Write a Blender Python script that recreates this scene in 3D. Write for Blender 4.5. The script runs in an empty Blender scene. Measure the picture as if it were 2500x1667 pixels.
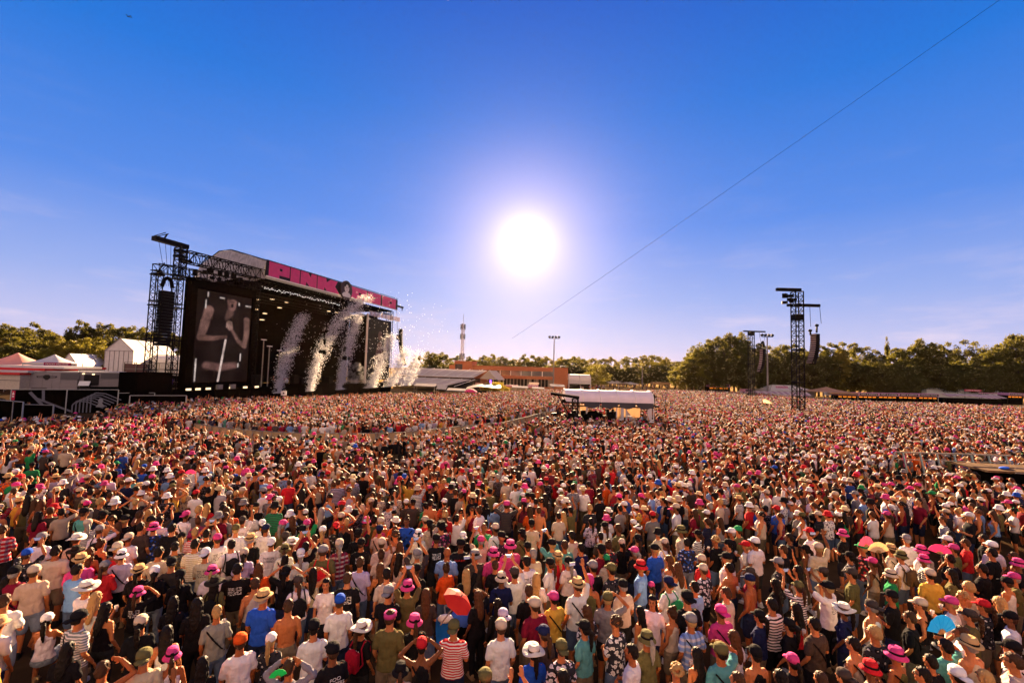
import bpy, bmesh, math, random
import numpy as np
from mathutils import Vector, Matrix, noise
rad = math.radians
sc = bpy.context.scene
COL = sc.collection
random.seed(11); np.random.seed(11)

# ---------------------------------------------------------------- camera
FPX, CH = 1080.0, 6.3
PITCH, ROLL = math.atan((901-833.5)/FPX), .027
cF = Vector((0, math.cos(PITCH), math.sin(PITCH)))
u0 = Vector((0, -math.sin(PITCH), math.cos(PITCH))); r0 = Vector((1, 0, 0))
cU = math.cos(ROLL)*u0 - math.sin(ROLL)*r0
cR = math.cos(ROLL)*r0 + math.sin(ROLL)*u0
CAM = Vector((0, 0, CH))
cam = bpy.data.cameras.new('camera'); cam.sensor_width = 36; cam.lens = FPX/2500*36
cam.clip_end = 3000; cam.clip_start = .1
co = bpy.data.objects.new('camera', cam); COL.objects.link(co)
m = Matrix.Identity(4)
for i in range(3):
    m[i][0] = cR[i]; m[i][1] = cU[i]; m[i][2] = -cF[i]; m[i][3] = CAM[i]
co.matrix_world = m
sc.camera = co
def ray(x, y): return cF + cR*((x-1250)/FPX) - cU*((y-833.5)/FPX)
def G(x, y, z=0.0):                      # where the sight line through a photo pixel meets height z
    d = ray(x, y); return CAM + d*((z-CH)/d.z)
def D(x, y, Y):                          # ... and where it reaches distance Y
    d = ray(x, y); return CAM + d*(Y/d.y)
def proj(p):
    v = Vector(p)-CAM; w = v.dot(cF)
    return (1250+FPX*v.dot(cR)/w, 833.5-FPX*v.dot(cU)/w) if w > .1 else (-9999, -9999)

# ---------------------------------------------------------------- sun and sky
SUN = ray(1285, 592).normalized()
s_el, s_az = math.asin(SUN.z), math.atan2(SUN.x, SUN.y)
sl = bpy.data.lights.new('sun', 'SUN'); sl.energy = 5.0; sl.angle = rad(.53); sl.color = (1, .66, .36)
so = bpy.data.objects.new('sun', sl); COL.objects.link(so)
so.rotation_euler = SUN.to_track_quat('Z', 'Y').to_euler(); so.location = (0, 0, 60)
sc.view_settings.view_transform = 'Standard'; sc.view_settings.look = 'None'
sc.view_settings.exposure = 2.75; sc.view_settings.gamma = 1
try:
    sc.cycles.max_bounces = 6; sc.cycles.diffuse_bounces = 3; sc.cycles.glossy_bounces = 2
    sc.cycles.transmission_bounces = 4; sc.cycles.transparent_max_bounces = 8; sc.cycles.sample_clamp_indirect = 4
    sc.cycles.use_denoising = True
except Exception: pass

class NT:
    def __init__(s, tree): s.t = tree; s.n = tree.nodes; s.l = tree.links
    def new(s, typ, **kw):
        nd = s.n.new(typ)
        for k, v in kw.items(): setattr(nd, k, v)
        return nd
    def put(s, sock, v):
        if isinstance(v, bpy.types.NodeSocket): s.l.new(v, sock)
        elif isinstance(v, (tuple, list)) and len(v) == 3 and sock.type == 'RGBA': sock.default_value = (*v, 1)
        else: sock.default_value = v
    def math(s, op, a, b=0.0, c=0.0, clamp=False):
        nd = s.new('ShaderNodeMath', operation=op, use_clamp=clamp)
        for i, v in enumerate((a, b, c)): s.put(nd.inputs[i], v)
        return nd.outputs[0]
    def dot(s, a, b):
        nd = s.new('ShaderNodeVectorMath', operation='DOT_PRODUCT'); s.put(nd.inputs[0], a); s.put(nd.inputs[1], b)
        return nd.outputs['Value']
    def mix(s, f, a, b, op='MIX'):
        nd = s.new('ShaderNodeMix', data_type='RGBA', blend_type=op); nd.clamp_factor = True
        s.put(nd.inputs[0], f); s.put(nd.inputs[6], a); s.put(nd.inputs[7], b); return nd.outputs[2]
    def ramp(s, f, stops, interp='LINEAR'):
        nd = s.new('ShaderNodeValToRGB'); e = nd.color_ramp; e.interpolation = interp
        while len(e.elements) < len(stops): e.elements.new(.5)
        for el, (p, c) in zip(e.elements, stops): el.position = p; el.color = (*c, 1) if len(c) == 3 else c
        s.put(nd.inputs[0], f); return nd.outputs[0]

w = bpy.data.worlds.new('World'); sc.world = w; w.use_nodes = True
T = NT(w.node_tree); T.n.clear()
tc = T.new('ShaderNodeTexCoord').outputs['Generated']
sep = T.new('ShaderNodeSeparateXYZ'); T.put(sep.inputs[0], tc)
sky = T.new('ShaderNodeTexSky', sky_type='NISHITA', sun_disc=False, sun_elevation=s_el, sun_rotation=s_az,
            air_density=1.0, dust_density=.6, ozone_density=2.5)
# air colour by height, saturated blue overhead, lavender near the horizon
grad = T.ramp(sep.outputs[2], [(0, (.66, .57, .84)), (.06, (.57, .57, .89)), (.15, (.33, .44, .88)), (.30, (.095, .27, .84)),
                               (.5, (.012, .185, .74)), (.70, (.002, .10, .60)), (.85, (.002, .03, .20)), (1, (.002, .02, .12))])
nsky = T.new('ShaderNodeVectorMath', operation='SCALE'); T.put(nsky.inputs[0], sky.outputs[0]); nsky.inputs[3].default_value = .1
base = T.mix(.06, grad, nsky.outputs[0])
frontness = T.ramp(T.math('ADD', T.math('MULTIPLY', T.dot(tc, (SUN.x, SUN.y, 0)), .5), .5), [(.30, (.30,)*3), (.55, (1, 1, 1))])  # unseen sky behind the camera dimmed to deepen contrast on the crowd
base = T.mix(1.0, base, frontness, 'MULTIPLY')
# aureole round the low sun
dt = T.dot(tc, tuple(SUN))
ang = T.math('ARCCOSINE', T.math('MINIMUM', dt, 1.0))           # radians from the sun
def lobe(width, power):                                          # exp(-(ang/width)^power)
    return T.math('EXPONENT', T.math('MULTIPLY', T.math('POWER', T.math('DIVIDE', ang, width), power), -1.0))
wide = lobe(.34, 1.3); mid = lobe(.15, 2.0); core = lobe(.075, 1.0); hot = lobe(.05, 2.0)
def add(base, f, col):
    s_ = T.new('ShaderNodeVectorMath', operation='SCALE'); s_.inputs[0].default_value = col; T.put(s_.inputs[3], f)
    a = T.new('ShaderNodeVectorMath', operation='ADD'); T.put(a.inputs[0], base); T.put(a.inputs[1], s_.outputs[0]); return a.outputs[0]
c = add(base, wide, (.09, .05, .05)); c = add(c, mid, (.24, .13, .12)); c = add(c, core, (1.15, .78, .5)); c = add(c, hot, (.5, .65, .8))
# thin cirrus
mp = T.new('ShaderNodeMapping'); T.put(mp.inputs[0], tc); mp.inputs['Scale'].default_value = (5, 5, 26); mp.inputs['Rotation'].default_value = (.25, .1, .3)
ns = T.new('ShaderNodeTexNoise'); T.put(ns.inputs[0], mp.outputs[0]); ns.inputs['Scale'].default_value = 1.3; ns.inputs['Detail'].default_value = 7; ns.inputs['Roughness'].default_value = .62
cl = T.ramp(ns.outputs[0], [(.52, (0, 0, 0)), (.72, (1, 1, 1))])
lowm = T.ramp(sep.outputs[2], [(.02, (0, 0, 0)), (.07, (1, 1, 1)), (.13, (.35,)*3), (.3, (.08,)*3), (.5, (0, 0, 0))])
clm = T.math('MULTIPLY', T.math('MULTIPLY', cl, lowm), .55)
c = T.mix(clm, c, (.95, .78, .90))
# warm glow added to the unseen sky behind the camera to fill the crowd
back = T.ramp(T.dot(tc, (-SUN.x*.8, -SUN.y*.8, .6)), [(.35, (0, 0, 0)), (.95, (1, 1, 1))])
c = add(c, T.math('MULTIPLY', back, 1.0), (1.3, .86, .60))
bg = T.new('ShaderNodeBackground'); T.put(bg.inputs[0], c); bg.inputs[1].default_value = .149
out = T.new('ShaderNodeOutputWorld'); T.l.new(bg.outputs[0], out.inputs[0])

# ---------------------------------------------------------------- materials
MATS = {}
def pm(name, col, rough=.7, ns=0, amt=.25, bump=0, metal=0, emit=0, transl=0, coord='Object', stretch=None, spec=.3):
    if name in MATS: return MATS[name]
    mt = bpy.data.materials.new(name); mt.use_nodes = True; t = NT(mt.node_tree)
    b = t.n['Principled BSDF']; b.inputs['Roughness'].default_value = rough; b.inputs['Metallic'].default_value = metal
    b.inputs['Specular IOR Level'].default_value = spec
    b.inputs['Base Color'].default_value = (*col, 1)
    if ns:
        c_ = t.new('ShaderNodeTexCoord').outputs[coord]
        if stretch:
            q = t.new('ShaderNodeMapping'); t.put(q.inputs[0], c_); q.inputs['Scale'].default_value = stretch; c_ = q.outputs[0]
        n_ = t.new('ShaderNodeTexNoise'); t.put(n_.inputs[0], c_); n_.inputs['Scale'].default_value = ns; n_.inputs['Detail'].default_value = 5
        r_ = t.ramp(n_.outputs[0], [(.3, tuple(x*(1-amt) for x in col)), (.7, tuple(min(1, x*(1+amt)) for x in col))])
        t.put(b.inputs['Base Color'], r_)
        if bump:
            bp = t.new('ShaderNodeBump'); bp.inputs['Strength'].default_value = bump; bp.inputs['Distance'].default_value = .05
            t.put(bp.inputs['Height'], n_.outputs[0]); t.put(b.inputs['Normal'], bp.outputs[0])
    if emit:
        b.inputs['Emission Color'].default_value = (*col, 1); b.inputs['Emission Strength'].default_value = emit
    if transl:
        tr = t.new('ShaderNodeBsdfTranslucent'); tr.inputs[0].default_value = (*[min(1, x*1.05) for x in col], 1)
        mx = t.new('ShaderNodeMixShader'); mx.inputs[0].default_value = transl
        t.l.new(b.outputs[0], mx.inputs[1]); t.l.new(tr.outputs[0], mx.inputs[2]); t.l.new(mx.outputs[0], t.n['Material Output'].inputs[0])
    MATS[name] = mt; return mt

# ---------------------------------------------------------------- mesh helpers
def mark(o, label=None, cat=None, group=None, kind=None):
    if label: o['label'] = label
    if cat: o['category'] = cat
    if group: o['group'] = group
    if kind: o['kind'] = kind
    return o
def empty(name, loc=(0, 0, 0), rz=0, label=None, cat=None, group=None):
    o = bpy.data.objects.new(name, None); COL.objects.link(o); o.location = loc; o.rotation_euler = (0, 0, rz)
    o.empty_display_size = .2; return mark(o, label, cat, group)
def perp(d):
    a = Vector((0, 0, 1)) if abs(d.z) < .9 else Vector((1, 0, 0))
    x = d.cross(a).normalized(); return x, d.cross(x).normalized()
class MB:
    def __init__(s): s.v = []; s.f = []; s.mi = []; s.cur = 0
    def add(s, vs, fs):
        o = len(s.v); s.v += [tuple(v) for v in vs]; s.f += [tuple(i+o for i in f) for f in fs]; s.mi += [s.cur]*len(fs); return s
    def box(s, c, size, rz=0, mat=None):
        hx, hy, hz = (q/2 for q in size); R = Matrix.Rotation(rz, 3, 'Z') if mat is None else mat
        vs = [Vector(c)+R@Vector((a*hx, b*hy, d*hz)) for a in (-1, 1) for b in (-1, 1) for d in (-1, 1)]
        return s.add(vs, [(0, 1, 3, 2), (4, 6, 7, 5), (0, 4, 5, 1), (2, 3, 7, 6), (0, 2, 6, 4), (1, 5, 7, 3)])
    def bx(s, x0, x1, y0, y1, z0, z1): return s.box(((x0+x1)/2, (y0+y1)/2, (z0+z1)/2), (abs(x1-x0), abs(y1-y0), abs(z1-z0)))
    def bar(s, a, b, r=.03, n=4, r2=None):
        a = Vector(a); b = Vector(b); d = (b-a)
        if d.length < 1e-6: return s
        d.normalize(); x, y = perp(d); r2 = r if r2 is None else r2; vs = []
        for p, q in ((a, r), (b, r2)):
            for i in range(n):
                t = 2*math.pi*(i+.5)/n; vs.append(p+(x*math.cos(t)+y*math.sin(t))*q*(1.2 if n == 4 else 1))
        fs = [(i, (i+1) % n, n+(i+1) % n, n+i) for i in range(n)]+[tuple(range(n-1, -1, -1)), tuple(range(n, 2*n))]
        return s.add(vs, fs)
    def path(s, pts, r=.03, n=6):
        for a, b in zip(pts[:-1], pts[1:]): s.bar(a, b, r, n)
        return s
    def rings(s, rings, cap=True, closed=True):   # rings: list of lists of points, same length
        n = len(rings[0]); vs = [p for r in rings for p in r]; fs = []
        for k in range(len(rings)-1):
            for i in range(n if closed else n-1):
                j = (i+1) % n; fs.append((k*n+i, k*n+j, (k+1)*n+j, (k+1)*n+i))
        if cap: fs += [tuple(range(n-1, -1, -1)), tuple(range((len(rings)-1)*n, len(rings)*n))]
        return s.add(vs, fs)
    def lathe(s, prof, c=(0, 0, 0), n=16, sx=1, sy=1):
        return s.rings([[(c[0]+r*sx*math.cos(2*math.pi*i/n), c[1]+r*sy*math.sin(2*math.pi*i/n), c[2]+z) for i in range(n)] for r, z in prof])
    def ell(s, c, r, n=12, m=8, mat=None):
        R = mat or Matrix.Identity(3); rr = []
        for k in range(1, m):
            t = math.pi*k/m
            rr.append([Vector(c)+R@Vector((r[0]*math.sin(t)*math.cos(2*math.pi*i/n), r[1]*math.sin(t)*math.sin(2*math.pi*i/n), -r[2]*math.cos(t))) for i in range(n)])
        s.rings(rr); return s
    def prism(s, poly, y0, y1, frame=None):      # poly of (x,z) extruded along y
        fr = frame or (lambda x, y, z: (x, y, z)); n = len(poly)
        vs = [fr(x, y0, z) for x, z in poly]+[fr(x, y1, z) for x, z in poly]
        return s.add(vs, [tuple(range(n)), tuple(range(2*n-1, n-1, -1))]+[(i, n+i, n+(i+1) % n, (i+1) % n) for i in range(n)])
    def lattice(s, a, b, wd, nseg, r=.04, rb=.02, sides=4, twist=0):   # a truss from a to b
        a = Vector(a); b = Vector(b); d = (b-a).normalized(); x, y = perp(d)
        cr = [(x*math.cos(t)+y*math.sin(t))*wd*.7071 for t in [2*math.pi*(i+.5)/sides+twist for i in range(sides)]]
        for q in cr: s.bar(a+q, b+q, r)
        for k in range(nseg+1):
            p = a+(b-a)*(k/nseg)
            for i in range(sides): s.bar(p+cr[i], p+cr[(i+1) % sides], rb)
            if k < nseg:
                p2 = a+(b-a)*((k+1)/nseg)
                for i in range(sides):
                    j = (i+1) % sides; (s.bar(p+cr[i], p2+cr[j], rb) if k % 2 else s.bar(p+cr[j], p2+cr[i], rb))
        return s
    def mesh(s, name, mats, smooth=False):
        me = bpy.data.meshes.new(name); me.from_pydata(s.v, [], s.f)
        for mt in (mats if isinstance(mats, (list, tuple)) else [mats]): me.materials.append(mt)
        if any(s.mi): me.polygons.foreach_set('material_index', s.mi)
        if smooth: me.polygons.foreach_set('use_smooth', [True]*len(me.polygons))
        me.update(); return me
    def build_each(s, name, mats, parent=None, **kw):     # every separate piece an object of its own
        grp = {}
        par = list(range(len(s.v)))
        def fd(a):
            while par[a] != a: par[a] = par[par[a]]; a = par[a]
            return a
        for f in s.f:
            for q in f[1:]: par[fd(q)] = fd(f[0])
        for f in s.f: grp.setdefault(fd(f[0]), []).append(f)
        out = []
        for fs in grp.values():
            ids = sorted({q for f in fs for q in f}); mp_ = {q: k for k, q in enumerate(ids)}; m2 = MB()
            m2.add([s.v[q] for q in ids], [tuple(mp_[q] for q in f) for f in fs]); out.append(m2.build(name, mats, parent, **kw))
        return out
    def build(s, name, mats, parent=None, smooth=False, loc=(0, 0, 0), rz=0, recalc=True, **tags):
        me = s.mesh(name, mats, smooth)
        if recalc:
            bm = bmesh.new(); bm.from_mesh(me); bmesh.ops.recalc_face_normals(bm, faces=bm.faces); bm.to_mesh(me); bm.free()
        o = bpy.data.objects.new(name, me); COL.objects.link(o); o.parent = parent; o.location = loc; o.rotation_euler = (0, 0, rz)
        return mark(o, **tags)
def text_mesh(txt, h, mat, name='lettering', parent=None, loc=(0, 0, 0), rot=(rad(90), 0, 0), width=None, depth=.02):
    cu = bpy.data.curves.new('t', 'FONT'); cu.body = txt; cu.size = 1; cu.align_x = 'CENTER'; cu.align_y = 'CENTER'; cu.extrude = .01
    o = bpy.data.objects.new('t', cu); COL.objects.link(o)
    dg = bpy.context.evaluated_depsgraph_get(); me = bpy.data.meshes.new_from_object(o.evaluated_get(dg))
    bpy.data.objects.remove(o); bpy.data.curves.remove(cu)
    vs = np.array([v.co for v in me.vertices]); mn, mx = vs.min(0), vs.max(0); sz = mx-mn
    ky = h/sz[1]; kx = ky if width is None else width/sz[0]
    for v in me.vertices:
        v.co = ((v.co.x-(mn[0]+mx[0])/2)*kx, (v.co.y-(mn[1]+mx[1])/2)*ky, v.co.z/.01*depth/2)
    me.materials.clear(); me.materials.append(mat)
    q = bpy.data.objects.new(name, me); COL.objects.link(q); q.parent = parent; q.location = loc; q.rotation_euler = rot
    return q
def cp(o, parent=None):
    c_ = o.copy(); COL.objects.link(c_); c_.parent = parent
    for ch in o.children: cp(ch, c_)
    return c_
# ================================================================ PEOPLE: body, clothes, hair, hats
def objcol(name, rough=.85, kind='plain', transl=0.0, spec=.04, sheen=.0):
    """cloth, hair or skin whose own colour is the object's colour"""
    mt = bpy.data.materials.new(name); mt.use_nodes = True; t = NT(mt.node_tree); b = t.n['Principled BSDF']
    b.inputs['Roughness'].default_value = rough; b.inputs['Specular IOR Level'].default_value = spec
    b.inputs['Sheen Weight'].default_value = sheen; b.inputs['Sheen Roughness'].default_value = .35; b.inputs['Sheen Tint'].default_value = (1, .72, .40, 1)
    oi = t.new('ShaderNodeObjectInfo'); colr = oi.outputs['Color']; tc_ = t.new('ShaderNodeTexCoord').outputs['Object']
    nz = t.new('ShaderNodeTexNoise'); t.put(nz.inputs[0], tc_); nz.inputs['Scale'].default_value = 9; nz.inputs['Detail'].default_value = 4
    colr = t.mix(.22, colr, t.ramp(nz.outputs[0], [(.3, (.45,)*3), (.7, (1, 1, 1))]), 'MULTIPLY')
    sp = t.new('ShaderNodeSeparateXYZ'); t.put(sp.inputs[0], tc_)
    if kind == 'stripe':
        wv = t.math('SINE', t.math('MULTIPLY', sp.outputs[2], 150))
        colr = t.mix(t.math('GREATER_THAN', wv, .1), colr, (.75, .70, .66))
    if kind == 'stripev':
        wv = t.math('SINE', t.math('MULTIPLY', sp.outputs[2], 120)); colr = t.mix(t.math('GREATER_THAN', wv, .2), colr, (.02, .02, .025))
    if kind in ('floral', 'leopard'):
        v = t.new('ShaderNodeTexVoronoi'); t.put(v.inputs[0], tc_); v.inputs['Scale'].default_value = 13 if kind == 'floral' else 26
        n2 = t.new('ShaderNodeTexNoise'); t.put(n2.inputs[0], tc_); n2.inputs['Scale'].default_value = 22
        k = t.math('GREATER_THAN', t.math('ADD', v.outputs['Distance'], n2.outputs[0]), .97)
        k2 = t.math('LESS_THAN', t.math('ADD', v.outputs['Distance'], n2.outputs[0]), .72)
        colr = t.mix(k, colr, (.03, .03, .04)); colr = t.mix(k2, colr, (.55, .52, .48) if kind == 'floral' else (.1, .06, .03))
    if kind == 'plaid':
        a = t.math('GREATER_THAN', t.math('SINE', t.math('MULTIPLY', sp.outputs[2], 60)), .3)
        c_ = t.math('GREATER_THAN', t.math('SINE', t.math('MULTIPLY', sp.outputs[0], 60)), .3)
        colr = t.mix(t.math('MULTIPLY', a, .6), colr, (.7, .65, .62)); colr = t.mix(t.math('MULTIPLY', c_, .5), colr, (.05, .06, .12))
    if kind == 'print':    # a block of small print between the shoulder blades
        br = t.new('ShaderNodeTexBrick'); cb = t.new('ShaderNodeCombineXYZ'); t.put(cb.inputs[0], sp.outputs[0]); t.put(cb.inputs[1], sp.outputs[2]); t.put(br.inputs[0], cb.outputs[0])
        br.inputs['Scale'].default_value = 14; br.inputs['Mortar Size'].default_value = .03; br.inputs['Brick Width'].default_value = .35; br.inputs['Row Height'].default_value = .3
        n2 = t.new('ShaderNodeTexNoise'); t.put(n2.inputs[0], tc_); n2.inputs['Scale'].default_value = 40
        ink = t.math('GREATER_THAN', n2.outputs[0], .48)
        inx = t.math('LESS_THAN', t.math('ABSOLUTE', sp.outputs[0]), .11)
        inz = t.math('LESS_THAN', t.math('ABSOLUTE', t.math('SUBTRACT', sp.outputs[2], 1.27)), .085)
        bk = t.math('LESS_THAN', sp.outputs[1], 0.0)
        row = t.math('GREATER_THAN', t.math('SINE', t.math('MULTIPLY', sp.outputs[2], 190)), -.2)
        k = t.math('MULTIPLY', t.math('MULTIPLY', t.math('MULTIPLY', inx, inz), t.math('MULTIPLY', bk, row)), ink)
        sv = t.new('ShaderNodeSeparateColor', mode='HSV'); t.put(sv.inputs[0], oi.outputs['Color'])
        contrast = t.mix(t.math('GREATER_THAN', sv.outputs[2], .25), (.75, .72, .68), (.05, .04, .05))
        colr = t.mix(k, colr, contrast)
    t.put(b.inputs['Base Color'], colr)
    bp = t.new('ShaderNodeBump'); bp.inputs['Strength'].default_value = .9; bp.inputs['Distance'].default_value = .035
    n3 = t.new('ShaderNodeTexNoise'); t.put(n3.inputs[0], tc_); n3.inputs['Scale'].default_value = 14; n3.inputs['Detail'].default_value = 3
    t.put(bp.inputs['Height'], n3.outputs[0]); t.put(b.inputs['Normal'], bp.outputs[0])
    if transl:
        tr = t.new('ShaderNodeBsdfTranslucent'); t.put(tr.inputs[0], colr); mx = t.new('ShaderNodeMixShader'); mx.inputs[0].default_value = transl
        t.l.new(b.outputs[0], mx.inputs[1]); t.l.new(tr.outputs[0], mx.inputs[2]); t.l.new(mx.outputs[0], t.n['Material Output'].inputs[0])
    return mt
SKIN = objcol('skin', .5, spec=.18); HAIR = objcol('hair', .55, spec=.12, sheen=.0)
CLOTH = {'': objcol('cloth'), 's': objcol('cloth_striped', kind='stripe'), 'v': objcol('cloth_striped_dark', kind='stripev'), 'f': objcol('cloth_floral', kind='floral'),
         'o': objcol('cloth_leopard', kind='leopard'), 'l': objcol('cloth_plaid', kind='plaid'), 'p': objcol('cloth_print', kind='print')}
HAT = objcol('hat_cloth', .8, spec=.04); STRAW = objcol('straw', .8, transl=.12); DARK = pm('dark_detail', (.008, .007, .008), .35)
LIP = pm('lips', (.32, .06, .05), .5)

def remesh(mb, name, vox, mats, smooth_it=3, disp=0.0, dscale=8, dec=None, open_bottom=None):
    me = mb.mesh(name, mats[0] if isinstance(mats, (list, tuple)) else mats)
    o = bpy.data.objects.new('tmp', me); COL.objects.link(o)
    r_ = o.modifiers.new('r', 'REMESH'); r_.mode = 'VOXEL'; r_.voxel_size = vox; r_.use_smooth_shade = True
    if smooth_it:
        s_ = o.modifiers.new('s', 'SMOOTH'); s_.iterations = smooth_it; s_.factor = .5
    if dec:
        d_ = o.modifiers.new('d', 'DECIMATE'); d_.ratio = dec
    dg = bpy.context.evaluated_depsgraph_get(); out = bpy.data.meshes.new_from_object(o.evaluated_get(dg))
    bpy.data.objects.remove(o); bpy.data.meshes.remove(me)
    out.name = name; out.materials.clear()
    for mt in (mats if isinstance(mats, (list, tuple)) else [mats]): out.materials.append(mt)
    if disp:
        for v in out.vertices:
            q = v.co*dscale; v.co += v.normal*disp*noise.noise(Vector((q.x*1.5, q.y*1.5, q.z*.8)))
    out.polygons.foreach_set('material_index', [0]*len(out.polygons)); out.polygons.foreach_set('use_smooth', [True]*len(out.polygons))
    out.update(); return out

def limb(mb, pts, rs, n=10, flat=1.0):
    """tapering tube through pts with radii rs, mitred at the joints"""
    P = [Vector(p) for p in pts]; rings = []
    x = None
    for i, p in enumerate(P):
        d = (P[min(i+1, len(P)-1)]-P[max(i-1, 0)]).normalized()
        if x is None: x, y = perp(d)
        else:
            x = (x-d*x.dot(d)).normalized(); y = d.cross(x)
        rings.append([p+(x*math.cos(2*math.pi*k/n)*flat+y*math.sin(2*math.pi*k/n))*rs[i] for k in range(n)])
    mb.rings(rings)
    for p, r_ in zip(P[1:-1], rs[1:-1]): mb.ell(p, (r_,)*3, 8, 6)
    mb.ell(P[-1], (rs[-1],)*3, 8, 6)

def torso(mb, prof, n=20):
    mb.rings([[(cx+a*math.copysign(abs(math.cos(2*math.pi*k/n))**.85, math.cos(2*math.pi*k/n)), cy+b*math.copysign(abs(math.sin(2*math.pi*k/n))**.85, math.sin(2*math.pi*k/n)), z)
               for k in range(n)] for z, a, b, cx, cy in prof])

def arm_joints(pose, s, fem):
    sh = Vector((s*(.150 if fem else .168), -.01, 1.405))
    two = {'n': ((.225, -.035, 1.125), (.205, .12, .90), (0, .5, -1)), 'f': ((.225, .03, 1.12), (.06, .24, 1.15), (-1, .1, .05)),
           'h': ((.40, .07, 1.53), (.17, .07, 1.71), (-1, 0, .35)), 'u': ((.25, .22, 1.56), (.10, .36, 1.77), (-.15, .3, 1)),
           's': ((.37, .15, 1.51), (.15, .19, 1.69), (-1, .1, .1)), 'r': ((.27, .07, 1.68), (.20, .14, 1.93), (-.05, .1, 1)),
           'c': ((.255, -.02, 1.13), (.17, .24, 1.24), (-.2, 1, .35)), 'k': ((.28, .2, 1.15), (.22, .38, .98), (0, .8, -.6))}
    p = pose if (pose in 'nfhuk' or s > 0) else 'n'
    if pose == 'c' and s < 0: p = 'n'
    e, w_, d = two[p]
    return sh, Vector((s*e[0], e[1], e[2])), Vector((s*w_[0], w_[1], w_[2])), Vector((s*d[0], d[1], d[2])).normalized()

def body_mesh(pose, fem):
    mb = MB(); k = .93 if fem else 1
    torso(mb, [(.80, .13*k+.02*fem, .095, 0, 0), (.92, .165*k+.02*fem, .115, 0, 0), (1.06, .135*k, .098, 0, .0), (1.22, .155*k, .11, 0, .01),
               (1.34, .178*k, .112, 0, .005), (1.41, .165*k, .085, 0, -.005), (1.46, .085*k, .062, 0, -.005), (1.50, .058, .058, 0, .0), (1.58, .056, .06, 0, .01)])
    mb.ell((0, .018, 1.665), (.077, .096, .112), 16, 12)                                   # skull
    mb.ell((0, .05, 1.60), (.055, .055, .058), 12, 8); mb.ell((0, .085, 1.568), (.028, .026, .024), 8, 6)      # jaw, chin
    mb.bar((0, .104, 1.685), (0, .132, 1.640), .009, 6, .016); mb.ell((0, .126, 1.639), (.017, .014, .012), 8, 6)   # nose
    for s in (-1, 1):
        mb.ell((s*.078, .012, 1.655), (.013, .024, .034), 8, 6)                                # ear
        mb.ell((s*.032, .104, 1.697), (.026, .012, .009), 8, 5)                               # brow
        mb.ell((s*.032, .098, 1.676), (.014, .014, .011), 8, 5)                                  # eyeball
        mb.ell((s*.045, .082, 1.635), (.024, .024, .022), 8, 6)                                  # cheek
    mb.ell((0, .104, 1.612), (.026, .013, .006), 8, 5); mb.ell((0, .104, 1.600), (.022, .013, .007), 8, 5)
    for s in (-1, 1):
        mb.ell((s*.142*k, -.005, 1.40), (.064, .060, .06), 10, 8)
        if fem: mb.ell((s*.075, .10, 1.27), (.062, .05, .058), 10, 8)
        a, e, w_, d = arm_joints(pose, s, fem); f_ = .86 if fem else 1
        limb(mb, [a, a.lerp(e, .35), e, e.lerp(w_, .3), w_], [.052*f_, .05*f_, .037*f_, .04*f_, .026*f_])
        x, y = perp(d)
        if abs(d.z) > .5: side = Vector((1, 0, 0))
        else: side = Vector((0, 0, 1))
        side = (side-d*side.dot(d)).normalized(); nrm = d.cross(side)
        R = Matrix((side, d, nrm)).transposed(); pc = w_+d*.055
        mb.ell(pc, (.040, .055, .019), 10, 8, R)
        cur = nrm*(.25 if pose in 'nc' else .08)
        for q, (off, ln) in enumerate(((-.030, .062), (-.010, .075), (.010, .070), (.029, .056))):
            b0 = w_+d*.092+side*off; b1 = b0+(d+cur*.6).normalized()*ln*.5; b2 = b1+(d+cur*2).normalized()*ln*.5
            limb(mb, [b0-d*.02, b1, b2], [.0095, .009, .0078], 6)
        t0 = w_+d*.03-side*.030; t1 = t0+(d-side*1.0).normalized()*.035; limb(mb, [t0, t1, t1+(d-side*.25).normalized()*.032], [.012, .0105, .009], 6)
        # legs
        kn = Vector((s*.105, .025, .50)); an = Vector((s*.115, -.02, .09))
        if pose == 'k':
            kn = Vector((s*.16, .33, .88)); an = Vector((s*.14, .10, .50))
        limb(mb, [(s*.09, 0, .88), (s*.10, .02, .70) if pose != 'k' else (s*.12, .16, .87), kn, kn.lerp(an, .3), an], [.098, .085, .056, .058, .038], 12)
    me = remesh(mb, 'body', .0095, [SKIN, DARK, LIP], 2, 0)
    for p in me.polygons:                      # eyes, brows and lips of their own colour
        c_ = p.center
        if c_.y > .10 and c_.z > 1.55:
            if abs(c_.z-1.676) < .007 and .018 < abs(c_.x) < .046: p.material_index = 1
            elif abs(c_.z-1.699) < .005 and .014 < abs(c_.x) < .056: p.material_index = 1
            elif abs(c_.z-1.606) < .010 and abs(c_.x) < .024: p.material_index = 2
    return me
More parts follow.
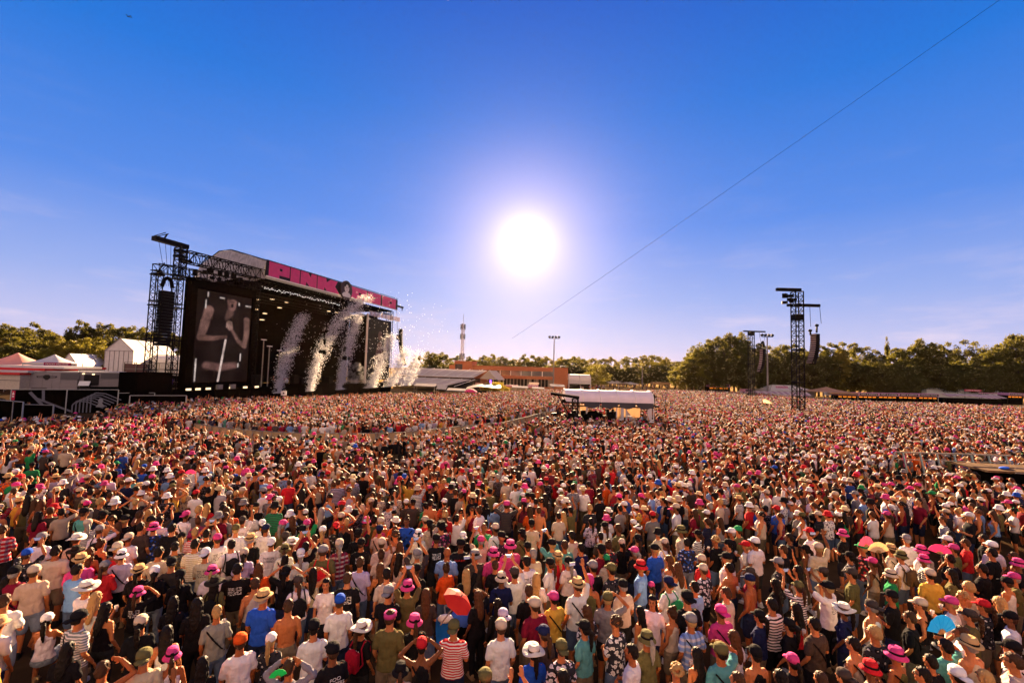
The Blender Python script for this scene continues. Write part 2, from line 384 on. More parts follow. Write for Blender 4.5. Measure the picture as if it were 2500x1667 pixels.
def tee_mesh(pose, fem, kind='tee'):
    mb = MB(); k = .93 if fem else 1; g = .022 if kind != 'tank' else .010; bot = .86 if kind != 'tank' else .93
    top = [(1.40, .165*k+g, .085+g, 0, -.005), (1.452, .115*k, .075, 0, -.005), (1.478, .074, .068, 0, .0)]
    if kind == 'tank': top = [(1.385, .125*k, .10, 0, .0), (1.43, .085*k, .078, 0, -.005)]
    torso(mb, [(bot, .172*k+.02*fem+g, .118+g, 0, 0), (1.0, .150*k+.008+g, .108+g, 0, 0), (1.10, .142*k+g, .105+g, 0, .0), (1.22, .155*k+g, .115+g, 0, .008),
               (1.34, (.178*k if kind != 'tank' else .15)+g*.6, .112+g, 0, .005)]+top)
    if fem:
        for s in (-1, 1): mb.ell((s*.075, .10, 1.27), (.066, .062, .062), 10, 8)
    if kind != 'tank':
        for s in (-1, 1):
            a, e, w_, d = arm_joints(pose, s, fem)
            mb.ell((s*.142*k, -.005, 1.40), (.078, .074, .068), 10, 8)
            if kind == 'tee': q = a.lerp(e, .68); limb(mb, [a, a.lerp(e, .35), q], [.068, .066, .066])
            else: limb(mb, [a, a.lerp(e, .35), e, e.lerp(w_, .4), w_.lerp(e, .08)], [.075, .066, .056, .054, .040])
        if kind == 'hood':
            mb.ell((0, -.075, 1.43), (.11, .06, .075), 12, 8)
    return remesh(mb, {'tee': 'shirt', 'tank': 'tank_top', 'hood': 'hoodie'}[kind], .013, CLOTH[''], 2, .018, 9)
def legs_mesh(kind, fem, pose='n'):
    mb = MB(); k = .93 if fem else 1
    torso(mb, [(.80, .14*k+.02*fem, .11, 0, 0), (.90, .170*k+.02*fem, .128, 0, 0), (1.0, .152*k+.01, .112, 0, 0)])
    if kind == 'skirt':
        torso(mb, [(.42, .26, .22, 0, 0), (.70, .21, .17, 0, 0), (.92, .172, .128, 0, 0)])
    else:
        for s in (-1, 1):
            kn = Vector((s*.105, .025, .50)); an = Vector((s*.115, -.02, .09)); md = (s*.10, .02, .70)
            if pose == 'k': kn = Vector((s*.16, .33, .88)); an = Vector((s*.14, .10, .50)); md = (s*.12, .16, .87)
            if kind == 'shorts': limb(mb, [(s*.09, 0, .88), md, kn+Vector((0, 0, .02))], [.112, .105, .092], 12)
            else: limb(mb, [(s*.09, 0, .88), md, kn, kn.lerp(an, .5), an], [.112, .098, .074, .066, .058], 12)
    return remesh(mb, {'skirt': 'skirt', 'shorts': 'shorts', 'trousers': 'trousers'}[kind], .014, CLOTH[''], 2, .008, 9)
def shoe_mesh(s, pose='n'):
    mb = MB(); dz, dy = (.42, .10) if pose == 'k' else (0, 0)
    if 1:
        mb.ell((s*.12, .03+dy, .045+dz), (.048, .135, .05), 12, 8); mb.ell((s*.118, -.04+dy, .08+dz), (.042, .05, .06), 10, 6)
        mb.box((s*.12, .03+dy, .012+dz), (.09, .26, .02))
    return mb.mesh('shoe', CLOTH[''], True)
def hair_mesh(kind):
    mb = MB(); cut = None
    if kind == 'short': mb.ell((0, .004, 1.695), (.086, .102, .098), 16, 12); mb.ell((0, -.035, 1.655), (.080, .072, .085), 14, 10)
    elif kind == 'curly':
        random.seed(5)
        for i in range(46):
            t = random.uniform(0, 2*math.pi); p = random.uniform(-.25, 1); q = math.sqrt(1-p*p)
            v = Vector((.092*q*math.cos(t), -.012+.10*q*math.sin(t), 1.69+.095*p))
            if v.y > .055 and v.z < 1.73: continue
            mb.ell(v, (.030,)*3, 8, 6)
    elif kind in ('long', 'pony', 'bun'):
        mb.ell((0, .002, 1.695), (.090, .106, .100), 16, 12); mb.ell((0, -.04, 1.65), (.086, .074, .095), 14, 10)
        if kind == 'long':
            torso(mb, [(1.22, .03, .016, 0, -.135), (1.28, .068, .026, 0, -.135), (1.40, .088, .034, 0, -.122), (1.50, .088, .048, 0, -.08), (1.64, .084, .07, 0, -.035)])
            for s in (-1, 1): limb(mb, [(s*.072, .01, 1.68), (s*.082, -.02, 1.55), (s*.09, -.04, 1.42)], [.026, .026, .016])
        if kind == 'pony': limb(mb, [(0, -.09, 1.70), (0, -.155, 1.64), (0, -.16, 1.48), (.01, -.15, 1.30)], [.035, .045, .042, .014])
        if kind == 'bun': mb.ell((0, -.06, 1.80), (.05, .05, .045), 12, 8)
    me = remesh(mb, 'hair', .011, HAIR, 1, .012, 26)
    bm = bmesh.new(); bm.from_mesh(me)          # open the face
    kill = [f for f in bm.faces if (lambda c_: c_.y > .052 and c_.z < 1.728 and abs(c_.x) < .072)(f.calc_center_median())]
    bmesh.ops.delete(bm, geom=kill, context='FACES'); bm.to_mesh(me); bm.free(); return me
def hat_parts(kind):
    """crown + brim, and the band or badge as a sub-part"""
    mb = MB(); sub = MB(); zc = 1.70
    def brim(r0, r1, z0, z1, sx=1, n=24, wob=0):
        pr = []
        for r_, z in ((r0, z0+.006), (r1, z1+.004), (r1, z1-.004), (r0, z0-.006)):
            pr.append([(r_*math.cos(2*math.pi*i/n)*sx, .004+r_*1.12*math.sin(2*math.pi*i/n), z+wob*math.cos(4*math.pi*i/n)) for i in range(n)])
        mb.rings(pr+[pr[0]], cap=False)
    if kind == 'bucket':
        mb.lathe([(.103, 0), (.098, .05), (.088, .095), (.07, .108), (.001, .112)], (0, .004, zc), 20, 1, 1.14); brim(.100, .150, zc+.004, zc-.048)
        sub.lathe([(.1055, .006), (.102, .040)], (0, .004, zc), 20, 1, 1.14)
        sub.ell((0, -.118, zc+.052), (.032, .012, .018), 10, 6)
    elif kind in ('cap', 'capback', 'visor'):
        if kind == 'visor':
            mb.lathe([(.100, .0), (.101, .05)], (0, .004, zc), 20, 1, 1.14)
        else:
            mb.lathe([(.098, -.012), (.100, .03), (.094, .065), (.07, .095), (.03, .108), (.001, .111)], (0, .004, zc), 20, 1, 1.16); mb.ell((0, .004, zc+.112), (.008,)*3, 6, 4)
        s = 1 if kind != 'capback' else -1
        rr = []
        for y, wx, z in ((.085, .082, zc+.004), (.14, .088, zc+.006), (.19, .062, zc-.008), (.205, .03, zc-.014)):
            rr.append([(-wx, s*y, z-.014), (-wx*.5, s*y, z), (0, s*y, z+.003), (wx*.5, s*y, z), (wx, s*y, z-.014), (wx*.5, s*y, z-.007), (0, s*y, z-.004), (-wx*.5, s*y, z-.007)])
        mb.rings(rr)
        sub.lathe([(.1015, -.014), (.1018, .004)], (0, .004, zc), 20, 1, 1.16)
    elif kind in ('fedora', 'straw', 'cowboy'):
        R_ = {'fedora': .155, 'straw': .215, 'cowboy': .20}[kind]
        mb.lathe([(.102, 0), (.099, .06), (.085, .108), (.055, .116), (.02, .100), (.001, .098)], (0, .004, zc), 20, 1, 1.16)
        brim(.100, R_, zc+.006, zc+(.0 if kind != 'straw' else -.012), wob={'fedora': .012, 'straw': .008, 'cowboy': -.03}[kind])
        sub.lathe([(.106, .008), (.105, .036)], (0, .004, zc), 20, 1, 1.16)
    elif kind == 'wrap':
        mb.lathe([(.094, -.05), (.100, .0), (.096, .06), (.07, .095), (.001, .108)], (0, -.004, zc), 20, 1, 1.14); mb.ell((0, -.115, zc-.03), (.03, .018, .05), 8, 6)
        sub.bar((0, -.11, zc-.05), (.03, -.13, zc-.14), .012)
    return mb, sub
HATN = {'bucket': 'bucket_hat', 'cap': 'cap', 'capback': 'cap', 'visor': 'visor', 'fedora': 'straw_hat', 'straw': 'sun_hat', 'cowboy': 'cowboy_hat', 'wrap': 'headscarf'}
LIB = {}
def lib(key, fn):
    if key not in LIB: LIB[key] = fn()
    return LIB[key]
def hatmesh(kind):
    def f():
        mb, sub = hat_parts(kind); mm = STRAW if kind in ('fedora', 'straw', 'cowboy') else HAT
        a = mb.mesh(HATN[kind], mm, True); b = sub.mesh('hat_band', HAT, True); return a, b
    return lib('hat'+kind, f)
def glasses_mesh():
    mb = MB()
    for s in (-1, 1): mb.ell((s*.033, .120, 1.676), (.027, .008, .018), 10, 6); mb.bar((s*.06, .11, 1.682), (s*.084, .0, 1.672), .004)
    mb.bar((-.02, .125, 1.682), (.02, .125, 1.682), .004); return mb.mesh('sunglasses', DARK, True)
def strap_mesh():
    mb = MB(); P = []
    for i in range(15):
        t = i/14*2*math.pi; a = .20+.0*math.cos(t)
        x = .175*math.cos(t); P.append((x, -.148*math.sin(t)-.0, 1.19+.235*math.cos(t)*-1))
    for a, b in zip(P[:-1], P[1:]): mb.bar(a, b, .013)
    mb.ell((-.10, .155, 1.00), (.075, .04, .055), 10, 8); return mb.mesh('shoulder_bag', HAT, True)
def backpack_parts(root, col, pocket=None):
    mb = MB(); mb.ell((0, -.235, 1.20), (.145, .095, .215), 14, 10); mb.box((0, -.215, 1.17), (.26, .12, .34))
    o = new_obj('bag_body', remesh(mb, 'bag_body', .016, CLOTH[''], 3, .008), root, col)
    p = MB(); p.ell((0, -.325, 1.10), (.10, .035, .10), 12, 8); new_obj('pocket', p.mesh('pocket', CLOTH[''], True), root, tuple(c_*.8 for c_ in col[:3]))
    s_ = MB()
    for s in (-1, 1): s_.path([(s*.10, -.16, 1.02), (s*.17, -.12, 1.10), (s*.13, -.13, 1.38), (s*.12, -.02, 1.475), (s*.13, .10, 1.40), (s*.15, .12, 1.22)], .014)
    new_obj('strap', s_.mesh('strap', CLOTH['']), root, col)
def new_obj(name, me, parent, col, mat=None):
    o = bpy.data.objects.new(name, me); COL.objects.link(o); o.parent = parent; o.color = (*col[:3], 1)
    if mat is not None:
        o.material_slots[0].link = 'OBJECT'; o.material_slots[0].material = mat
    return o
# colours (linear)
CC = dict(W=(.80, .77, .76), T=(.58, .46, .34), K=(.012, .011, .013), D=(.06, .045, .04), G=(.24, .23, .24), B=(.02, .09, .50), L=(.22, .38, .68), R=(.55, .02, .03),
          P=(.66, .06, .24), M=(.22, .012, .035), O=(.13, .115, .045), Y=(.70, .40, .06), E=(.02, .26, .09), V=(.52, .44, .60), N=(.015, .02, .07), A=(.72, .10, .015),
          C=(.10, .34, .32), H=(.80, .05, .26))
CN = dict(W='white', T='beige', K='black', D='dark brown', G='grey', B='blue', L='light blue', R='red', P='pink', M='maroon', O='olive green', Y='yellow', E='green',
          V='lavender', N='navy', A='orange', C='teal')
HC = dict(d=(.012, .008, .006), b=(.06, .028, .013), y=(.42, .25, .09), g=(.28, .25, .22), L=(.09, .035, .014), l=(.010, .007, .006), Y=(.48, .28, .10), u=(.05, .022, .01), t=(.03, .015, .008))
HN = dict(d='short dark hair', b='short brown hair', y='short blond hair', g='short grey hair', L='long brown hair', l='long dark hair', Y='long blond hair', u='a bun of brown hair')
SK = [(.52, .18, .065), (.58, .215, .085), (.46, .15, .05), (.38, .115, .035), (.55, .185, .06), (.20, .07, .026)]
# ================================================================ WHO STANDS WHERE (x,y in each quarter of the front strip; top; head; pose)
STRIP = ['''20,165,Rl,b;190,-30,Vh,bK;335,-45,D,R;500,-14,W,K,s;770,5,C,K;805,110,Gs,T,s;945,30,N,K;915,165,W,G,s;1085,130,K,L;1150,70,K,K;1115,0,Wk,bT;1280,25,Kk,b,u;1245,235,Kk,bR,c;1180,240,W,T
1410,145,Bf,bP;1465,80,W,d;1420,0,Wp,T;1635,5,Wp,W;1705,30,W,P;1580,150,K,d;1670,230,W,K,c;1790,185,Rs,y;1815,0,Ef,s;1895,200,Kp,d,u;1945,105,T,s;1995,250,Wp,P;2030,90,V,d;2165,160,W,O;2225,80,Wp,D,r;2300,250,K,s;2330,20,A,d
380,240,W,G;245,390,Kf,B,u;700,250,T,w;925,290,Kk,u;1075,330,Rk,T;1195,390,T,b,c;1115,400,V,bW;695,360,R,sD;740,440,P,s;820,370,Rk,L;510,360,T,d;310,550,T,T;705,530,L,d;960,500,Rh,G;1275,540,K,s;1455,370,T,d;1605,320,Oo,d;1575,470,D,K;1420,550,K,xW
1790,295,Ts,d;1885,385,Tp,W;1945,545,W,bP;1970,650,O,sK;2125,300,W,d;2240,385,V,T;2180,525,Kp,d;1655,585,Kh,K;1590,830,K,l;1810,850,K,l;1990,920,G,y,c;1265,745,Kp,bP,s;990,740,R,K;785,700,W,w;875,790,Wk,Y,c;965,890,Kk,l;625,900,Rk,b;720,975,Gs,K;1290,1020,K,T
430,990,Wk,W,k;30,820,Wp,b;1735,1060,X,d,s;1530,1110,Wk,l;2205,1195,W,A;2225,1100,W,d;620,1260,K,l;1320,1340,T,O;1050,1330,T,b;935,1450,Wk,b,s;1580,1320,Wk,bP;1745,1375,K,g;1990,1355,Rp,bP;1860,1400,K,l;2340,660,Tk,b;1290,140,D,d;130,560,M,K;60,640,D,l''',
'''55,110,W,W;90,155,W,N;245,115,Ok,P;335,70,Kp,L;180,-20,K,d;465,115,E,P,r;530,0,Kp,b;675,30,Kp,bP;610,175,Nk,W;735,135,Of,R;830,95,Kk,y;885,0,G,bP;1015,85,Mk,bP;1075,10,C,bP;1145,90,Pk,T;1135,165,T,N;1235,-20,G,b;1275,165,K,L;1280,215,Kk,q;1385,85,B,u,t
1490,205,W,bW;1480,390,D,G,u;1595,110,T,K,s;1700,135,Pf,wK;1775,50,G,D;1895,55,Kk,u;1655,250,Kp,K;1835,215,G,Y;1900,225,K,W;2090,140,E,0;2200,150,W,T;2255,225,Kf,K;2065,265,T,P,u;2070,70,K,b;1880,295,Kp,K;1755,375,L,0;2010,400,D,bG;2110,375,D,b;2180,380,P,bP;2195,490,K,b
2255,610,N,bT;40,215,W,O;140,285,Wp,W;320,285,Yk,w;270,230,T,D;425,165,M,K;535,255,Tp,b;265,345,Wp,bO;455,325,K,d,u;410,390,W,W;615,360,O,G;765,300,Ml,T;940,200,K,K,r;965,290,Kp,K;1155,290,T,T,s;1320,310,Tk,L;1315,420,Tk,l;1150,390,T,u,r;955,465,V,b;265,440,W,l;120,480,W,N
280,545,K,K,h;390,640,W,D;525,560,Tk,l,h;645,660,W,l,t;840,610,Kp,b;1140,515,Kk,L;1200,570,T,d;1475,530,K,K;1215,740,K,G;1390,690,O,bP,u;1745,515,A,u;1930,570,K,Y,r;2040,775,K,L,s;65,785,B,s;295,865,X,b;770,825,W,B;220,1085,K,R;135,1180,Kf,W;530,1065,W,K
965,1070,Kp,w;1230,970,O,vP;1150,925,M,xG;1455,1010,K,bP;1520,1235,Kk,R,h;1815,1065,Rs,O;2250,1060,W,T;2270,955,K,V;2220,850,Kh,l;1325,1460,T,bK;705,1280,Kp,K;300,1430,Gh,b,h;2290,1490,T,Y;2105,1530,K,O;10,640,A,y;2335,310,P,bP;25,520,A,L;1560,760,D,L''',
'''250,35,Kp,W;180,110,T,K;395,20,G,K;410,90,Kp,b;570,40,W,d;540,115,T,K;95,195,O,K;145,325,K,K;195,385,T,g;370,295,C,K,u;485,305,C,b;550,215,T,d;580,290,Kk,l;635,330,N,d;660,300,Vk,P;725,60,W,K;735,120,Wp,W,r;815,225,D,d;855,130,W,K;940,45,K,K;980,150,O,b
820,345,M,K;885,300,Rf,u;870,440,T,E;1010,290,K,T,f;1130,365,K,P;1165,155,K,vW;1155,245,K,K;1330,110,K,K;1265,40,A,d;1405,285,W,T;1310,340,B,K;1340,190,T,bK;1470,105,Kk,l,s;1555,170,T,bO;1605,280,Bf,d;1710,205,Wv,K;1770,125,P,P;1870,260,Kp,q,c;1690,390,K,W;1745,440,R,T
1760,530,Wf,T;1975,425,W,K;1990,295,K,K;2020,190,K,W;2125,130,K,bP;1940,65,T,d,t;2050,50,G,vP;2080,170,O,E;2150,310,W,R,c;2235,280,W,W,c;2000,515,X,d;2185,625,X,N,c;2190,560,M,D;1970,745,T,b;1680,690,L,d;1445,440,Tk,L;1525,510,Wk,L;1440,650,W,N;1280,680,N,P
1290,820,W,l,t;1185,500,L,bR;1065,495,Tk,bT;1270,480,Wk,l;915,530,Kf,O;745,505,K,G;710,635,Ok,xP;600,670,W,s,r;1020,680,T,K;420,410,R,s;350,475,W,K;520,460,Wp,K;135,455,Wp,d;225,610,Wp,Y;25,565,W,D,u;155,725,K,b;385,795,Y,P;210,855,M,T;295,1115,D,N;480,1165,R,bR
455,1255,Wf,O;200,1290,B,w;690,915,Wf,L;670,1065,C,K;880,800,G,O,s;955,1020,Wf,q;1180,920,Tk,l;1470,925,Tk,u,c;1610,790,K,K;1645,1000,Ll,G,c;1920,920,P,H,f;1240,1165,O,bO;1105,1285,W,d;1510,1465,W,q;1700,1310,Kk,l,c;1920,1285,C,O,s;2040,1145,W,L;2275,960,N,K
2240,1310,Kk,K;2080,1550,M,b;470,1530,K,d;2290,30,W,T;2335,840,T,b''',
'''120,95,W,d;220,0,Wk,K;300,100,T,K;415,55,W,K;90,205,Tk,b;200,235,K,d;385,190,W,R;450,190,W,W;550,75,W,H;600,115,O,T;575,165,K,bP;690,205,K,bP;770,150,Tk,O;885,90,Tv,A,r;945,80,W,K;1000,190,X,R;1085,15,L,vP;1080,160,K,W;1185,200,Kk,bT,s;1275,250,W,G;1240,105,N,K
1330,65,Lf,b;1430,135,W,b;1450,75,K,T;1565,20,P,P;1840,15,G,B;1825,170,K,T;1650,260,K,W;1680,215,K,d;1820,285,R,b;2105,185,T,b;2060,315,V,W;2060,375,K,d;1710,340,O,P;1675,430,K,d;1410,355,W,bP;1435,440,Wv,bP;1490,575,Y,T;1130,340,T,s;1225,405,W,bO;1130,575,E,bT,r
870,330,Rf,E;965,465,Tk,P,r;755,410,Gf,K;775,570,O,D;660,545,K,T;510,555,Tk,D;465,330,T,T,r;350,345,Ok,K,s;145,345,K,b;280,540,Tk,l,r;285,690,Wv,O,u;360,670,K,K;555,695,Wp,K,u;650,695,R,H;700,900,N,w;835,800,Kk,D;1140,780,K,K;955,870,Wk,D
1405,850,Kk,T;1310,970,K,b;1690,840,W,P,c;1690,570,O,l;1850,690,Tk,y;1790,780,Tk,q,c;1985,865,Kf,R;1860,955,O,D;2200,650,Wk,K;2265,610,O,P;1970,520,K,d;1860,490,K,d,s;2130,830,K,Y;2230,975,W,K;1855,1225,Tk,s;1785,1110,W,b;1640,1235,C,d,s;1500,1375,K,d
985,1110,Kf,y;790,1215,Tk,d;430,1030,D,d,c;200,1040,K,K;265,890,Rk,l;40,850,Wv,d;230,1375,K,P;1180,1315,Ok,bP;945,1440,Tk,bR;700,1515,K,D;585,1425,K,d;490,1540,T,b;120,1520,K,l;1430,1500,K,d;1740,1500,Wk,W;1870,1480,K,d;2000,1520,T,Y;2260,1370,T,b
2250,1255,W,K;70,660,K,l;100,470,Kf,G;2300,480,K,bP;2260,410,X,b;2290,140,P,b;1985,245,K,d''']
PEOPLE = []
for qi, s_ in enumerate(STRIP):
    for tok in s_.replace('\n', ';').split(';'):
        a = tok.split(','); X = qi*625+float(a[0])/3.76; Y = 1250+float(a[1])/3.76
        PEOPLE.append(dict(px=X, py=Y, top=a[2], head=a[3], pose=a[4] if len(a) > 4 else 'n', pos=G(X, Y, 1.66)))
PEOPLE.sort(key=lambda d: d['pos'].y)
# people further back overlap less than 0.34 m
kept = []
for d in PEOPLE:
    if all((d['pos'].xy-k['pos'].xy).length > .33 for k in kept): kept.append(d)
PEOPLE = kept; NEAR = PEOPLE[:300]; REST = PEOPLE[300:]
STAGE_C = Vector((-27, 78, 0))
def facing(pos, rnd, jit=.28):
    d = STAGE_C-pos; return math.atan2(-d.x, d.y)+rnd.gauss(0, jit)      # local +y looks at the stage

def shortdesc(d):
    """what the top and the head look like, in words"""
    t = d['top']; h = d['head']; fl = t[1:]
    if t[0] == 'X': td = 'bare shoulders'
    else:
        n_ = CN[t[0]]; g_ = 'tank top' if 'k' in fl else 'hoodie' if 'h' in fl else 'T-shirt'
        pat = 'striped ' if 's' in fl else 'dark-striped ' if 'v' in fl else 'patterned ' if ('f' in fl or 'o' in fl) else 'checked ' if 'l' in fl else 'printed ' if 'p' in fl else ''
        td = f'{n_} {pat}{g_}'
    if h == '0': hd = 'bald head'
    elif h == 'q': hd = 'curly blond hair' if d['col'] else 'curly hair'
    elif h in HN: hd = HN[h]
    elif h[0] == 'b': hd = CN.get(h[1], 'pink')+' bucket hat'
    elif h[0] == 'v': hd = CN[h[1]]+' visor'
    elif h[0] == 'x': hd = CN[h[1]]+' headscarf'
    elif h == 's': hd = 'straw hat'
    elif h[0] == 's': hd = 'black straw hat'
    elif h == 'w': hd = 'white brimmed hat'
    elif h == 'wK': hd = 'black brimmed hat'
    else: hd = dict(CN, H='hot pink')[h]+' cap'
    return td, hd
POSEW = dict(s='shading the eyes', h='both hands on head', r='one arm raised', u='both arms up', c='holding out a cup', f='arms folded', k='crouching', t='facing the camera', n='')
def head_spec(h, rnd):
    """(hair kind, hair colour, hat kind, hat colour, long haired)"""
    hairc = rnd.choice([HC['d'], HC['d'], HC['b'], HC['b'], HC['y'], HC['g']])
    if h == '0': return None, None, None, None, False
    if h == 'q': return 'curly', HC['y'] if rnd.random() < .4 else HC['b'], None, None, False
    if h in HC: return ({'d': 'short', 'b': 'short', 'y': 'short', 'g': 'short', 'L': 'long', 'l': 'long', 'Y': 'long', 'u': 'bun', 't': 'short'}[h], HC[h], None, None, h in 'LlYu')
    fem = rnd.random() < .35; hk = 'pony' if fem else 'short'
    if h[0] == 'b' and len(h) > 1: return hk, hairc, 'bucket', CC[h[1]], fem
    if h[0] == 'v' and len(h) > 1: return hk, hairc, 'visor', CC[h[1]], fem
    if h[0] == 'x' and len(h) > 1: return hk, hairc, 'wrap', CC[h[1]], fem
    if h == 's': return hk, hairc, rnd.choice(['fedora', 'straw']), (.62, .40, .18), fem
    if h[0] == 's': return 'long', HC['d'], 'straw', (.03, .025, .02), True
    if h == 'w': return hk, hairc, 'cowboy', (.80, .76, .68), fem
    if h == 'wK': return hk, hairc, 'fedora', (.012, .011, .012), fem
    return hk, hairc, 'cap' if rnd.random() < .75 else 'capback', CC[h], fem

phone_parts = None
def hold(kind, root, pose, label):
    """a thing held in the hand is a thing of its own"""
    M = root.matrix_basis
    if kind == 'phone':
        w_ = Vector((.10, .36, 1.77)); p = M@(w_+Vector((-.10 if pose == 'u' else 0, .04, .12)))
        e = empty('phone', p, root.rotation_euler.z, cut(label), 'phone', 'phones held up in the crowd')
        b_ = MB().box((0, 0, 0), (.15, .010, .075)).build('phone_case', pm('phone_black', (.01, .01, .012), .3), e); MB().box((0, -.0065, 0), (.14, .002, .066)).build('screen', pm('phone_screen', (.25, .30, .45), .2, emit=.06), e)
    else:
        p = M@Vector((.165, .33, 1.29))
        e = empty('plastic_cup', p, root.rotation_euler.z, cut(label), 'cup', 'drink cups in the crowd')
        MB().lathe([(.026, -.055), (.036, .06), (.033, .06), (.024, -.05)], n=14).build('cup_wall', pm('cup_plastic', (.75, .70, .66), .3, transl=.3), e, True)
        MB().lathe([(.025, -.05), (.033, .035)], n=12).build('drink', pm('beer', (.6, .25, .03), .2), e, True)
    return e
def make_person(d, i):
    rnd = random.Random(1000+i); pose = d['pose']; real = 'n' if pose == 't' else pose
    hk, hc, hat, hatc, fem = head_spec(d['head'], rnd); d['col'] = hk == 'curly' and hc == HC['y']
    t = d['top']; fl = t[1:]
    if 'k' in fl and d['head'] not in ('d', 'b', 'y', 'g') and rnd.random() < .5: fem = True
    if real == 'n' and rnd.random() < .25: real = 'f'
    h = rnd.gauss(1.68 if fem else 1.78, .04)
    if d['head'] in ('bR', 'P') and t[0] in 'RN' and 'k' not in fl and d['py'] > 1420: h = 1.25
    sc_ = h/1.76; pos = d['pos'].copy()
    q = G(d['px'], d['py'], (1.66 if pose != 'k' else 1.25)*sc_); pos = Vector((q.x, q.y, 0))
    rz = facing(pos, rnd)
    if pose == 't': rz = math.atan2(pos.x, -pos.y)+rnd.gauss(0, .15)
    root = empty('person', pos, rz); wv_ = rnd.gauss(1.0, .06); root.scale = (sc_*wv_, sc_*(wv_*.6+.4), sc_)
    if pose == 'k': root.location.z = -.42*sc_
    d['wr'] = rnd.random()
    key = (real, fem); skin = rnd.choice(SK)
    new_obj('body', lib(('body',)+key, lambda: body_mesh(real, fem)), root, skin)
    leg = rnd.choice(['shorts', 'shorts', 'trousers'] if not fem else ['shorts', 'shorts', 'trousers', 'skirt'])
    if pose == 'k': leg = 'shorts'
    lp = 'k' if pose == 'k' else 'n'
    lc = rnd.choice([(.012, .012, .015), (.02, .03, .07), (.10, .15, .25), (.22, .17, .11), (.03, .03, .03), (.25, .3, .38)])
    new_obj(leg, lib((leg, fem, lp), lambda: legs_mesh(leg, fem, lp)), root, lc)
    shc = rnd.choice([(.7, .7, .7), (.02, .02, .02), (.3, .2, .1)])
    for s_ in (-1, 1): new_obj('shoe', lib(('shoe', lp, s_), lambda: shoe_mesh(s_, lp)), root, shc)
    if t[0] != 'X':
        kind = 'tank' if 'k' in fl else 'hood' if 'h' in fl else 'tee'
        me = lib((kind, real if kind != 'tank' else 'n', fem), lambda: tee_mesh(real, fem, kind))
        pat = next((c_ for c_ in fl if c_ in 'svfolp'), '')
        new_obj(me.name.split('.')[0], me, root, [min(1, x*rnd.uniform(.88, 1.05)) for x in CC[t[0]]], CLOTH[pat])
    if hk: new_obj('hair', lib('hair'+hk, lambda: hair_mesh(hk)), root, hc)
    if hat:
        a, b = hatmesh(hat); o = new_obj(a.name.split('.')[0], a, root, hatc)
        bc = (.012, .01, .012) if hat in ('bucket', 'fedora', 'straw') else (.10, .04, .015) if hat == 'cowboy' else tuple(x*.6 for x in hatc)
        new_obj('hat_band', b, o, bc)
    if rnd.random() < .35: new_obj('sunglasses', lib('glasses', glasses_mesh), root, (0, 0, 0))
    if rnd.random() < .2 and t[0] != 'X': new_obj('shoulder_bag', lib('strap', strap_mesh), root, (.012, .012, .014))
    d['obj'] = root; d['fem'] = fem; d['leg'] = leg; return root
for i, d in enumerate(NEAR): make_person(d, i)
bpy.context.view_layer.update()
# ---- every label singles one person out: by look, then by who stands beside them, then by place
def near_names():
    base = {}
    for d in NEAR:
        td, hd = shortdesc(d); pw = POSEW[d['pose']]
        td2 = td if t_is_bare(d) else 'a '+td if td[0] not in 'aeiou' else 'an '+td
        d['base'] = f"person with {hd} and {td}" + (f", {pw}" if pw else '')
        d['lowbase'] = f"{hd} and {td}"
        base.setdefault(d['base'], []).append(d)
    uniq = {}
    for d in NEAR: uniq.setdefault(d['lowbase'], []).append(d)
    used = set()
    for b_, ds in base.items():
        if len(ds) == 1: ds[0]['label'] = b_; used.add(b_)
    clear = [d for d in NEAR if len(uniq[d['lowbase']]) == 1]
    for b_, ds in base.items():
        if len(ds) == 1: continue
        for d in ds:
            lab = None; cand = sorted((k for k in clear if k is not d), key=lambda k: math.hypot(k['px']-d['px'], (k['py']-d['py'])*1.3))[:6]
            for k in cand:
                dx, dy = k['px']-d['px'], k['py']-d['py']
                rel = ('left of' if dx > 0 else 'right of') if abs(dx) > abs(dy) else ('behind' if dy > 0 else 'in front of')
                ktd, khd = shortdesc(k); l_ = f"{d['base']}, {rel} the {khd} and {ktd}".replace('person with ', 'person with ')
                if len(l_.split()) > 16: l_ = f"{d['base']}, {rel} the {ktd}" if sum(shortdesc(z)[0] == ktd for z in NEAR) == 1 else f"{d['base']}, {rel} the {khd}" if sum(shortdesc(z)[1] == khd for z in NEAR) == 1 else None
                if l_ and l_ not in used: lab = l_; break
            if lab is None:
                same = sorted(ds, key=lambda z: z['px']); n_ = same.index(d)
                ordw = ['leftmost', 'second from left', 'third from left', 'fourth from left', 'fifth from left', 'sixth from left', 'seventh from left', 'eighth from left', 'ninth from left', 'tenth from left', 'eleventh from left', 'twelfth from left']
                lab = d['base'].replace(', ', ' ')+', '+(ordw[n_] if n_ < 12 else 'rightmost')+' of its kind'
            if len(lab.split()) > 16: lab = lab.replace('person with ', '').replace(' of its kind', '')
            used.add(lab); d['label'] = lab
def t_is_bare(d): return d['top'][0] == 'X'
near_names()
for d in NEAR: mark(d['obj'], d['label'], 'person', 'people standing in the front of the crowd')
def cut(l_):
    return l_ if len(l_.split()) <= 16 else ' '.join(l_.replace('plastic cup of beer', 'beer cup').replace('black phone', 'phone').replace('person with ', 'person in ').replace(' short', '').split()[:16])
def brief(d):
    td, hd = shortdesc(d); return hd, td
nph = ncup = nbp = 0
for i, d in enumerate(NEAR):
    rnd = random.Random(77+i); hd, td = brief(d)
    if d['pose'] == 'u' or (d['pose'] == 'r' and d['head'] in ('Y', 'T', 'K', 's')):
        hold('phone', d['obj'], d['pose'], f"black phone held up by person with {hd} and {td}"); nph += 1
    if d['pose'] == 'c': hold('cup', d['obj'], 'c', f"plastic cup of beer held by person with {hd} and {td}"); ncup += 1
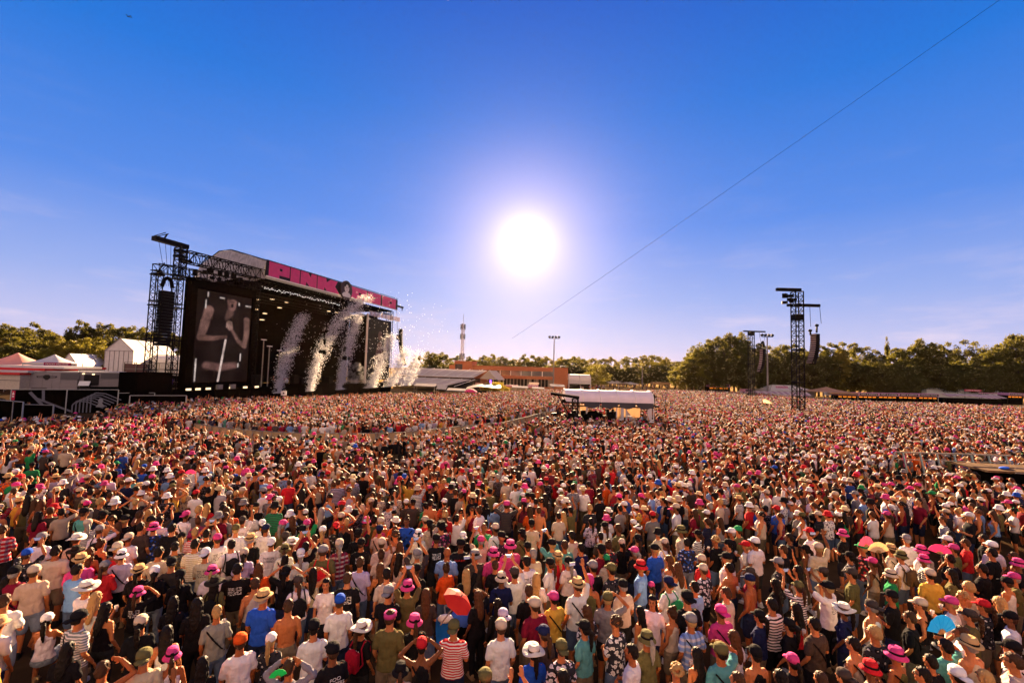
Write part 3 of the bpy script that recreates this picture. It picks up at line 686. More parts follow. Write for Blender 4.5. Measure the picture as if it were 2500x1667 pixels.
BACKPACKS = {(1, 390): (.012, .012, .014), (1, 615): (.6, .02, .03), (1, 965): (.35, .01, .03), (0, 915): (.012, .012, .014), (2, 1405): (.7, .42, .05), (2, 1440): (.02, .25, .08), (3, 1225): (.12, .08, .04),
             (0, 2125): (.012, .012, .014), (1, 1235): (.02, .12, .55), (0, 1970): (.012, .012, .014)}
names = {(.012, .012, .014): 'black', (.6, .02, .03): 'bright red', (.35, .01, .03): 'dark red', (.7, .42, .05): 'yellow', (.02, .25, .08): 'green', (.12, .08, .04): 'brown', (.02, .12, .55): 'blue'}
for (q, x), c_ in BACKPACKS.items():
    for d in NEAR:
        if abs(d['px']-(q*625+x/3.76)) < .6:
            o = d['obj']; e = empty('backpack', o.location, o.rotation_euler.z); e.scale = o.scale; backpack_parts(e, c_)
            hd, td = brief(d); mark(e, f"{names[c_]} backpack worn by person with {hd} and {td}", 'backpack', 'backpacks worn in the crowd'); break

# lettering printed on the backs of some shirts
SHIRT_TEXT = {(1, 705): (['FOO', 'FIGHTERS'], (.70, .68, .65)), (1, 140): (['OUR LIFE', 'AS FRIENDS'], (.03, .03, .05)), (0, 30): (['HELLIX'], (.02, .03, .06)), (0, 1990): (['BETT'], (.75, .72, .70)),
              (1, 965): (['ZANIA'], (.75, .72, .70)), (1, 1880): (['JOREY'], (.55, .03, .02)), (2, 1870): (['BEG', 'WOR', 'Y'], (.7, .68, .6)), (2, 735): (['1015'], (.03, .03, .04)), (1, 265): (['ROLLING', 'STONES'], (.5, .03, .03))}
for (q, x), (lines, colr) in SHIRT_TEXT.items():
    for d in NEAR:
        if abs(d['px']-(q*625+x/3.76)) < .6 and ('p' in d['top'] or x == 965):
            sh = next((c_ for c_ in d['obj'].children if c_.name.split('.')[0] in ('shirt', 'tank_top')), None)
            if sh is None: break
            sh.material_slots[0].material = CLOTH['']; mt_ = pm('shirt_ink_%d_%d' % (q, x), colr, .8, spec=.05)
            for k, ln in enumerate(lines): text_mesh(ln, .052, mt_, 'shirt_lettering', sh, (0, -.172, 1.335-.075*k), width=min(.27, .04*len(ln)+.04), depth=.004)
            break
# ================================================================ THE REST OF THE CROWD: one object, tens of thousands of people
def inst_mat(name, attr, rough, transl=0.0, spec=.04, patt=False):
    mt = bpy.data.materials.new(name); mt.use_nodes = True; t = NT(mt.node_tree); b = t.n['Principled BSDF']
    at = t.new('ShaderNodeAttribute', attribute_type='INSTANCER', attribute_name=attr); colr = at.outputs['Color']
    tc_ = t.new('ShaderNodeTexCoord').outputs['Object']
    nz = t.new('ShaderNodeTexNoise'); t.put(nz.inputs[0], tc_); nz.inputs['Scale'].default_value = 9; nz.inputs['Detail'].default_value = 2
    colr = t.mix(.25, colr, t.ramp(nz.outputs[0], [(.3, (.4,)*3), (.7, (1, 1, 1))]), 'MULTIPLY')
    if patt:
        pa = t.new('ShaderNodeAttribute', attribute_type='INSTANCER', attribute_name='patt').outputs['Fac']
        sp = t.new('ShaderNodeSeparateXYZ'); t.put(sp.inputs[0], tc_)
        st = t.math('MULTIPLY', t.math('GREATER_THAN', t.math('SINE', t.math('MULTIPLY', sp.outputs[2], 130)), .1), t.math('COMPARE', pa, 1.0, .2))
        n2 = t.new('ShaderNodeTexNoise'); t.put(n2.inputs[0], tc_); n2.inputs['Scale'].default_value = 17
        fl = t.math('MULTIPLY', t.math('GREATER_THAN', n2.outputs[0], .55), t.math('COMPARE', pa, 2.0, .2))
        colr = t.mix(st, colr, (.03, .03, .04)); colr = t.mix(fl, colr, (.10, .08, .10))
    t.put(b.inputs['Base Color'], colr); b.inputs['Roughness'].default_value = rough; b.inputs['Specular IOR Level'].default_value = spec
    b.inputs['Sheen Weight'].default_value = .0; b.inputs['Sheen Roughness'].default_value = .35; b.inputs['Sheen Tint'].default_value = (1, .72, .40, 1)
    if transl:
        tr = t.new('ShaderNodeBsdfTranslucent'); t.put(tr.inputs[0], colr); mx = t.new('ShaderNodeMixShader'); mx.inputs[0].default_value = transl
        t.l.new(b.outputs[0], mx.inputs[1]); t.l.new(tr.outputs[0], mx.inputs[2]); t.l.new(mx.outputs[0], t.n['Material Output'].inputs[0])
    return mt
CM = [inst_mat('crowd_skin', 'c_skin', .5, spec=.18), inst_mat('crowd_top', 'c_top', .85, patt=True), inst_mat('crowd_legs', 'c_leg', .85),
      inst_mat('crowd_hair', 'c_hair', .55, 0, .12), inst_mat('crowd_hat', 'c_hat', .8, .05)]
def decimated(me, ratio):
    o = bpy.data.objects.new('t', me); COL.objects.link(o); d_ = o.modifiers.new('d', 'DECIMATE'); d_.ratio = ratio
    q = bpy.data.meshes.new_from_object(o.evaluated_get(bpy.context.evaluated_depsgraph_get())); bpy.data.objects.remove(o); return q
DEC = {}
def dec(me, target):
    k = me.name
    if k not in DEC: DEC[k] = decimated(me, min(1, target/max(1, len(me.polygons)*2)))
    return DEC[k]
ccol = bpy.data.collections.new('crowd_figures')        # source figures, never linked to the scene
def variant(pose, fem, top, leg, hair, hat):
    items = [(lib(('body', pose, fem), lambda: body_mesh(pose, fem)), 0, 1500)]
    if top: items.append((lib((top, pose if top != 'tank' else 'n', fem), lambda: tee_mesh(pose, fem, top)), 1, 420))
    items.append((lib((leg, fem, 'n'), lambda: legs_mesh(leg, fem, 'n')), 2, 260))
    if hair: items.append((lib('hair'+hair, lambda: hair_mesh(hair)), 3, 320))
    if hat: items.append((hatmesh(hat)[0], 4, 260))
    vs, fs, mi, off = [], [], [], 0
    for me, k, tg in items:
        q = dec(me, tg); vs += [tuple(v.co) for v in q.vertices]; fs += [tuple(i+off for i in p.vertices) for p in q.polygons]; mi += [k]*len(q.polygons); off += len(q.vertices)
    me = bpy.data.meshes.new('figure'); me.from_pydata(vs, [], fs)
    for c_ in CM: me.materials.append(c_)
    me.polygons.foreach_set('material_index', mi); me.polygons.foreach_set('use_smooth', [True]*len(mi)); me.update()
    o = bpy.data.objects.new(f'figure_{len(ccol.objects):02d}', me); ccol.objects.link(o); return len(ccol.objects)-1
VAR = {}
spec = []
for pose in ('n', 'f', 's', 'r', 'u', 'h', 'c'):
    for hat in (None, 'bucket', 'cap', 'short2', 'long', 'fedora'):
        if hat == 'long': spec.append((pose, True, 'tank' if pose in 'nru' else 'tee', 'shorts', 'long', None, 'L'))
        elif hat == 'short2': spec.append((pose, True, 'tank' if pose != 'f' else 'tee', 'shorts', 'pony', 'cap' if pose in 'nru' else None, 'P'))
        elif hat is None: spec.append((pose, False, 'tee', 'shorts', 'short', None, 'S'))
        elif hat == 'fedora' and pose in 'nsf': spec.append((pose, False, 'tee', 'trousers', 'short', 'fedora', 'F'))
        elif hat == 'bucket': spec.append((pose, pose in 'ru', 'tee', 'shorts', 'short', 'bucket', 'B'))
        elif hat == 'cap': spec.append((pose, False, 'tee', 'shorts', 'short', 'cap', 'C'))
spec.append(('n', False, None, 'shorts', 'short', None, 'X')); spec.append(('f', False, None, 'shorts', 'short', 'cap', 'X'))
spec.append(('r', False, 'tank', 'shorts', 'short', 'capback', 'C')); spec.append(('n', False, 'tank', 'shorts', 'curly', None, 'S')); spec.append(('n', True, 'tee', 'skirt', 'bun', None, 'L'))
for s_ in spec: VAR.setdefault((s_[0], s_[6]), []).append(variant(*s_[:6]))

# ---- the ground the crowd covers
edge_px = [(-700, 1130), (-300, 1060), (-60, 1022), (60, 1018), (130, 1014), (240, 1002), (300, 985), (345, 972), (420, 970), (600, 967), (800, 963), (960, 957), (1120, 957), (1250, 952), (1330, 947), (1400, 949), (1500, 950), (1610, 949), (1700, 946),
           (1800, 951), (1950, 962), (2100, 970), (2300, 977), (2500, 985), (2700, 993), (3000, 1010)]
EDGE = [G(x, y+(7 if x > 1900 else 3), 1.7) for x, y in edge_px]
poly = [(p.x, p.y) for p in EDGE]+[(60, 5), (12, 3.2), (-12, 3.2), (-60, 5)]
def inside(px, py, pl):
    x1, y1 = np.array(pl).T; x2, y2 = np.roll(x1, -1), np.roll(y1, -1); r = np.zeros(len(px), bool)
    for a, b, c_, d_ in zip(x1, y1, x2, y2):
        if b == d_: continue
        k = ((b > py) != (d_ > py)) & (px < (c_-a)*(py-b)/(d_-b)+a); r ^= k
    return r
rng = np.random.default_rng(4)
def grid(s, x0, x1, y0, y1, jit):
    nx, ny = int((x1-x0)/s), int((y1-y0)/(s*.87)); X, Y = np.meshgrid(np.arange(nx), np.arange(ny))
    X = x0+(X+.5*(Y % 2))*s; Y = y0+Y*s*.87; X = X+rng.normal(0, jit, X.shape); Y = Y+rng.normal(0, jit, Y.shape); return X.ravel(), Y.ravel()
xs, ys = grid(.555, -140, 150, 3, 125, .24)
m_ = inside(xs, ys, poly)
xs, ys = xs[m_], ys[m_]
# in or near the picture only
vx = np.abs(xs)/np.maximum(ys+3, .1); m_ = vx < 1.36; xs, ys = xs[m_], ys[m_]
def projn(x, y, z):
    v = np.stack([x-CAM.x, y-CAM.y, np.full_like(x, z-CAM.z)]); w_ = cF.x*v[0]+cF.y*v[1]+cF.z*v[2]
    return 1250+FPX*(cR.x*v[0]+cR.y*v[1]+cR.z*v[2])/w_, 833.5-FPX*(cU.x*v[0]+cU.y*v[1]+cU.z*v[2])/w_
PX, PY = projn(xs, ys, 1.66)
keep = np.ones(len(xs), bool)
# density: thinner close to the camera and far right, packed near the stage
dens = np.where(ys < 16, .50, np.where(ys < 30, .72, np.where(ys < 60, .92, 1.0)))
dens = np.where(xs > ys*.75, dens*.92, dens)
cl_ = np.array([noise.noise(Vector((x*.55, y*.55, 7))) for x, y in zip(xs, ys)]); keep &= rng.random(len(xs)) < dens*(1+.55*cl_)
# the front strip is filled by the people built one by one
strip = (PY > 1268) & (PY < 1700) & (PX > -15) & (PX < 2515)
keep &= ~strip
def away(pts, r_):
    global keep
    for p in pts: keep &= (xs-p[0])**2+(ys-p[1])**2 > r_*r_
away([(d['pos'].x, d['pos'].y) for d in NEAR], .34)
# curved barrier with a clear strip behind it, sound tower, masts, platform
BAR1 = [(475, 1035), (560, 1046), (640, 1053), (740, 1058), (860, 1059), (980, 1056), (1080, 1046), (1170, 1036), (1230, 1031), (1290, 1017), (1325, 1007), (1352, 1004)]
BARP = [G(x, y, 1.1) for x, y in BAR1]
def seg_clear(pts, r_, shift=(0, 0)):
    for a, b in zip(pts[:-1], pts[1:]):
        for k in np.linspace(0, 1, 12): away([(a.x+(b.x-a.x)*k+shift[0], a.y+(b.y-a.y)*k+shift[1])], r_)
seg_clear(BARP, .6, (0, 0)); seg_clear(BARP, 1.5, (.3, -1.5)); seg_clear(BARP, 1.5, (.6, -3.0))
BAR2 = [G(x, y, 1.1) for x, y in ((1612, 1013), (1640, 1014), (1668, 1016))]; seg_clear(BAR2, 1.6, (0, -1.6))
FOHC = G(1485, 1056, 0); keep &= ~((np.abs(xs-FOHC.x+.6) < 6.3) & (ys > FOHC.y-2.2) & (ys < FOHC.y+4.2))
PLAT = G(2500, 1190, .8); away([(PLAT.x+k, PLAT.y-.2*k) for k in (-1.5, 0, 1.5, 3, 4.5)], 1.9)
away([(PLAT.x+k, PLAT.y+2.2) for k in (-4, -3, -2, -1, 0, 1.5, 3, 4.5)], .8)
MAST1 = G(1950, 1030, 0); MAST2 = G(1835, 984, 0); away([(MAST1.x, MAST1.y)], .9); away([(MAST2.x, MAST2.y)], 1.2)
nz_ = np.array([noise.noise(Vector((x*.22, y*.22, 3))) for x, y in zip(xs, ys)]); keep &= ~((nz_ > .42) & (ys < 45))
xs, ys, PX, PY = xs[keep], ys[keep], PX[keep], PY[keep]
# loose strollers on the straw-coloured field behind
fx, fy = [], []
rn = random.Random(8)
for k in range(210):
    p = G(rn.uniform(1380, 1760), rn.choice([rn.uniform(936, 946), rn.uniform(931, 938)]), 1.2)
    if p.y < 230: fx.append(p.x); fy.append(p.y)
xs = np.concatenate([xs, fx]); ys = np.concatenate([ys, fy])
N = len(xs)
# ---- looks
tops = [('W', 23), ('T', 11), ('K', 28), ('D', 11), ('G', 6), ('R', 6), ('P', 2.5), ('M', 7), ('B', 2.5), ('L', 4), ('O', 4), ('A', 1.8), ('Y', 1.8), ('E', 1.2), ('C', 1.2), ('V', 3), ('N', 3)]
tk = [a for a, b in tops]; tw = np.array([b for a, b in tops], float); tw /= tw.sum()
ti = rng.choice(len(tk), N, p=tw); ctop = np.array([CC[k] for k in tk])[ti]*rng.uniform(.62, 1.05, (N, 1))
hats = [('P', 13), ('W', 20), ('K', 20), ('T', 14), ('R', 5), ('B', 3), ('O', 5), ('G', 5), ('E', 2), ('H', 3)]
hk_ = [a for a, b in hats]; hw = np.array([b for a, b in hats], float); hw /= hw.sum(); chat = np.array([CC[k] for k in hk_])[rng.choice(len(hk_), N, p=hw)]*rng.uniform(.85, 1.05, (N, 1))
hrs = np.array([HC[k] for k in ('d', 'b', 'L', 'y', 'g', 'u')]); chair = hrs[rng.choice(6, N, p=[.42, .24, .12, .11, .03, .08])]
cskin = np.array(SK)[rng.choice(6, N, p=[.26, .2, .2, .12, .17, .05])]*rng.uniform(.85, 1.1, (N, 1))
lgs = np.array([(.010, .010, .012), (.014, .02, .05), (.05, .08, .14), (.10, .08, .05), (.02, .02, .02)]); cleg = lgs[rng.choice(5, N)]
patt = rng.choice([0, 1, 2], N, p=[.72, .10, .18]).astype(float)
dS = np.hypot(xs+27, ys-78); lively = np.clip(1.25-dS/70, .15, 1)
var = np.zeros(N, np.int32); style_w = dict(S=.32, L=.18, P=.08, C=.20, B=.12, F=.06, X=.035)
st = list(style_w); sw = np.array([style_w[k] for k in st]); sw /= sw.sum(); sty = rng.choice(len(st), N, p=sw)
u_ = rng.random(N)
for i in range(N):
    L_ = lively[i]; r_ = u_[i]
    pose = 'r' if r_ < .22*L_ else 'u' if r_ < .34*L_ else 's' if r_ < .34*L_+.05 else 'h' if r_ < .34*L_+.07 else 'c' if r_ < .34*L_+.12 else 'f' if r_ < .34*L_+.25 else 'n'
    k = st[sty[i]]
    while (pose, k) not in VAR: pose = 'n' if k in 'FX' else pose; k = k if (pose, k) in VAR else 'S'
    var[i] = VAR[(pose, k)][rng.integers(len(VAR[(pose, k)]))]
    if k == 'F': chat[i] = rn.choice([(.62, .40, .18), (.70, .55, .32), (.75, .7, .6)])
rz_ = np.arctan2(-(-27-xs), 78-ys)+rng.normal(0, .3, N)
rz_[-len(fx):] = rng.uniform(0, 6.28, len(fx))
hs = rng.normal(.965, .045, N)
me = bpy.data.meshes.new('crowd'); me.vertices.add(N); me.vertices.foreach_set('co', np.stack([xs, ys, np.zeros(N)], 1).ravel())
def vattr(n, typ, v):
    a = me.attributes.new(n, typ, 'POINT'); a.data.foreach_set({'FLOAT_VECTOR': 'vector', 'FLOAT_COLOR': 'color', 'INT': 'value', 'FLOAT': 'value'}[typ], np.ascontiguousarray(v).ravel())
rgba = lambda c_: np.concatenate([np.clip(c_, 0, 1), np.ones((N, 1))], 1).astype(np.float32)
for n, v in (('c_top', ctop), ('c_hat', chat), ('c_hair', chair), ('c_skin', cskin), ('c_leg', cleg)): vattr(n, 'FLOAT_COLOR', rgba(v))
vattr('patt', 'FLOAT', patt.astype(np.float32)); vattr('var', 'INT', var)
vattr('rot', 'FLOAT_VECTOR', np.stack([rng.normal(0, .03, N), rng.normal(0, .03, N), rz_], 1).astype(np.float32)); vattr('scl', 'FLOAT_VECTOR', np.stack([hs, hs, hs], 1).astype(np.float32))
crowd = bpy.data.objects.new('crowd', me); COL.objects.link(crowd)
mark(crowd, 'dense festival crowd filling the whole field behind the front people', 'crowd', None, 'stuff')
ng = bpy.data.node_groups.new('people_on_points', 'GeometryNodeTree'); ng.interface.new_socket('Geometry', in_out='INPUT', socket_type='NodeSocketGeometry'); ng.interface.new_socket('Geometry', in_out='OUTPUT', socket_type='NodeSocketGeometry')
gi = ng.nodes.new('NodeGroupInput'); go = ng.nodes.new('NodeGroupOutput'); iop = ng.nodes.new('GeometryNodeInstanceOnPoints'); ci = ng.nodes.new('GeometryNodeCollectionInfo')
ci.inputs['Collection'].default_value = ccol; ci.inputs['Separate Children'].default_value = True; ci.inputs['Reset Children'].default_value = True
def na(name, typ):
    q = ng.nodes.new('GeometryNodeInputNamedAttribute'); q.data_type = typ; q.inputs[0].default_value = name; return q.outputs[0]
mv = ng.nodes.new('GeometryNodeMeshToPoints'); L = ng.links
L.new(gi.outputs[0], mv.inputs[0]); L.new(mv.outputs[0], iop.inputs['Points']); L.new(ci.outputs[0], iop.inputs['Instance']); iop.inputs['Pick Instance'].default_value = True
L.new(na('var', 'INT'), iop.inputs['Instance Index']); L.new(na('rot', 'FLOAT_VECTOR'), iop.inputs['Rotation']); L.new(na('scl', 'FLOAT_VECTOR'), iop.inputs['Scale'])
L.new(iop.outputs[0], go.inputs[0]); crowd.modifiers.new('people', 'NODES').node_group = ng
print('CROWD', N)
# ================================================================ GROUND
M_black = pm('black_drape', (.0025, .002, .002), .95, 3, .5, spec=0); M_truss = pm('truss_dark', (.006, .005, .005), .6, spec=.05); M_steel = pm('galvanised_steel', (.22, .20, .18), .85, 6, .2, spec=.1)
M_white = pm('white_pvc', (.62, .60, .62), .5, 2, .06, .05, transl=.25); M_pink = pm('pink_banner', (.82, .07, .27), .7, 1.2, .12, .35, transl=.30); M_ink = pm('banner_black', (.010, .008, .010), .7)
M_cream = pm('lettering_white', (.80, .76, .72), .6); M_glow = pm('lamp_glow', (1, .72, .40), .4, emit=.28); M_amber = pm('counter_lights', (1, .30, .02), .4, emit=.11)
M_glass = pm('window_glass', (.03, .028, .03), .12, spec=.8); M_brick = pm('orange_brick', (.40, .135, .055), .85, 5, .2, .2); M_wood = pm('timber', (.40, .24, .10), .8, 6, .25, .2)
M_tarp = pm('roof_tarpaulin', (.30, .29, .33), .55, .5, .35, .5, stretch=(6, 6, .5), transl=.15)
def structure(o): o['kind'] = 'structure'; return o
gm = bpy.data.materials.new('trampled_ground'); gm.use_nodes = True; t = NT(gm.node_tree); b = t.n['Principled BSDF']; b.inputs['Roughness'].default_value = 1; b.inputs['Specular IOR Level'].default_value = .0
c_ = t.new('ShaderNodeTexCoord').outputs['Object']; n1 = t.new('ShaderNodeTexNoise'); t.put(n1.inputs[0], c_); n1.inputs['Scale'].default_value = .06; n1.inputs['Detail'].default_value = 6
n2 = t.new('ShaderNodeTexNoise'); t.put(n2.inputs[0], c_); n2.inputs['Scale'].default_value = 2.2; n2.inputs['Detail'].default_value = 7
sp = t.new('ShaderNodeSeparateXYZ'); t.put(sp.inputs[0], c_)
near = t.mix(t.math('MULTIPLY', n2.outputs[0], 1.0), (.020, .014, .010), (.07, .045, .025)); straw = t.mix(n2.outputs[0], (.24, .15, .06), (.46, .31, .13))
farm = t.math('MULTIPLY', t.math('SUBTRACT', t.math('ADD', sp.outputs[1], t.math('MULTIPLY', n1.outputs[0], 30)), 122), .1, clamp=True)
t.put(b.inputs['Base Color'], t.mix(farm, near, straw))
g = MB(); g.add([(-900, -60, 0), (900, -60, 0), (900, 1500, 0), (-900, 1500, 0)], [(0, 1, 2, 3)]); structure(g.build('ground', gm))

# ================================================================ STAGE (local x along its front, y to the back, z up)
SA = G(650, 673, 20.0); SB = G(970, 757, 20.0); SU = (SB-SA); SU.z = 0; SLEN = SU.length; SU.normalize(); SN = Vector((SU.y, -SU.x, 0))
SA = Vector((SA.x, SA.y, 0)); SROT = math.atan2(SU.y, SU.x)
def sl(px, py, b=0.0):            # photo pixel -> local (x, z) on the plane y=b
    A = SA-SN*b; d = ray(px, py); t_ = (A-CAM).dot(SN)/d.dot(SN); P = CAM+d*t_; return (P-A).dot(SU), P.z
def sw_(x, y, z): return SA+SU*x-SN*y+Vector((0, 0, z))
stage = empty('festival_stage', SA, SROT, 'huge black open-air stage under a pink lettered banner on the left', 'stage')
L0, L1 = -12.5, SLEN
mb = MB(); mb.bx(-1, 39.5, .6, 13, .02, 2.35); mb.bx(-13.5, -1.001, .6, 3.5, .02, 2.35); mb.build('deck', M_black, stage)
mb = MB(); mb.bx(-13.2, 39.6, .35, .6, .02, 2.25)
for k in range(27): mb.bx(-13.2+k*2, -13.1+k*2, .30, .348, .05, 2.2)
mb.build('deck_front_drape', M_black, stage)
mb = MB(); mb.bx(-.8, 39, 12.6, 13, 2.4, 19.5); mb.bx(39.1, 39.5, 5, 12.6, 2.4, 18.8); mb.build('backdrop', M_black, stage)
mb = MB(); mb.bx(-.8, 40, 1.2, 12.8, 19.55, 19.8); mb.build('roof_ceiling', M_black, stage)
# roof cover: cross-section front edge, ridge, back
mb = MB(); nx = 24; prof = [(.25, 22.45, 0), (3, 22.6, .7), (7, 22.4, 2.0), (9.3, 22.1, 2.1), (13, 20.0, 1.9)]
for k in range(nx+1):
    x = .02+(SLEN-.1)*k/nx
    for y, z, up in prof: mb.v.append((x, y, z+up*max(0, 1-x/9)+.03*math.sin(k*2.1)))
for k in range(nx):
    for j in range(4): a = k*5+j; mb.f.append((a, a+1, a+6, a+5)); mb.mi.append(0)
mb.build('roof_cover', M_tarp, stage, True)
# near end: grey tarpaulin sloping away towards the back left, with drips and folds
tp = []
cols = 26
topc = [sl(653, 635), sl(600, 622, 4), sl(545, 607, 9), sl(520, 617, 14)]
def lerp_poly(P, t_):
    q = t_*(len(P)-1); i = min(int(q), len(P)-2); f = q-i; return tuple(P[i][k]+(P[i+1][k]-P[i][k])*f for k in range(len(P[0])))
TOPS = [(0, .1, 22.45), (-.1, 3.2, 23.35), (-.3, 7, 24.4), (-.5, 9.3, 24.2), (-.8, 12.6, 21.9)]
BOTS = [(-.05, .15, 19.6), (-.8, 1.8, 18.9), (-1.2, 4.8, 19.4), (-1.4, 8.5, 18.9), (-1.5, 12.6, 18.7)]
mb = MB()
for i in range(cols+1):
    a = lerp_poly(TOPS, i/cols); b_ = lerp_poly(BOTS, i/cols)
    for j in range(9):
        f = j/8; w_ = math.sin(i*1.9)*.16*f+math.sin(i*.7+j)*.08; mb.v.append((a[0]+(b_[0]-a[0])*f+w_-.35*math.sin(f*3.14), a[1]+(b_[1]-a[1])*f, a[2]+(b_[2]-a[2])*f))
for i in range(cols):
    for j in range(8): q = i*9+j; mb.f.append((q, q+1, q+10, q+9)); mb.mi.append(0)
mb.build('roof_end_tarpaulin', M_tarp, stage, True)
mb = MB(); mb.path([TOPS[0], TOPS[1], TOPS[2], TOPS[3], TOPS[4]], .09); mb.bar((0, .1, 22.55), (SLEN, .1, 22.75), .08); mb.build('roof_edge_tube', M_truss, stage)
# banner
BZ0, BZ1 = 20.05, 22.5
ban = MB().bx(0, SLEN, 0, .22, BZ0, BZ1).build('banner', M_ink, stage)
def bpoly(pts, name='letter', d=.03, m_=None, parent=None, y0=-.004):    # px outline -> flat raised shape on the banner
    P = [sl(x, y, 0) for x, y in pts]; q = MB(); q.prism([(a, min(BZ1-.02, max(BZ0+.02, z)) if m_ is None else z) for a, z in P], y0-d, y0)
    return q.build(name, m_ or M_pink, parent or ban)
def L2(x0, x1, f0=0, f1=1): return x0, x1, BZ0+.04+(BZ1-BZ0-.08)*f0, BZ0+.04+(BZ1-BZ0-.08)*f1
def lx(px): return sl(px, 690, 0)[0]
def block(poly): q = MB(); q.prism(poly, -.034, -.004); return q
h0, h1 = BZ0+.06, BZ1-.06; hh = h1-h0
xP0, xP1, xI1, xN1, xK1 = lx(653), lx(707), lx(732), lx(774), lx(822)
g_ = .12
def quadhole(x0, x1, hx0, hx1, hz0, hz1):      # a block with a square counter
    q = MB()
    q.prism([(x0, h0), (hx0, h0), (hx0, h1), (x0, h1)], -.034, -.004); q.prism([(hx1, h0), (x1, h0), (x1, h1), (hx1, h1)], -.034, -.004)
    q.prism([(hx0, h0), (hx1, h0), (hx1, hz0), (hx0, hz0)], -.034, -.004); q.prism([(hx0, hz1), (hx1, hz1), (hx1, h1), (hx0, h1)], -.034, -.004); return q
wP = xP1-xP0
q = MB(); a, b2, c2 = xP0+g_, xP0+wP*.45, xP1-g_; hx0, hx1 = xP0+wP*.50, xP0+wP*.63
q.prism([(a, h0), (hx0, h0), (hx0, h1), (a, h1)], -.034, -.004); q.prism([(hx0, h0+hh*.2), (hx1, h0+hh*.2), (hx1, h0+hh*.52), (hx0, h0+hh*.52)], -.034, -.004)
q.prism([(hx0, h0+hh*.70), (hx1, h0+hh*.70), (hx1, h1), (hx0, h1)], -.034, -.004); q.prism([(hx1, h0+hh*.2), (c2, h0+hh*.2), (c2, h1), (hx1, h1)], -.034, -.004); q.build('letter_p', M_pink, ban)
block([(xP1+g_, h0), (xI1-g_, h0), (xI1-g_, h1), (xP1+g_, h1)]).build('letter_i', M_pink, ban)
x0, x1 = xI1+g_, xN1-g_; W_ = x1-x0
block([(x0, h0), (x0+W_*.33, h0), (x0+W_*.34, h0+hh*.3), (x0+W_*.55, h0), (x1, h0), (x1, h1), (x0+W_*.66, h1), (x0+W_*.6, h1-hh*.3), (x0+W_*.45, h1), (x0, h1)]).build('letter_n', M_pink, ban)
x0, x1 = xN1+g_, xK1; W_ = x1-x0
block([(x0, h0), (x0+W_*.33, h0), (x0+W_*.36, h0+hh*.28), (x0+W_*.48, h0), (x1+W_*.18, h0), (x1-W_*.08, h0+hh*.52), (x1+W_*.05, h1), (x0+W_*.66, h1), (x0+W_*.47, h1-hh*.3), (x0+W_*.42, h1), (x0, h1)]).build('letter_k', M_pink, ban)
for nm, p0, p1, fx_ in (('letter_p', 857, 898, .55), ('letter_o', 899, 932, .5), ('letter_p', 934, 969, .62)):
    x0, x1 = lx(p0)+g_, lx(p1)-g_; W_ = x1-x0; quadhole(x0, x1, x0+W_*(fx_-.08), x0+W_*(fx_+.08), h0+hh*.42, h0+hh*.60).build(nm, M_pink, ban)
MB().bx(0, SLEN, -.10, .02, BZ0-.16, BZ0).build('banner_rail', M_cream, stage)
# round emblem with a pale curly-haired face
ex = (lx(829)+lx(857))/2; er = (lx(857)-lx(828))/2*.96; ez = (BZ0+BZ1)/2-.1
def disc(q, cx, cz, rx, rz, y0, y1, n=28, a0=0, a1=2*math.pi): q.prism([(cx+rx*math.cos(a0+(a1-a0)*i/n), cz+rz*math.sin(a0+(a1-a0)*i/n)) for i in range(n)], y0, y1)
em = MB(); disc(em, ex, ez, er, 1.95, -.42, -.14, 36); em = em.build('round_emblem', pm('emblem_brown', (.045, .022, .022), .6), stage)
q = MB(); q.prism([(ex+a*er, ez+b_) for a, b_ in ((-.62, -1.35), (.62, -1.35), (.72, -.85), (.42, -.42), (.16, -.38), (-.16, -.38), (-.5, -.45), (-.78, -.9))], -.46, -.424); q.build('emblem_shoulders', pm('emblem_pale', (.55, .50, .48), .6), em)
q = MB(); disc(q, ex-.02, ez+.45, er*.40, .88, -.47, -.424, 24); q.build('emblem_face', pm('emblem_pale', (0, 0, 0)), em)
q = MB()
for k in range(9): t_ = math.pi*(k/8*1.1-.05); disc(q, ex-.02+er*.34*math.cos(t_), ez+.95+.42*math.sin(t_), er*.14, .24, -.50, -.474, 10)
for s in (-1, 1): disc(q, ex-.02+s*er*.15, ez+.52, er*.06, .13, -.50, -.474, 8)
disc(q, ex-.02, ez+.02, er*.09, .07, -.50, -.474, 8); q.build('emblem_ink', M_ink, em)
# front towers and trusses
mb = MB()
for x in (-.6, SLEN-.8): mb.lattice((x, 1.5, 2.4), (x, 1.5, 19.6), 1.1, 12, .06, .035)
mb.lattice((-.6, 1.5, 19.0), (SLEN-.8, 1.5, 19.2), .9, 26, .05, .03); mb.build('front_truss', M_truss, stage)
mb = MB()
for y in (4.5, 8, 11.5, 15): mb.lattice((.5, y, 17.6+.02*y), (SLEN-1, y, 17.6+.02*y), .6, 26, .04, .02)
mb.build('lighting_truss', M_truss, stage)
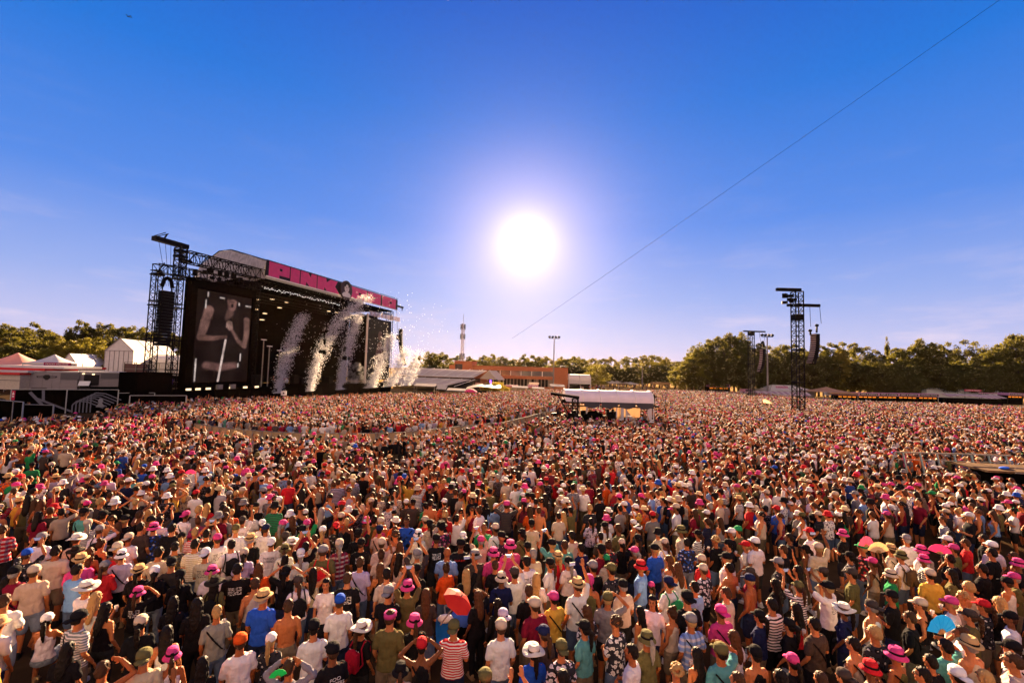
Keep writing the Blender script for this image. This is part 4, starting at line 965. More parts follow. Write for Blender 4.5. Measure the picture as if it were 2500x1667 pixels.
# left wing: screen housing hung from a long bridge truss
a0 = sl(469, 672, .4); a1 = sl(452, 908, .4); b1 = sl(592, 712, .4)
WX0, WX1, WZ1 = a0[0], -1.2, 17.2
mb = MB(); mb.bx(WX0, WX0+1.0, .45, 1.5, 2.4, WZ1); mb.bx(WX0, WX1, .45, 1.5, WZ1-1.1, WZ1+.1); mb.bx(WX1-.5, WX1, .45, 1.5, 2.4, WZ1); mb.bx(WX0, WX1, 1.0, 1.5, 2.4, WZ1-1.1); mb.bx(WX0, WX1, .45, .99, 2.4, 3.3); mb.build('screen_housing', M_black, stage)
mb = MB(); mb.lattice((-15.9, 1.0, 17.6), (WX0+.6, 1.0, 17.9), 1.1, 5, .06, .035); mb.bar((-16.2, .6, 16.6), (-15.2, .6, 18.4), .07); mb.lattice((WX0-.5, 1.2, 20.0), (.2, 1.2, 20.2), 1.5, 14, .07, .04); mb.lattice((WX0+.3, 1.0, 17.9), (WX1+1, 1.0, 18.2), 1.0, 12, .045, .03); mb.build('bridge_truss', M_truss, stage)
mb = MB(); rr = random.Random(3)
for k in range(26): mb.box((WX0+.5+k*.42, rr.uniform(.2, 1.6), rr.uniform(17.3, 19.0)), (rr.uniform(.2, .6), .5, rr.uniform(.2, .8)), rr.uniform(0, 1))
mb.build_each('rigging_gear', M_truss, stage)
mb = MB(); q0 = sl(402, 640, .8); 
for k, xx in enumerate((-15.65, -13.05)):
    mb.lattice((xx, 1.0, .05), (xx, 1.0, 17.0), .85, 20, .055, .028)
    for z in (4.5, 8.8, 13, 16.8): mb.box((xx, 1.0, z), (1.1, 1.1, .16)); mb.box((xx, 1.0, z+.5), (1.05, 1.05, .10))
mb.lattice((-12.95, 1.0, 17.0), (-12.95, 1.0, 20.9), .95, 5, .07, .04); mb.build('wing_towers', M_truss, stage)
# hoist beam on the tower, its aerial and cables
mb = MB(); mb.box((-14.3, 1.0, 21.25), (4.2, .8, .55)); mb.box((-12.95, 1.0, 20.5), (1.15, 1.1, .3)); mb.box((-12.95, 1.0, 19.8), (1.2, 1.1, .25)); mb.box((-12.3, 1.0, 19.4), (1.2, 1.0, .25))
mb.bar((-16.2, .7, 21.5), (-14.9, .7, 22.2), .05); mb.bar((-16.2, 1.2, 21.6), (-14.9, 1.2, 22.4), .05); mb.bar((-15.2, .9, 21.6), (-14.9, .9, 22.2), .08); mb.build('hoist_beam', M_truss, stage)
mb = MB()
for xx in (-15.8, -15.0, -14.3): mb.bar((xx, 1.0, 21.1), (-14.35+(xx+15)*.35, .8, 15.6), .02)
mb.build('hoist_cable', M_truss, stage)
mb = MB(); mb.bx(-17.7, -13.6, 0, 3, .02, 4.7); mb.build('wing_platform', M_black, stage)
mb = MB(); mb.bx(-18.5, -12.6, -.3, -.02, 1.2, 1.25)
for k in range(7): mb.bar((-18.4+k, -.28, .02), (-18.4+k, -.28, 1.2), .03)
mb.build('platform_rail', M_steel, stage)
# video screens: real flat screens with a dim close picture of a singer
def scr_mat(name, col, e=1.0):
    return pm(name, col, .5, 30, .35, emit=e)
scr = MB().bx(WX0+1.05, WX1-.55, .70, .95, 3.35, WZ1-1.15).build('video_screen', pm('screen_off', (.006, .003, .003), .6, spec=.1), stage)
s1 = pm('screen_skin', (.12, .052, .04), .6, 9, .6, emit=.045); s2 = pm('screen_skin_dark', (.06, .026, .02), .6, 9, .6, emit=.05); s3 = pm('screen_bright', (.95, .72, .62), .5, emit=.07)
def spoly(pts, m_, name, d=.02): 
    if len(pts) > 4:
        for _ in range(1): pts = [r_ for a_, b_ in zip(pts, pts[1:]+pts[:1]) for r_ in ((a_[0]*.75+b_[0]*.25, a_[1]*.75+b_[1]*.25), (a_[0]*.25+b_[0]*.75, a_[1]*.25+b_[1]*.75))]
    P = [sl(x, y, .69) for x, y in pts]; q = MB(); q.prism(P, .698-d, .698); return q.build(name, m_, scr)
sx = lambda x: 440+x/3.2; sy = lambda y: 680+y/3.2
def sp2(pts, m_, name, d=.02): return spoly([(sx(a), sy(b_)) for a, b_ in pts], m_, name, d)
# the live picture: a soft grid of coloured cells glued to the screen
def picture(x0, x1, z0, z1, y, nx, nz, fn, name, parent):
    X, Z = np.meshgrid(np.linspace(x0, x1, nx+1), np.linspace(z0, z1, nz+1)); V = np.stack([X.ravel(), np.full(X.size, y), Z.ravel()], 1)
    F = [(j*(nx+1)+i, j*(nx+1)+i+1, (j+1)*(nx+1)+i+1, (j+1)*(nx+1)+i) for j in range(nz) for i in range(nx)]
    me = bpy.data.meshes.new(name); me.from_pydata(V.tolist(), [], F); u = (X.ravel()-x0)/(x1-x0); v = 1-(Z.ravel()-z0)/(z1-z0)
    col = fn(u, v); at = me.color_attributes.new('picture', 'FLOAT_COLOR', 'POINT'); at.data.foreach_set('color', np.concatenate([np.clip(col, 0, 4), np.ones((len(col), 1))], 1).astype(np.float32).ravel())
    mt = bpy.data.materials.new('live_picture'); mt.use_nodes = True; t = NT(mt.node_tree); b = t.n['Principled BSDF']; a = t.new('ShaderNodeVertexColor', layer_name='picture'); b.inputs['Base Color'].default_value = (.004, .003, .003, 1); b.inputs['Roughness'].default_value = .7; b.inputs['Specular IOR Level'].default_value = .05
    t.put(b.inputs['Emission Color'], a.outputs[0]); b.inputs['Emission Strength'].default_value = .105; me.materials.append(mt); o = bpy.data.objects.new(name, me); COL.objects.link(o); o.parent = parent; return o
def cap_(u, v, pts, rs, soft=.02):
    m_ = np.zeros(len(u))
    for (a, b), (r0, r1) in zip(zip(pts[:-1], pts[1:]), zip(rs[:-1], rs[1:])):
        ax, ay = a[0], a[1]*1.6; bx_, by_ = b[0], b[1]*1.6; dx, dy = bx_-ax, by_-ay; t_ = np.clip(((u-ax)*dx+(v*1.6-ay)*dy)/max(1e-9, dx*dx+dy*dy), 0, 1)
        d = np.hypot(u-ax-t_*dx, v*1.6-ay-t_*dy)-(r0+(r1-r0)*t_); m_ = np.maximum(m_, np.clip(.5-d/soft, 0, 1))
    return m_
rgs = np.random.default_rng(3)
def singer(u, v):
    U = lambda a: (a-75)/(490-75); Vv = lambda a: (a-70)/(755-70); P = lambda L_: [(U(a), Vv(b)) for a, b in L_]
    nz2 = np.array([noise.noise(Vector((a*5, b*8, 1))) for a, b in zip(u, v)]); n3 = np.array([noise.noise(Vector((a*17, b*26, 4))) for a, b in zip(u, v)])
    c = np.stack([.012+.012*nz2, .006+.007*nz2, .005+.006*nz2], 1); c = np.clip(c, .002, 1)
    def lay(m_, col, sh=1.0):
        nonlocal c
        k = (.75+.5*nz2+.25*n3)*sh; c = c*(1-m_[:, None])+np.array(col)[None]*(k*1)[:, None]*m_[:, None]
    lay(cap_(u, v, P([(300, 260), (300, 560)]), [.26, .22], .06), (.022, .012, .010))                       # dark dress
    lay(cap_(u, v, P([(165, 215), (140, 330), (118, 420)]), [.082, .074, .06], .03), (.30, .15, .125))      # upper arms
    lay(cap_(u, v, P([(458, 255), (464, 360), (455, 460)]), [.058, .052, .042], .03), (.34, .17, .14))
    lay(cap_(u, v, P([(118, 425), (200, 425), (300, 405)]), [.05, .04, .028], .03), (.22, .105, .085))       # forearms
    lay(cap_(u, v, P([(455, 470), (400, 430), (345, 350)]), [.04, .034, .026], .03), (.24, .12, .10))
    lay(cap_(u, v, P([(320, 215), (300, 260)]), [.07, .04], .04), (.16, .08, .065)); lay(cap_(u, v, P([(332, 120), (332, 165)]), [.095, .075], .03), (.27, .13, .11))
    lay(cap_(u, v, P([(300, 80), (340, 70), (370, 90)]), [.07, .08, .05], .04), (.02, .010, .008)); lay(cap_(u, v, P([(334, 148), (334, 160)]), [.022, .020], .02), (.012, .006, .006))
    lay(cap_(u, v, P([(315, 128), (350, 122)]), [.008, .008], .015), (.05, .02, .02)); lay(cap_(u, v, P([(322, 300), (330, 330)]), [.055, .05], .025), (.42, .23, .19))
    for k in range(4): lay(cap_(u, v, P([(300, 292+k*12), (338, 286+k*13)]), [.012, .012], .008), (.50, .29, .24))
    lay(cap_(u, v, P([(170, 630), (270, 645), (380, 625)]), [.06, .065, .055], .05), (.24, .115, .10))
    lay(cap_(u, v, P([(300, 430), (262, 752)]), [.018, .018], .008), (.95, .72, .66), 1.1)
    for a, b, e_, f_ in ((240, 106, 270, 106), (445, 138, 488, 138), (388, 125, 390, 142), (152, 82, 152, 112), (140, 142, 140, 200), (66, 565, 68, 745), (98, 585, 98, 745), (425, 535, 425, 588), (410, 612, 410, 638)): lay(cap_(u, v, P([(a, b), (e_, f_)]), [.012, .012], .008), (.85, .70, .66), 1.0)
    c *= (1+.18*rgs.normal(0, 1, len(u)))[:, None]; return c
picture(WX0+1.10, WX1-.60, 3.4, WZ1-1.2, .69, 110, 150, singer, 'live_picture', scr)
rx0, rz1 = sl(903, 770, 1.0); rx1, rz0 = sl(957, 905, 1.0)
mb = MB(); mb.bx(rx0-.6, SLEN-.9, .95, 1.4, 3.0, 17.0); rs = mb.build('side_screen', pm('screen_off', (0, 0, 0)), stage)
q = MB(); q.prism([(rx0+3, 5), (rx0+5.5, 5), (rx0+6, 9), (rx0+5, 12), (rx0+3.6, 11.5), (rx0+2.5, 8)], .92, .945); disc(q, rx0+4.4, 13.2, .8, 1.1, .92, .945, 16); q.build('picture_singer', s2, rs)
mb = MB(); xx = rx0-1.0; mb.bx(xx-.22, xx, .6, .95, 2.4, 17.8); mb.build('white_column', pm('column_white', (.70, .62, .55), .6), stage)
mb = MB()
for k in range(9): mb.bx(rx0+.3+k*1.5, rx0+1.2+k*1.5, 1.0, 1.3, 17.5, 18.5)
mb.build('roof_side_openings', pm('pale_netting', (.65, .62, .72), .8, transl=.5), stage)  # pale lavender translucent netting panels
# what stands on the stage
mb = MB(); rr = random.Random(6)
for k in range(16): x = 2+k*1.9; mb.box((x, 5+rr.uniform(0, 4), 2.35+rr.uniform(.5, 1)), (rr.uniform(.6, 1.6), 1, rr.uniform(1, 2.1)))
mb.build_each('backline_box', M_truss, stage)
def stg_thing(name, lab, cat, build, x, y, z=2.36, group=None):
    e = empty(name, sw_(x, y, z), SROT, lab, cat, group); build(e); return e
def drumkit(e):
    MB().lathe([(.001, -.2), (.38, -.2), (.38, .2), (.001, .2)], (0, 0, .9), 18).build('tom', pm('drum_shell', (.45, .12, .10), .35), e, True)
    q = MB(); q.ell((0, -.3, .5), (.45, .28, .45), 18, 12); q.build('bass_drum', pm('drum_skin', (.75, .72, .68), .5), e, True)
    for x in (-.9, .9): q = MB(); q.lathe([(.001, .02), (.30, 0), (.001, -.01)], (x, 0, 1.4), 18); q.bar((x, 0, 0), (x, 0, 1.4), .02); q.build('cymbal', pm('brass', (.8, .5, .15), .3, metal=.9), e)
stg_thing('drum_kit', 'drum kit with brass cymbals on the dark stage behind the confetti', 'drum kit', drumkit, *[14, 8.0])
for k, (px_, h_) in enumerate(((640, 7.6), (655, 6.6), (680, 6.0))):
    x, _ = sl(px_, 900, 2.5); e = empty('light_stand', sw_(x, 2.5, 2.36), SROT, ['tallest thin light stand right of the big screen', 'middle thin light stand on the stage', 'thin light stand nearest the first confetti plume'][k], 'light stand', 'light stands on the stage')
    MB().bar((0, 0, 0), (0, 0, h_), .07).build('pole', M_steel, e); MB().bx(-.5, .5, -.1, .1, h_, h_+.14).build('crossbar', M_cream, e)
q = empty('spotlight', (0, 0, 0)); MB().lathe([(.14, -.2), (.20, .12), (.18, .16), (.001, .16)], n=10).build('housing', M_truss, q); MB().bx(-.28, .28, -.24, .24, -.30, -.20).build('lens', M_glow, q)
q['category'] = 'spotlight'; rows = []
spots = [(600, 722), (615, 741), (632, 728), (650, 741), (665, 727), (700, 735), (733, 740), (752, 737), (657, 730), (683, 748), (647, 762), (625, 752), (694, 767), (803, 757), (822, 760), (612, 745), (669, 761), (640, 777), (760, 722), (738, 705), (716, 700)]
rk = 0
for a_, b_ in spots:
    y = 5.0+(rk % 4)*3.4; x, z = sl(a_, b_, y)
    if 2.5 < z < 19.3:
        o = q if rk == 0 else cp(q); o.location = sw_(x, y, z); o.rotation_euler = (0, 0, SROT); rk += 1
        mark(o, 'small warm spotlight glowing under the dark stage roof', 'spotlight', 'spotlights under the stage roof')
mb = MB(); rr = random.Random(2)
for k in range(70):
    x = 1.0+k*.28; mb.box((x, 1.4+rr.uniform(0, .3), 18.35+rr.uniform(-.15, .2)+.0*k), (.16, .1, .10))
mb.build('light_strip', pm('white_lamps', (.9, .95, 1), .4, emit=.09), stage)
mb = MB()
for px_ in (462, 485, 510, 537, 566, 600, 628): x, z = sl(px_, 929, .3); mb.bx(x-.35, x+.35, .28, .345, 2.36, 2.62)
mb.build('footlights', M_glow, stage)
mb = MB()
for px_ in (538, 570): x, z = sl(px_, 922, .2); mb.bx(x-.4, x+.4, .1, .5, 2.36, 3.0)
mb.build('floor_monitors', M_steel, stage)
# person with a guitar at the front, a crew member at the wing
def simple_person(x, y, z, rz, top, legc, hairc, label, pose='n', hat=None, cat='person', group=None, scale=1.0, fem=False):
    e = empty('person', (x, y, z), rz, label, cat, group); e.scale = (scale,)*3
    new_obj('body', lib(('body', pose, fem), lambda: body_mesh(pose, fem)), e, SK[0]); new_obj('shirt', lib(('tee', pose, fem), lambda: tee_mesh(pose, fem, 'tee')), e, top)
    new_obj('trousers', lib(('trousers', fem, 'n'), lambda: legs_mesh('trousers', fem, 'n')), e, legc); new_obj('hair', lib('hairshort', lambda: hair_mesh('short')), e, hairc)
    if hat: a, b = hatmesh('cap'); new_obj('cap', a, e, hat)
    return e
p = sw_(-13.0, .9, 2.36); simple_person(p.x, p.y, 2.36, SROT, (.05, .03, .12), (.02,)*3, HC['d'], 'stage hand standing at the foot of the left wing tower')
p = sw_(sl(669, 900, 1.0)[0], 1.0, 2.36); simple_person(p.x, p.y, 2.36, SROT+math.pi, (.012,)*3, (.012,)*3, HC['d'], 'performer in black at the stage edge beside the first confetti plume', 'c')
# hanging loudspeakers
def line_array(name, top, n, w_, h_, d_, bend, rz, label, m_front=None, group='hanging loudspeaker columns', yoke=True):
    e = empty(name, top, rz, label, 'loudspeaker', group); z = 0; y = 0; a = 0
    for k in range(n):
        q = MB(); a = bend*(k/n)**1.3; R = Matrix.Rotation(a, 3, 'X')
        q.box((0, y, z-h_/2), (w_, d_, h_*.93), mat=R); q.box((0, y-math.cos(a)*d_/2, z-h_/2-math.sin(a)*d_/2), (w_*.86, .03, h_*.62), mat=R); o = q.build('speaker_cabinet', M_truss, e)
        if m_front: MB().box((0, y-d_*.53, z-h_/2), (w_*.9, .04, h_*.5), mat=R).build('grille', m_front, o)
        y += math.sin(a)*h_; z -= math.cos(a)*h_
    if yoke:
        q = MB(); q.path([(-w_*.45, 0, .5), (-w_*.3, 0, 1.4), (0, 0, 1.75), (w_*.3, 0, 1.4), (w_*.45, 0, .5)], .22, 8); q.build('rigging_yoke', M_truss, e)
    return e
x, z = sl(413, 712, 1.0); x2, z2 = sl(404, 845, 1.0); line_array('line_array', sw_(-14.35, 1.0, z), 18, 1.45, (z-z2)/18, .9, .05, SROT, 'tall straight black loudspeaker column hanging left of the stage')
x, z = sl(973, 812, -.5); x2, z2 = sl(967, 868, -.5); line_array('line_array', sw_(SLEN+1.2, -.5, z+1.0), 14, 1.2, (z-z2+3.4)/14, .8, -.45, SROT+.3, 'curved loudspeaker column hanging right of the stage behind the confetti', yoke=False)
e = stage; mb = MB(); mb.bx(SLEN-.5, SLEN+4.8, 1.0, 1.5, 21.1, 21.5); mb.bar((SLEN+4.4, 1.2, 21.1), (SLEN+4.4, 1.2, 20.4), .1); mb.build('roof_outrigger', M_truss, e)
mb = MB(); mb.bar((SLEN+1.6, 1.2, 21.1), (SLEN+1.4, .4, 13.5), .035); mb.box((SLEN+1.4, .4, 13.4), (.45, .45, 1.2)); mb.build('outrigger_hoist', M_truss, e)
# confetti: paper flakes blown up in slanting plumes in front of the stage
conf = MB(); rg = np.random.default_rng(9)
plumes = [((676, 965), (700, 850), (742, 770), 11000, 15, 1), ((756, 963), (776, 810), (896, 725), 14500, 15, 1), ((829, 966), (842, 850), (880, 762), 11500, 10, 1), ((899, 962), (930, 880), (958, 818), 10500, 12, 1), ((942, 960), (980, 885), (990, 856), 9500, 13, 1), ((984, 957), (1012, 895), (1024, 862), 8500, 10, 1)]
allp = []
for a, m2, b, n, wd, _ in plumes:
    n = int(n*.62); t_ = rg.random(n)**1.35; ww = (6+wd*np.sin(np.clip(t_*1.3, 0, 1)*1.8))*(1-.30*t_)
    px_ = (1-t_)**2*a[0]+2*t_*(1-t_)*m2[0]+t_**2*b[0]+rg.normal(0, 1, n)*ww*.62; py_ = (1-t_)**2*a[1]+2*t_*(1-t_)*m2[1]+t_**2*b[1]+rg.normal(0, 1, n)*ww*.40
    kx = np.array([noise.noise(Vector((x*.06, y*.06, a[0]))) for x, y in zip(px_, py_)]); ok = kx > -.22-rg.random(n)*.3
    allp.append(np.stack([px_[ok], py_[ok], np.full(ok.sum(), a[0]*1.0)], 1))
n = 500; sc_p = np.stack([rg.normal(870, 75, n), 860-rg.random(n)*150, rg.uniform(700, 1000, n)], 1); allp.append(sc_p)
n = 130; allp.append(np.stack([rg.normal(1030, 38, n), rg.normal(840, 45, n), np.full(n, 1000.)], 1))
allp = np.concatenate(allp)
cv = []; cf = []
for px_, py_, k in allp:
    y = -(2.2+1.5*rg.random()); x, z = sl(px_, py_, y); c_ = sw_(x, y, max(z, 1.7)); s_ = rg.uniform(.045, .105)*(1.0 if px_ > 800 else .8)
    v1 = Vector(rg.normal(0, 1, 3)).normalized(); v2 = v1.cross(Vector(rg.normal(0, 1, 3))).normalized(); o = len(cv)
    cv += [c_+v1*s_+v2*s_*.6, c_-v1*s_+v2*s_*.6, c_-v1*s_-v2*s_*.6, c_+v1*s_-v2*s_*.6]; cf.append((o, o+1, o+2, o+3))
cm = pm('paper_flakes', (.62, .62, .65), .8, transl=.55)
me = bpy.data.meshes.new('confetti'); me.from_pydata([tuple(v) for v in cv], [], cf); me.materials.append(cm); o = bpy.data.objects.new('confetti', me); COL.objects.link(o)
mark(o, 'cream paper confetti shooting up in six slanting plumes before the stage', 'confetti', None, 'stuff')
# puff of stage smoke, low between the plumes
for k, (a_, b_, s_) in enumerate(((880, 905, 1.6), (866, 925, 1.5), (890, 925, 1.7), (884, 945, 1.6))):
    if k == 0: sm = MB()
    x, z = sl(a_, b_, 2.0); 
    for j in range(10): sm.ell((x+rr.uniform(-1, 1)*s_, 2+rr.uniform(-1, 1), z+rr.uniform(-1, 1)), (rr.uniform(.5, 1.1),)*3, 10, 8)
vm = bpy.data.materials.new('stage_smoke'); vm.use_nodes = True; t = NT(vm.node_tree); t.n.remove(t.n['Principled BSDF']); pv = t.new('ShaderNodeVolumePrincipled'); pv.inputs['Color'].default_value = (.9, .88, .92, 1); nv = t.new('ShaderNodeTexNoise'); nv.inputs['Scale'].default_value = .9; nv.inputs['Detail'].default_value = 5; t.put(nv.inputs[0], t.new('ShaderNodeTexCoord').outputs['Object']); t.put(pv.inputs['Density'], t.math('MULTIPLY', t.math('SUBTRACT', nv.outputs[0], .45, clamp=True), 3.0)); t.l.new(pv.outputs[0], t.n['Material Output'].inputs['Volume'])
o = sm.build('smoke', vm, None, loc=SA, rz=SROT); mark(o, 'pale puff of stage smoke low between the confetti plumes', 'smoke', None, 'stuff')
# ================================================================ SOUND TOWER, MASTS, BARRIERS
def ppm(Y): return FPX/Y
FY = FOHC.y; hy = lambda x: 901+.027*(x-1250)
fr = [D(1378, 1000, FY+1), D(1596, 1000, FY)]; fx0, fx1 = fr[0].x, fr[1].x; fw = fx1-fx0
tent = empty('sound_tower', (fx0, FY, 0), 0, 'long pale barrel-roofed mixing tower standing in the crowd', 'tent')
zr = D(1590, 955, FY+1.6).z; ze = D(1590, 984, FY).z-.05; dp = 3.4
pv_ = pm('tent_roof', (.74, .66, .74), .5, 1.5, .08, .1, transl=.12)
mb = MB(); nA = 12; nX = 30
for i in range(nX+1):
    x = fw*i/nX
    for j in range(nA+1):
        t_ = math.pi*j/nA; mb.v.append((x, dp/2-math.cos(t_)*dp/2, ze+(zr-ze)*math.sin(t_)**.8-.03*abs(math.sin(i*math.pi/6))))
for i in range(nX):
    for j in range(nA): q = i*(nA+1)+j; mb.f.append((q, q+1, q+nA+2, q+nA+1)); mb.mi.append(0)
roof = mb.build('roof', pv_, tent, True)
mb = MB()
for i in range(6):
    x = fw*i/5; mb.path([(x, dp/2-math.cos(math.pi*j/10)*dp/2, ze+.03+(zr-ze)*math.sin(math.pi*j/10)**.8) for j in range(11)], .05)
mb.build('roof_rib', M_cream, roof)
mb = MB()
for i in range(4):
    xa, xb = fw*(.2*i+.21), fw*(.2*i+.39)
    rows_ = []
    for k in range(9):
        x = xa+(xb-xa)*k/8; sag = .28*math.sin(math.pi*k/8); rows_.append([(x, -.05, ze+.02), (x, -.10, ze-.35-sag), (x, -.02, ze-.36-sag)])
    mb.rings(rows_, closed=False, cap=False)
mb.build('dark_valance', pm('valance_grey', (.035, .035, .05), .6), tent)
mb = MB(); mb.bx(0, fw, -.02, .16, ze-.50, ze-.36); mb.bx(0, fw, dp-.1, dp, ze-.40, ze)
mb.bx(fw, fw+.6, 0, .5, ze-.35, ze-.2); mb.bx(fw+.02, fw+.3, .5, 2.6, ze, zr-.3); mb.build('roof_beam', M_truss, tent)
mb = MB()
for f, wd in ((.58, .10), (.645, .30), (.69, .10), (.955, .42), (1.0, .10), (.24, .12)): mb.bx(fw*f-wd/2, fw*f+wd/2, -.03, .12, .02, ze-.5)
mb.build_each('post', pm('post_pale', (.52, .48, .50), .6), tent)
mb = MB(); rows_ = []
for k in range(13):
    f = k/12; x = fw*(.70+.24*f); top = ze-.75-(1.6*math.sin(f*1.75)); rows_.append([(x, .20+.06*math.sin(k*1.7), top), (x, .26+.05*math.sin(k*1.3), 1.0), (x, .24, .03)])
mb.rings(rows_, closed=False, cap=False); mb.build('draped_sheet', pm('drape_cloth', (.46, .43, .44), .8, 5, .15, .2, transl=.3), tent, True)
mb = MB(); mb.bx(fw*.70, fw*.95, dp-.15, dp-.05, 1.3, ze-.5); mb.bx(fw*.60, fw*.70, dp-.15, dp-.05, .02, ze-.5); mb.bx(fw*.22, fw*.30, dp-.15, dp-.05, 1, ze-.5); mb.build_each('back_panel', pm('beige_canvas', (.60, .46, .32), .7, transl=.5), tent)  # panels of beige translucent canvas
mb = MB(); mb.bx(0, fw*.98, .3, dp, .02, .9); mb.build('platform', M_black, tent)
mb = MB(); rr = random.Random(4)
for k in range(34): mb.box((fw*rr.uniform(.06, .58), rr.uniform(.5, 2.8), .9+rr.uniform(.2, .9)), (rr.uniform(.2, .7), .4, rr.uniform(.2, .9)), rr.uniform(-.3, .3))
mb.build('mixing_desks', M_truss, tent)
e = empty('equipment_cover', (fx0+fw*.32, FY+.2, .9), 0, 'black rounded cover over gear in the mixing tower', 'equipment'); mb = MB(); mb.ell((0, 0, .55), (1.1, .6, .75), 16, 10); mb.build('cover', M_black, e, True); MB().bx(-1.0, 1.0, -.5, .5, 0, .12).build('base', M_truss, e)
for k, f in enumerate((.50, .56)): simple_person(fx0+fw*f, FY+.9, .9, .9, (.012,)*3, (.012,)*3, HC['d'], ['sound engineer in black at the mixing desks, left one', 'sound engineer in black at the mixing desks, right one'][k], 'n')
# camera crane left of it
p0 = D(1345, 961, FY-1.5); p1 = D(1414, 971, FY-1.5); e = empty('camera_platform', (p1.x-1.2, FY-1.5, 0), 0, 'black camera platform beam on a braced post beside the mixing tower', 'camera platform')
ox = p1.x-1.2; mb = MB(); mb.bar((p0.x-ox, 0, p0.z), (p1.x-ox, 0, p1.z), .13); mb.build('beam', M_black, e); MB().bar((p0.x-ox, -.02, p0.z+.15), (p1.x-ox, -.02, p1.z+.15), .05).build('beam_top', M_steel, e)
mb = MB(); mb.lattice((.8, 0, .02), (.8, 0, p1.z-.1), .55, 7, .05, .03); mb.bar((.8, 0, .9), (-.9, 0, p0.z-.2), .07); mb.bar((.8, 0, 1.5), (-.4, 0, p0.z-.25), .04); mb.build('braced_post', M_truss, e)
mb = MB()
for k in range(16): mb.bar((-2.6+k*.24, rr.uniform(-.2, .6), .02), (-2.5+k*.24, rr.uniform(-.2, .6), 1.2+rr.random()*.9), .035); mb.box((-2.6+k*.24, .2, 1.0+rr.random()), (.25, .25, .3))
mb.build('camera_gear', M_truss, e)
# barriers: each panel a thing
bp_ = MB(); bp_.bar((0, 0, 1.12), (1, 0, 1.12), .035); bp_.bar((0, 0, .12), (1, 0, .12), .03)
rail = bp_.mesh('top_rail', M_steel)
bq = MB().box((.5, .03, .6), (.97, .015, 1.0)).mesh('panel', pm('barrier_sheet', (.50, .36, .20), .8, 8, .2, transl=.2))
br_ = MB()
for x in (.06, .5, .94): br_.bar((x, -.02, .02), (x, -.10, 1.1), .02); br_.bar((x, -.02, .06), (x, -.75, .06), .02); br_.bar((x, -.05, .95), (x, -.70, .06), .022)
brl = []
for x in (.06, .5, .94):
    br_ = MB(); br_.path([(x, -.10, 1.1), (x, -.02, .04), (x, -.75, .06), (x, -.05, .95)], .021); brl.append(br_.mesh('brace', M_steel))
nb = 0; BLAB = 'pale steel crowd barrier panel in the long curve across the crowd'
def barrier_run(P, step, lab, grp):
    dist = 0
    for a, b in zip(P[:-1], P[1:]):
        a = Vector((a.x, a.y, 0)); b = Vector((b.x, b.y, 0)); n = max(1, round((b-a).length/step))
        for k in range(n):
            s0 = a.lerp(b, k/n); s1 = a.lerp(b, (k+1)/n); d = s1-s0; e = empty('crowd_barrier', s0, math.atan2(d.y, d.x), lab, 'barrier', grp); e.scale = (d.length, 1, 1)
            for nm, me_ in [('top_rail', rail), ('panel', bq)]+[('brace', q_) for q_ in brl]:
                o = bpy.data.objects.new(nm, me_); COL.objects.link(o); o.parent = e
ORDN = 'first second third fourth fifth sixth seventh eighth ninth tenth eleventh twelfth thirteenth fourteenth fifteenth sixteenth seventeenth eighteenth nineteenth twentieth twenty-first twenty-second twenty-third twenty-fourth twenty-fifth twenty-sixth'.split()
def number_off(grp, base):
    L_ = sorted((o for o in COL.objects if o.get('group') == grp), key=lambda o: proj(o.location)[0])
    for k, o in enumerate(L_): o['label'] = base % ORDN[k]
barrier_run(BARP, 2.0, BLAB, 'curved barrier across the crowd')
barrier_run(BAR2, 2.0, 'tan crowd barrier panel just right of the mixing tower', 'barrier beside the mixing tower')
number_off('curved barrier across the crowd', 'pale crowd barrier panel, %s from the left end of the long curve')
number_off('barrier beside the mixing tower', 'tan crowd barrier panel right of the mixing tower, %s from left')
number_off('spotlights under the stage roof', 'small warm spotlight under the dark stage roof, %s from the left')
# right platform with railing
P0 = D(2405, 1140, PLAT.y); e = empty('viewing_platform', (PLAT.x, PLAT.y, 0), -.1, 'wooden viewing platform with black skirt at the right edge', 'platform')
MB().bx(-2.2, 5, -.6, 1.6, 1.62, 1.72).build('deck', pm('old_timber', (.13, .08, .045), .9, 6, .3, .2, spec=.05), e); MB().bx(-1.3, 5, -.9, 1.5, .03, 1.60).build('skirt', M_black, e); MB().bx(-3.6, -2.3, -.4, .9, .9, .98).build('ramp', M_wood, e)
mb = MB(); mb.path([(-1.2, -.9, 1.95), (5, -.9, 1.75)], .04); mb.path([(-1.2, -.9, 1.7), (5, -.9, 1.55)], .03); mb.build('edge_tube', M_steel, e)
e2 = empty('blue_jacket', (PLAT.x-.9, PLAT.y+.1, 1.73), .3, 'bright blue jacket lying on the wooden platform', 'jacket'); mb = MB(); mb.ell((0, 0, .05), (.38, .14, .07), 12, 8); mb.ell((.3, .05, .04), (.22, .07, .05), 10, 6); mb.build('folded_cloth', pm('blue_cloth', (.01, .12, .75), .8), e2, True)
e = empty('railing', (PLAT.x-5.0, PLAT.y+2.0, 0), -.03, 'grey tubular steel railing left of the wooden platform', 'railing')
mb = MB(); mb.bar((0, 0, 2.15), (6.4, 0, 2.15), .045); mb.bar((0, 0, 1.75), (6.4, 0, 1.75), .02); mb.bar((0, 0, 2.15), (-1.1, -1.0, 1.6), .04); mb.build('handrail', M_steel, e)
mb = MB()
for k in range(7): mb.bar((.4+k*.95, 0, 2.15), (.52+k*.95, -.25, .5), .04)
mb.build('bar', pm('aged_steel_green', (.30, .42, .38), .5, metal=.5), e)
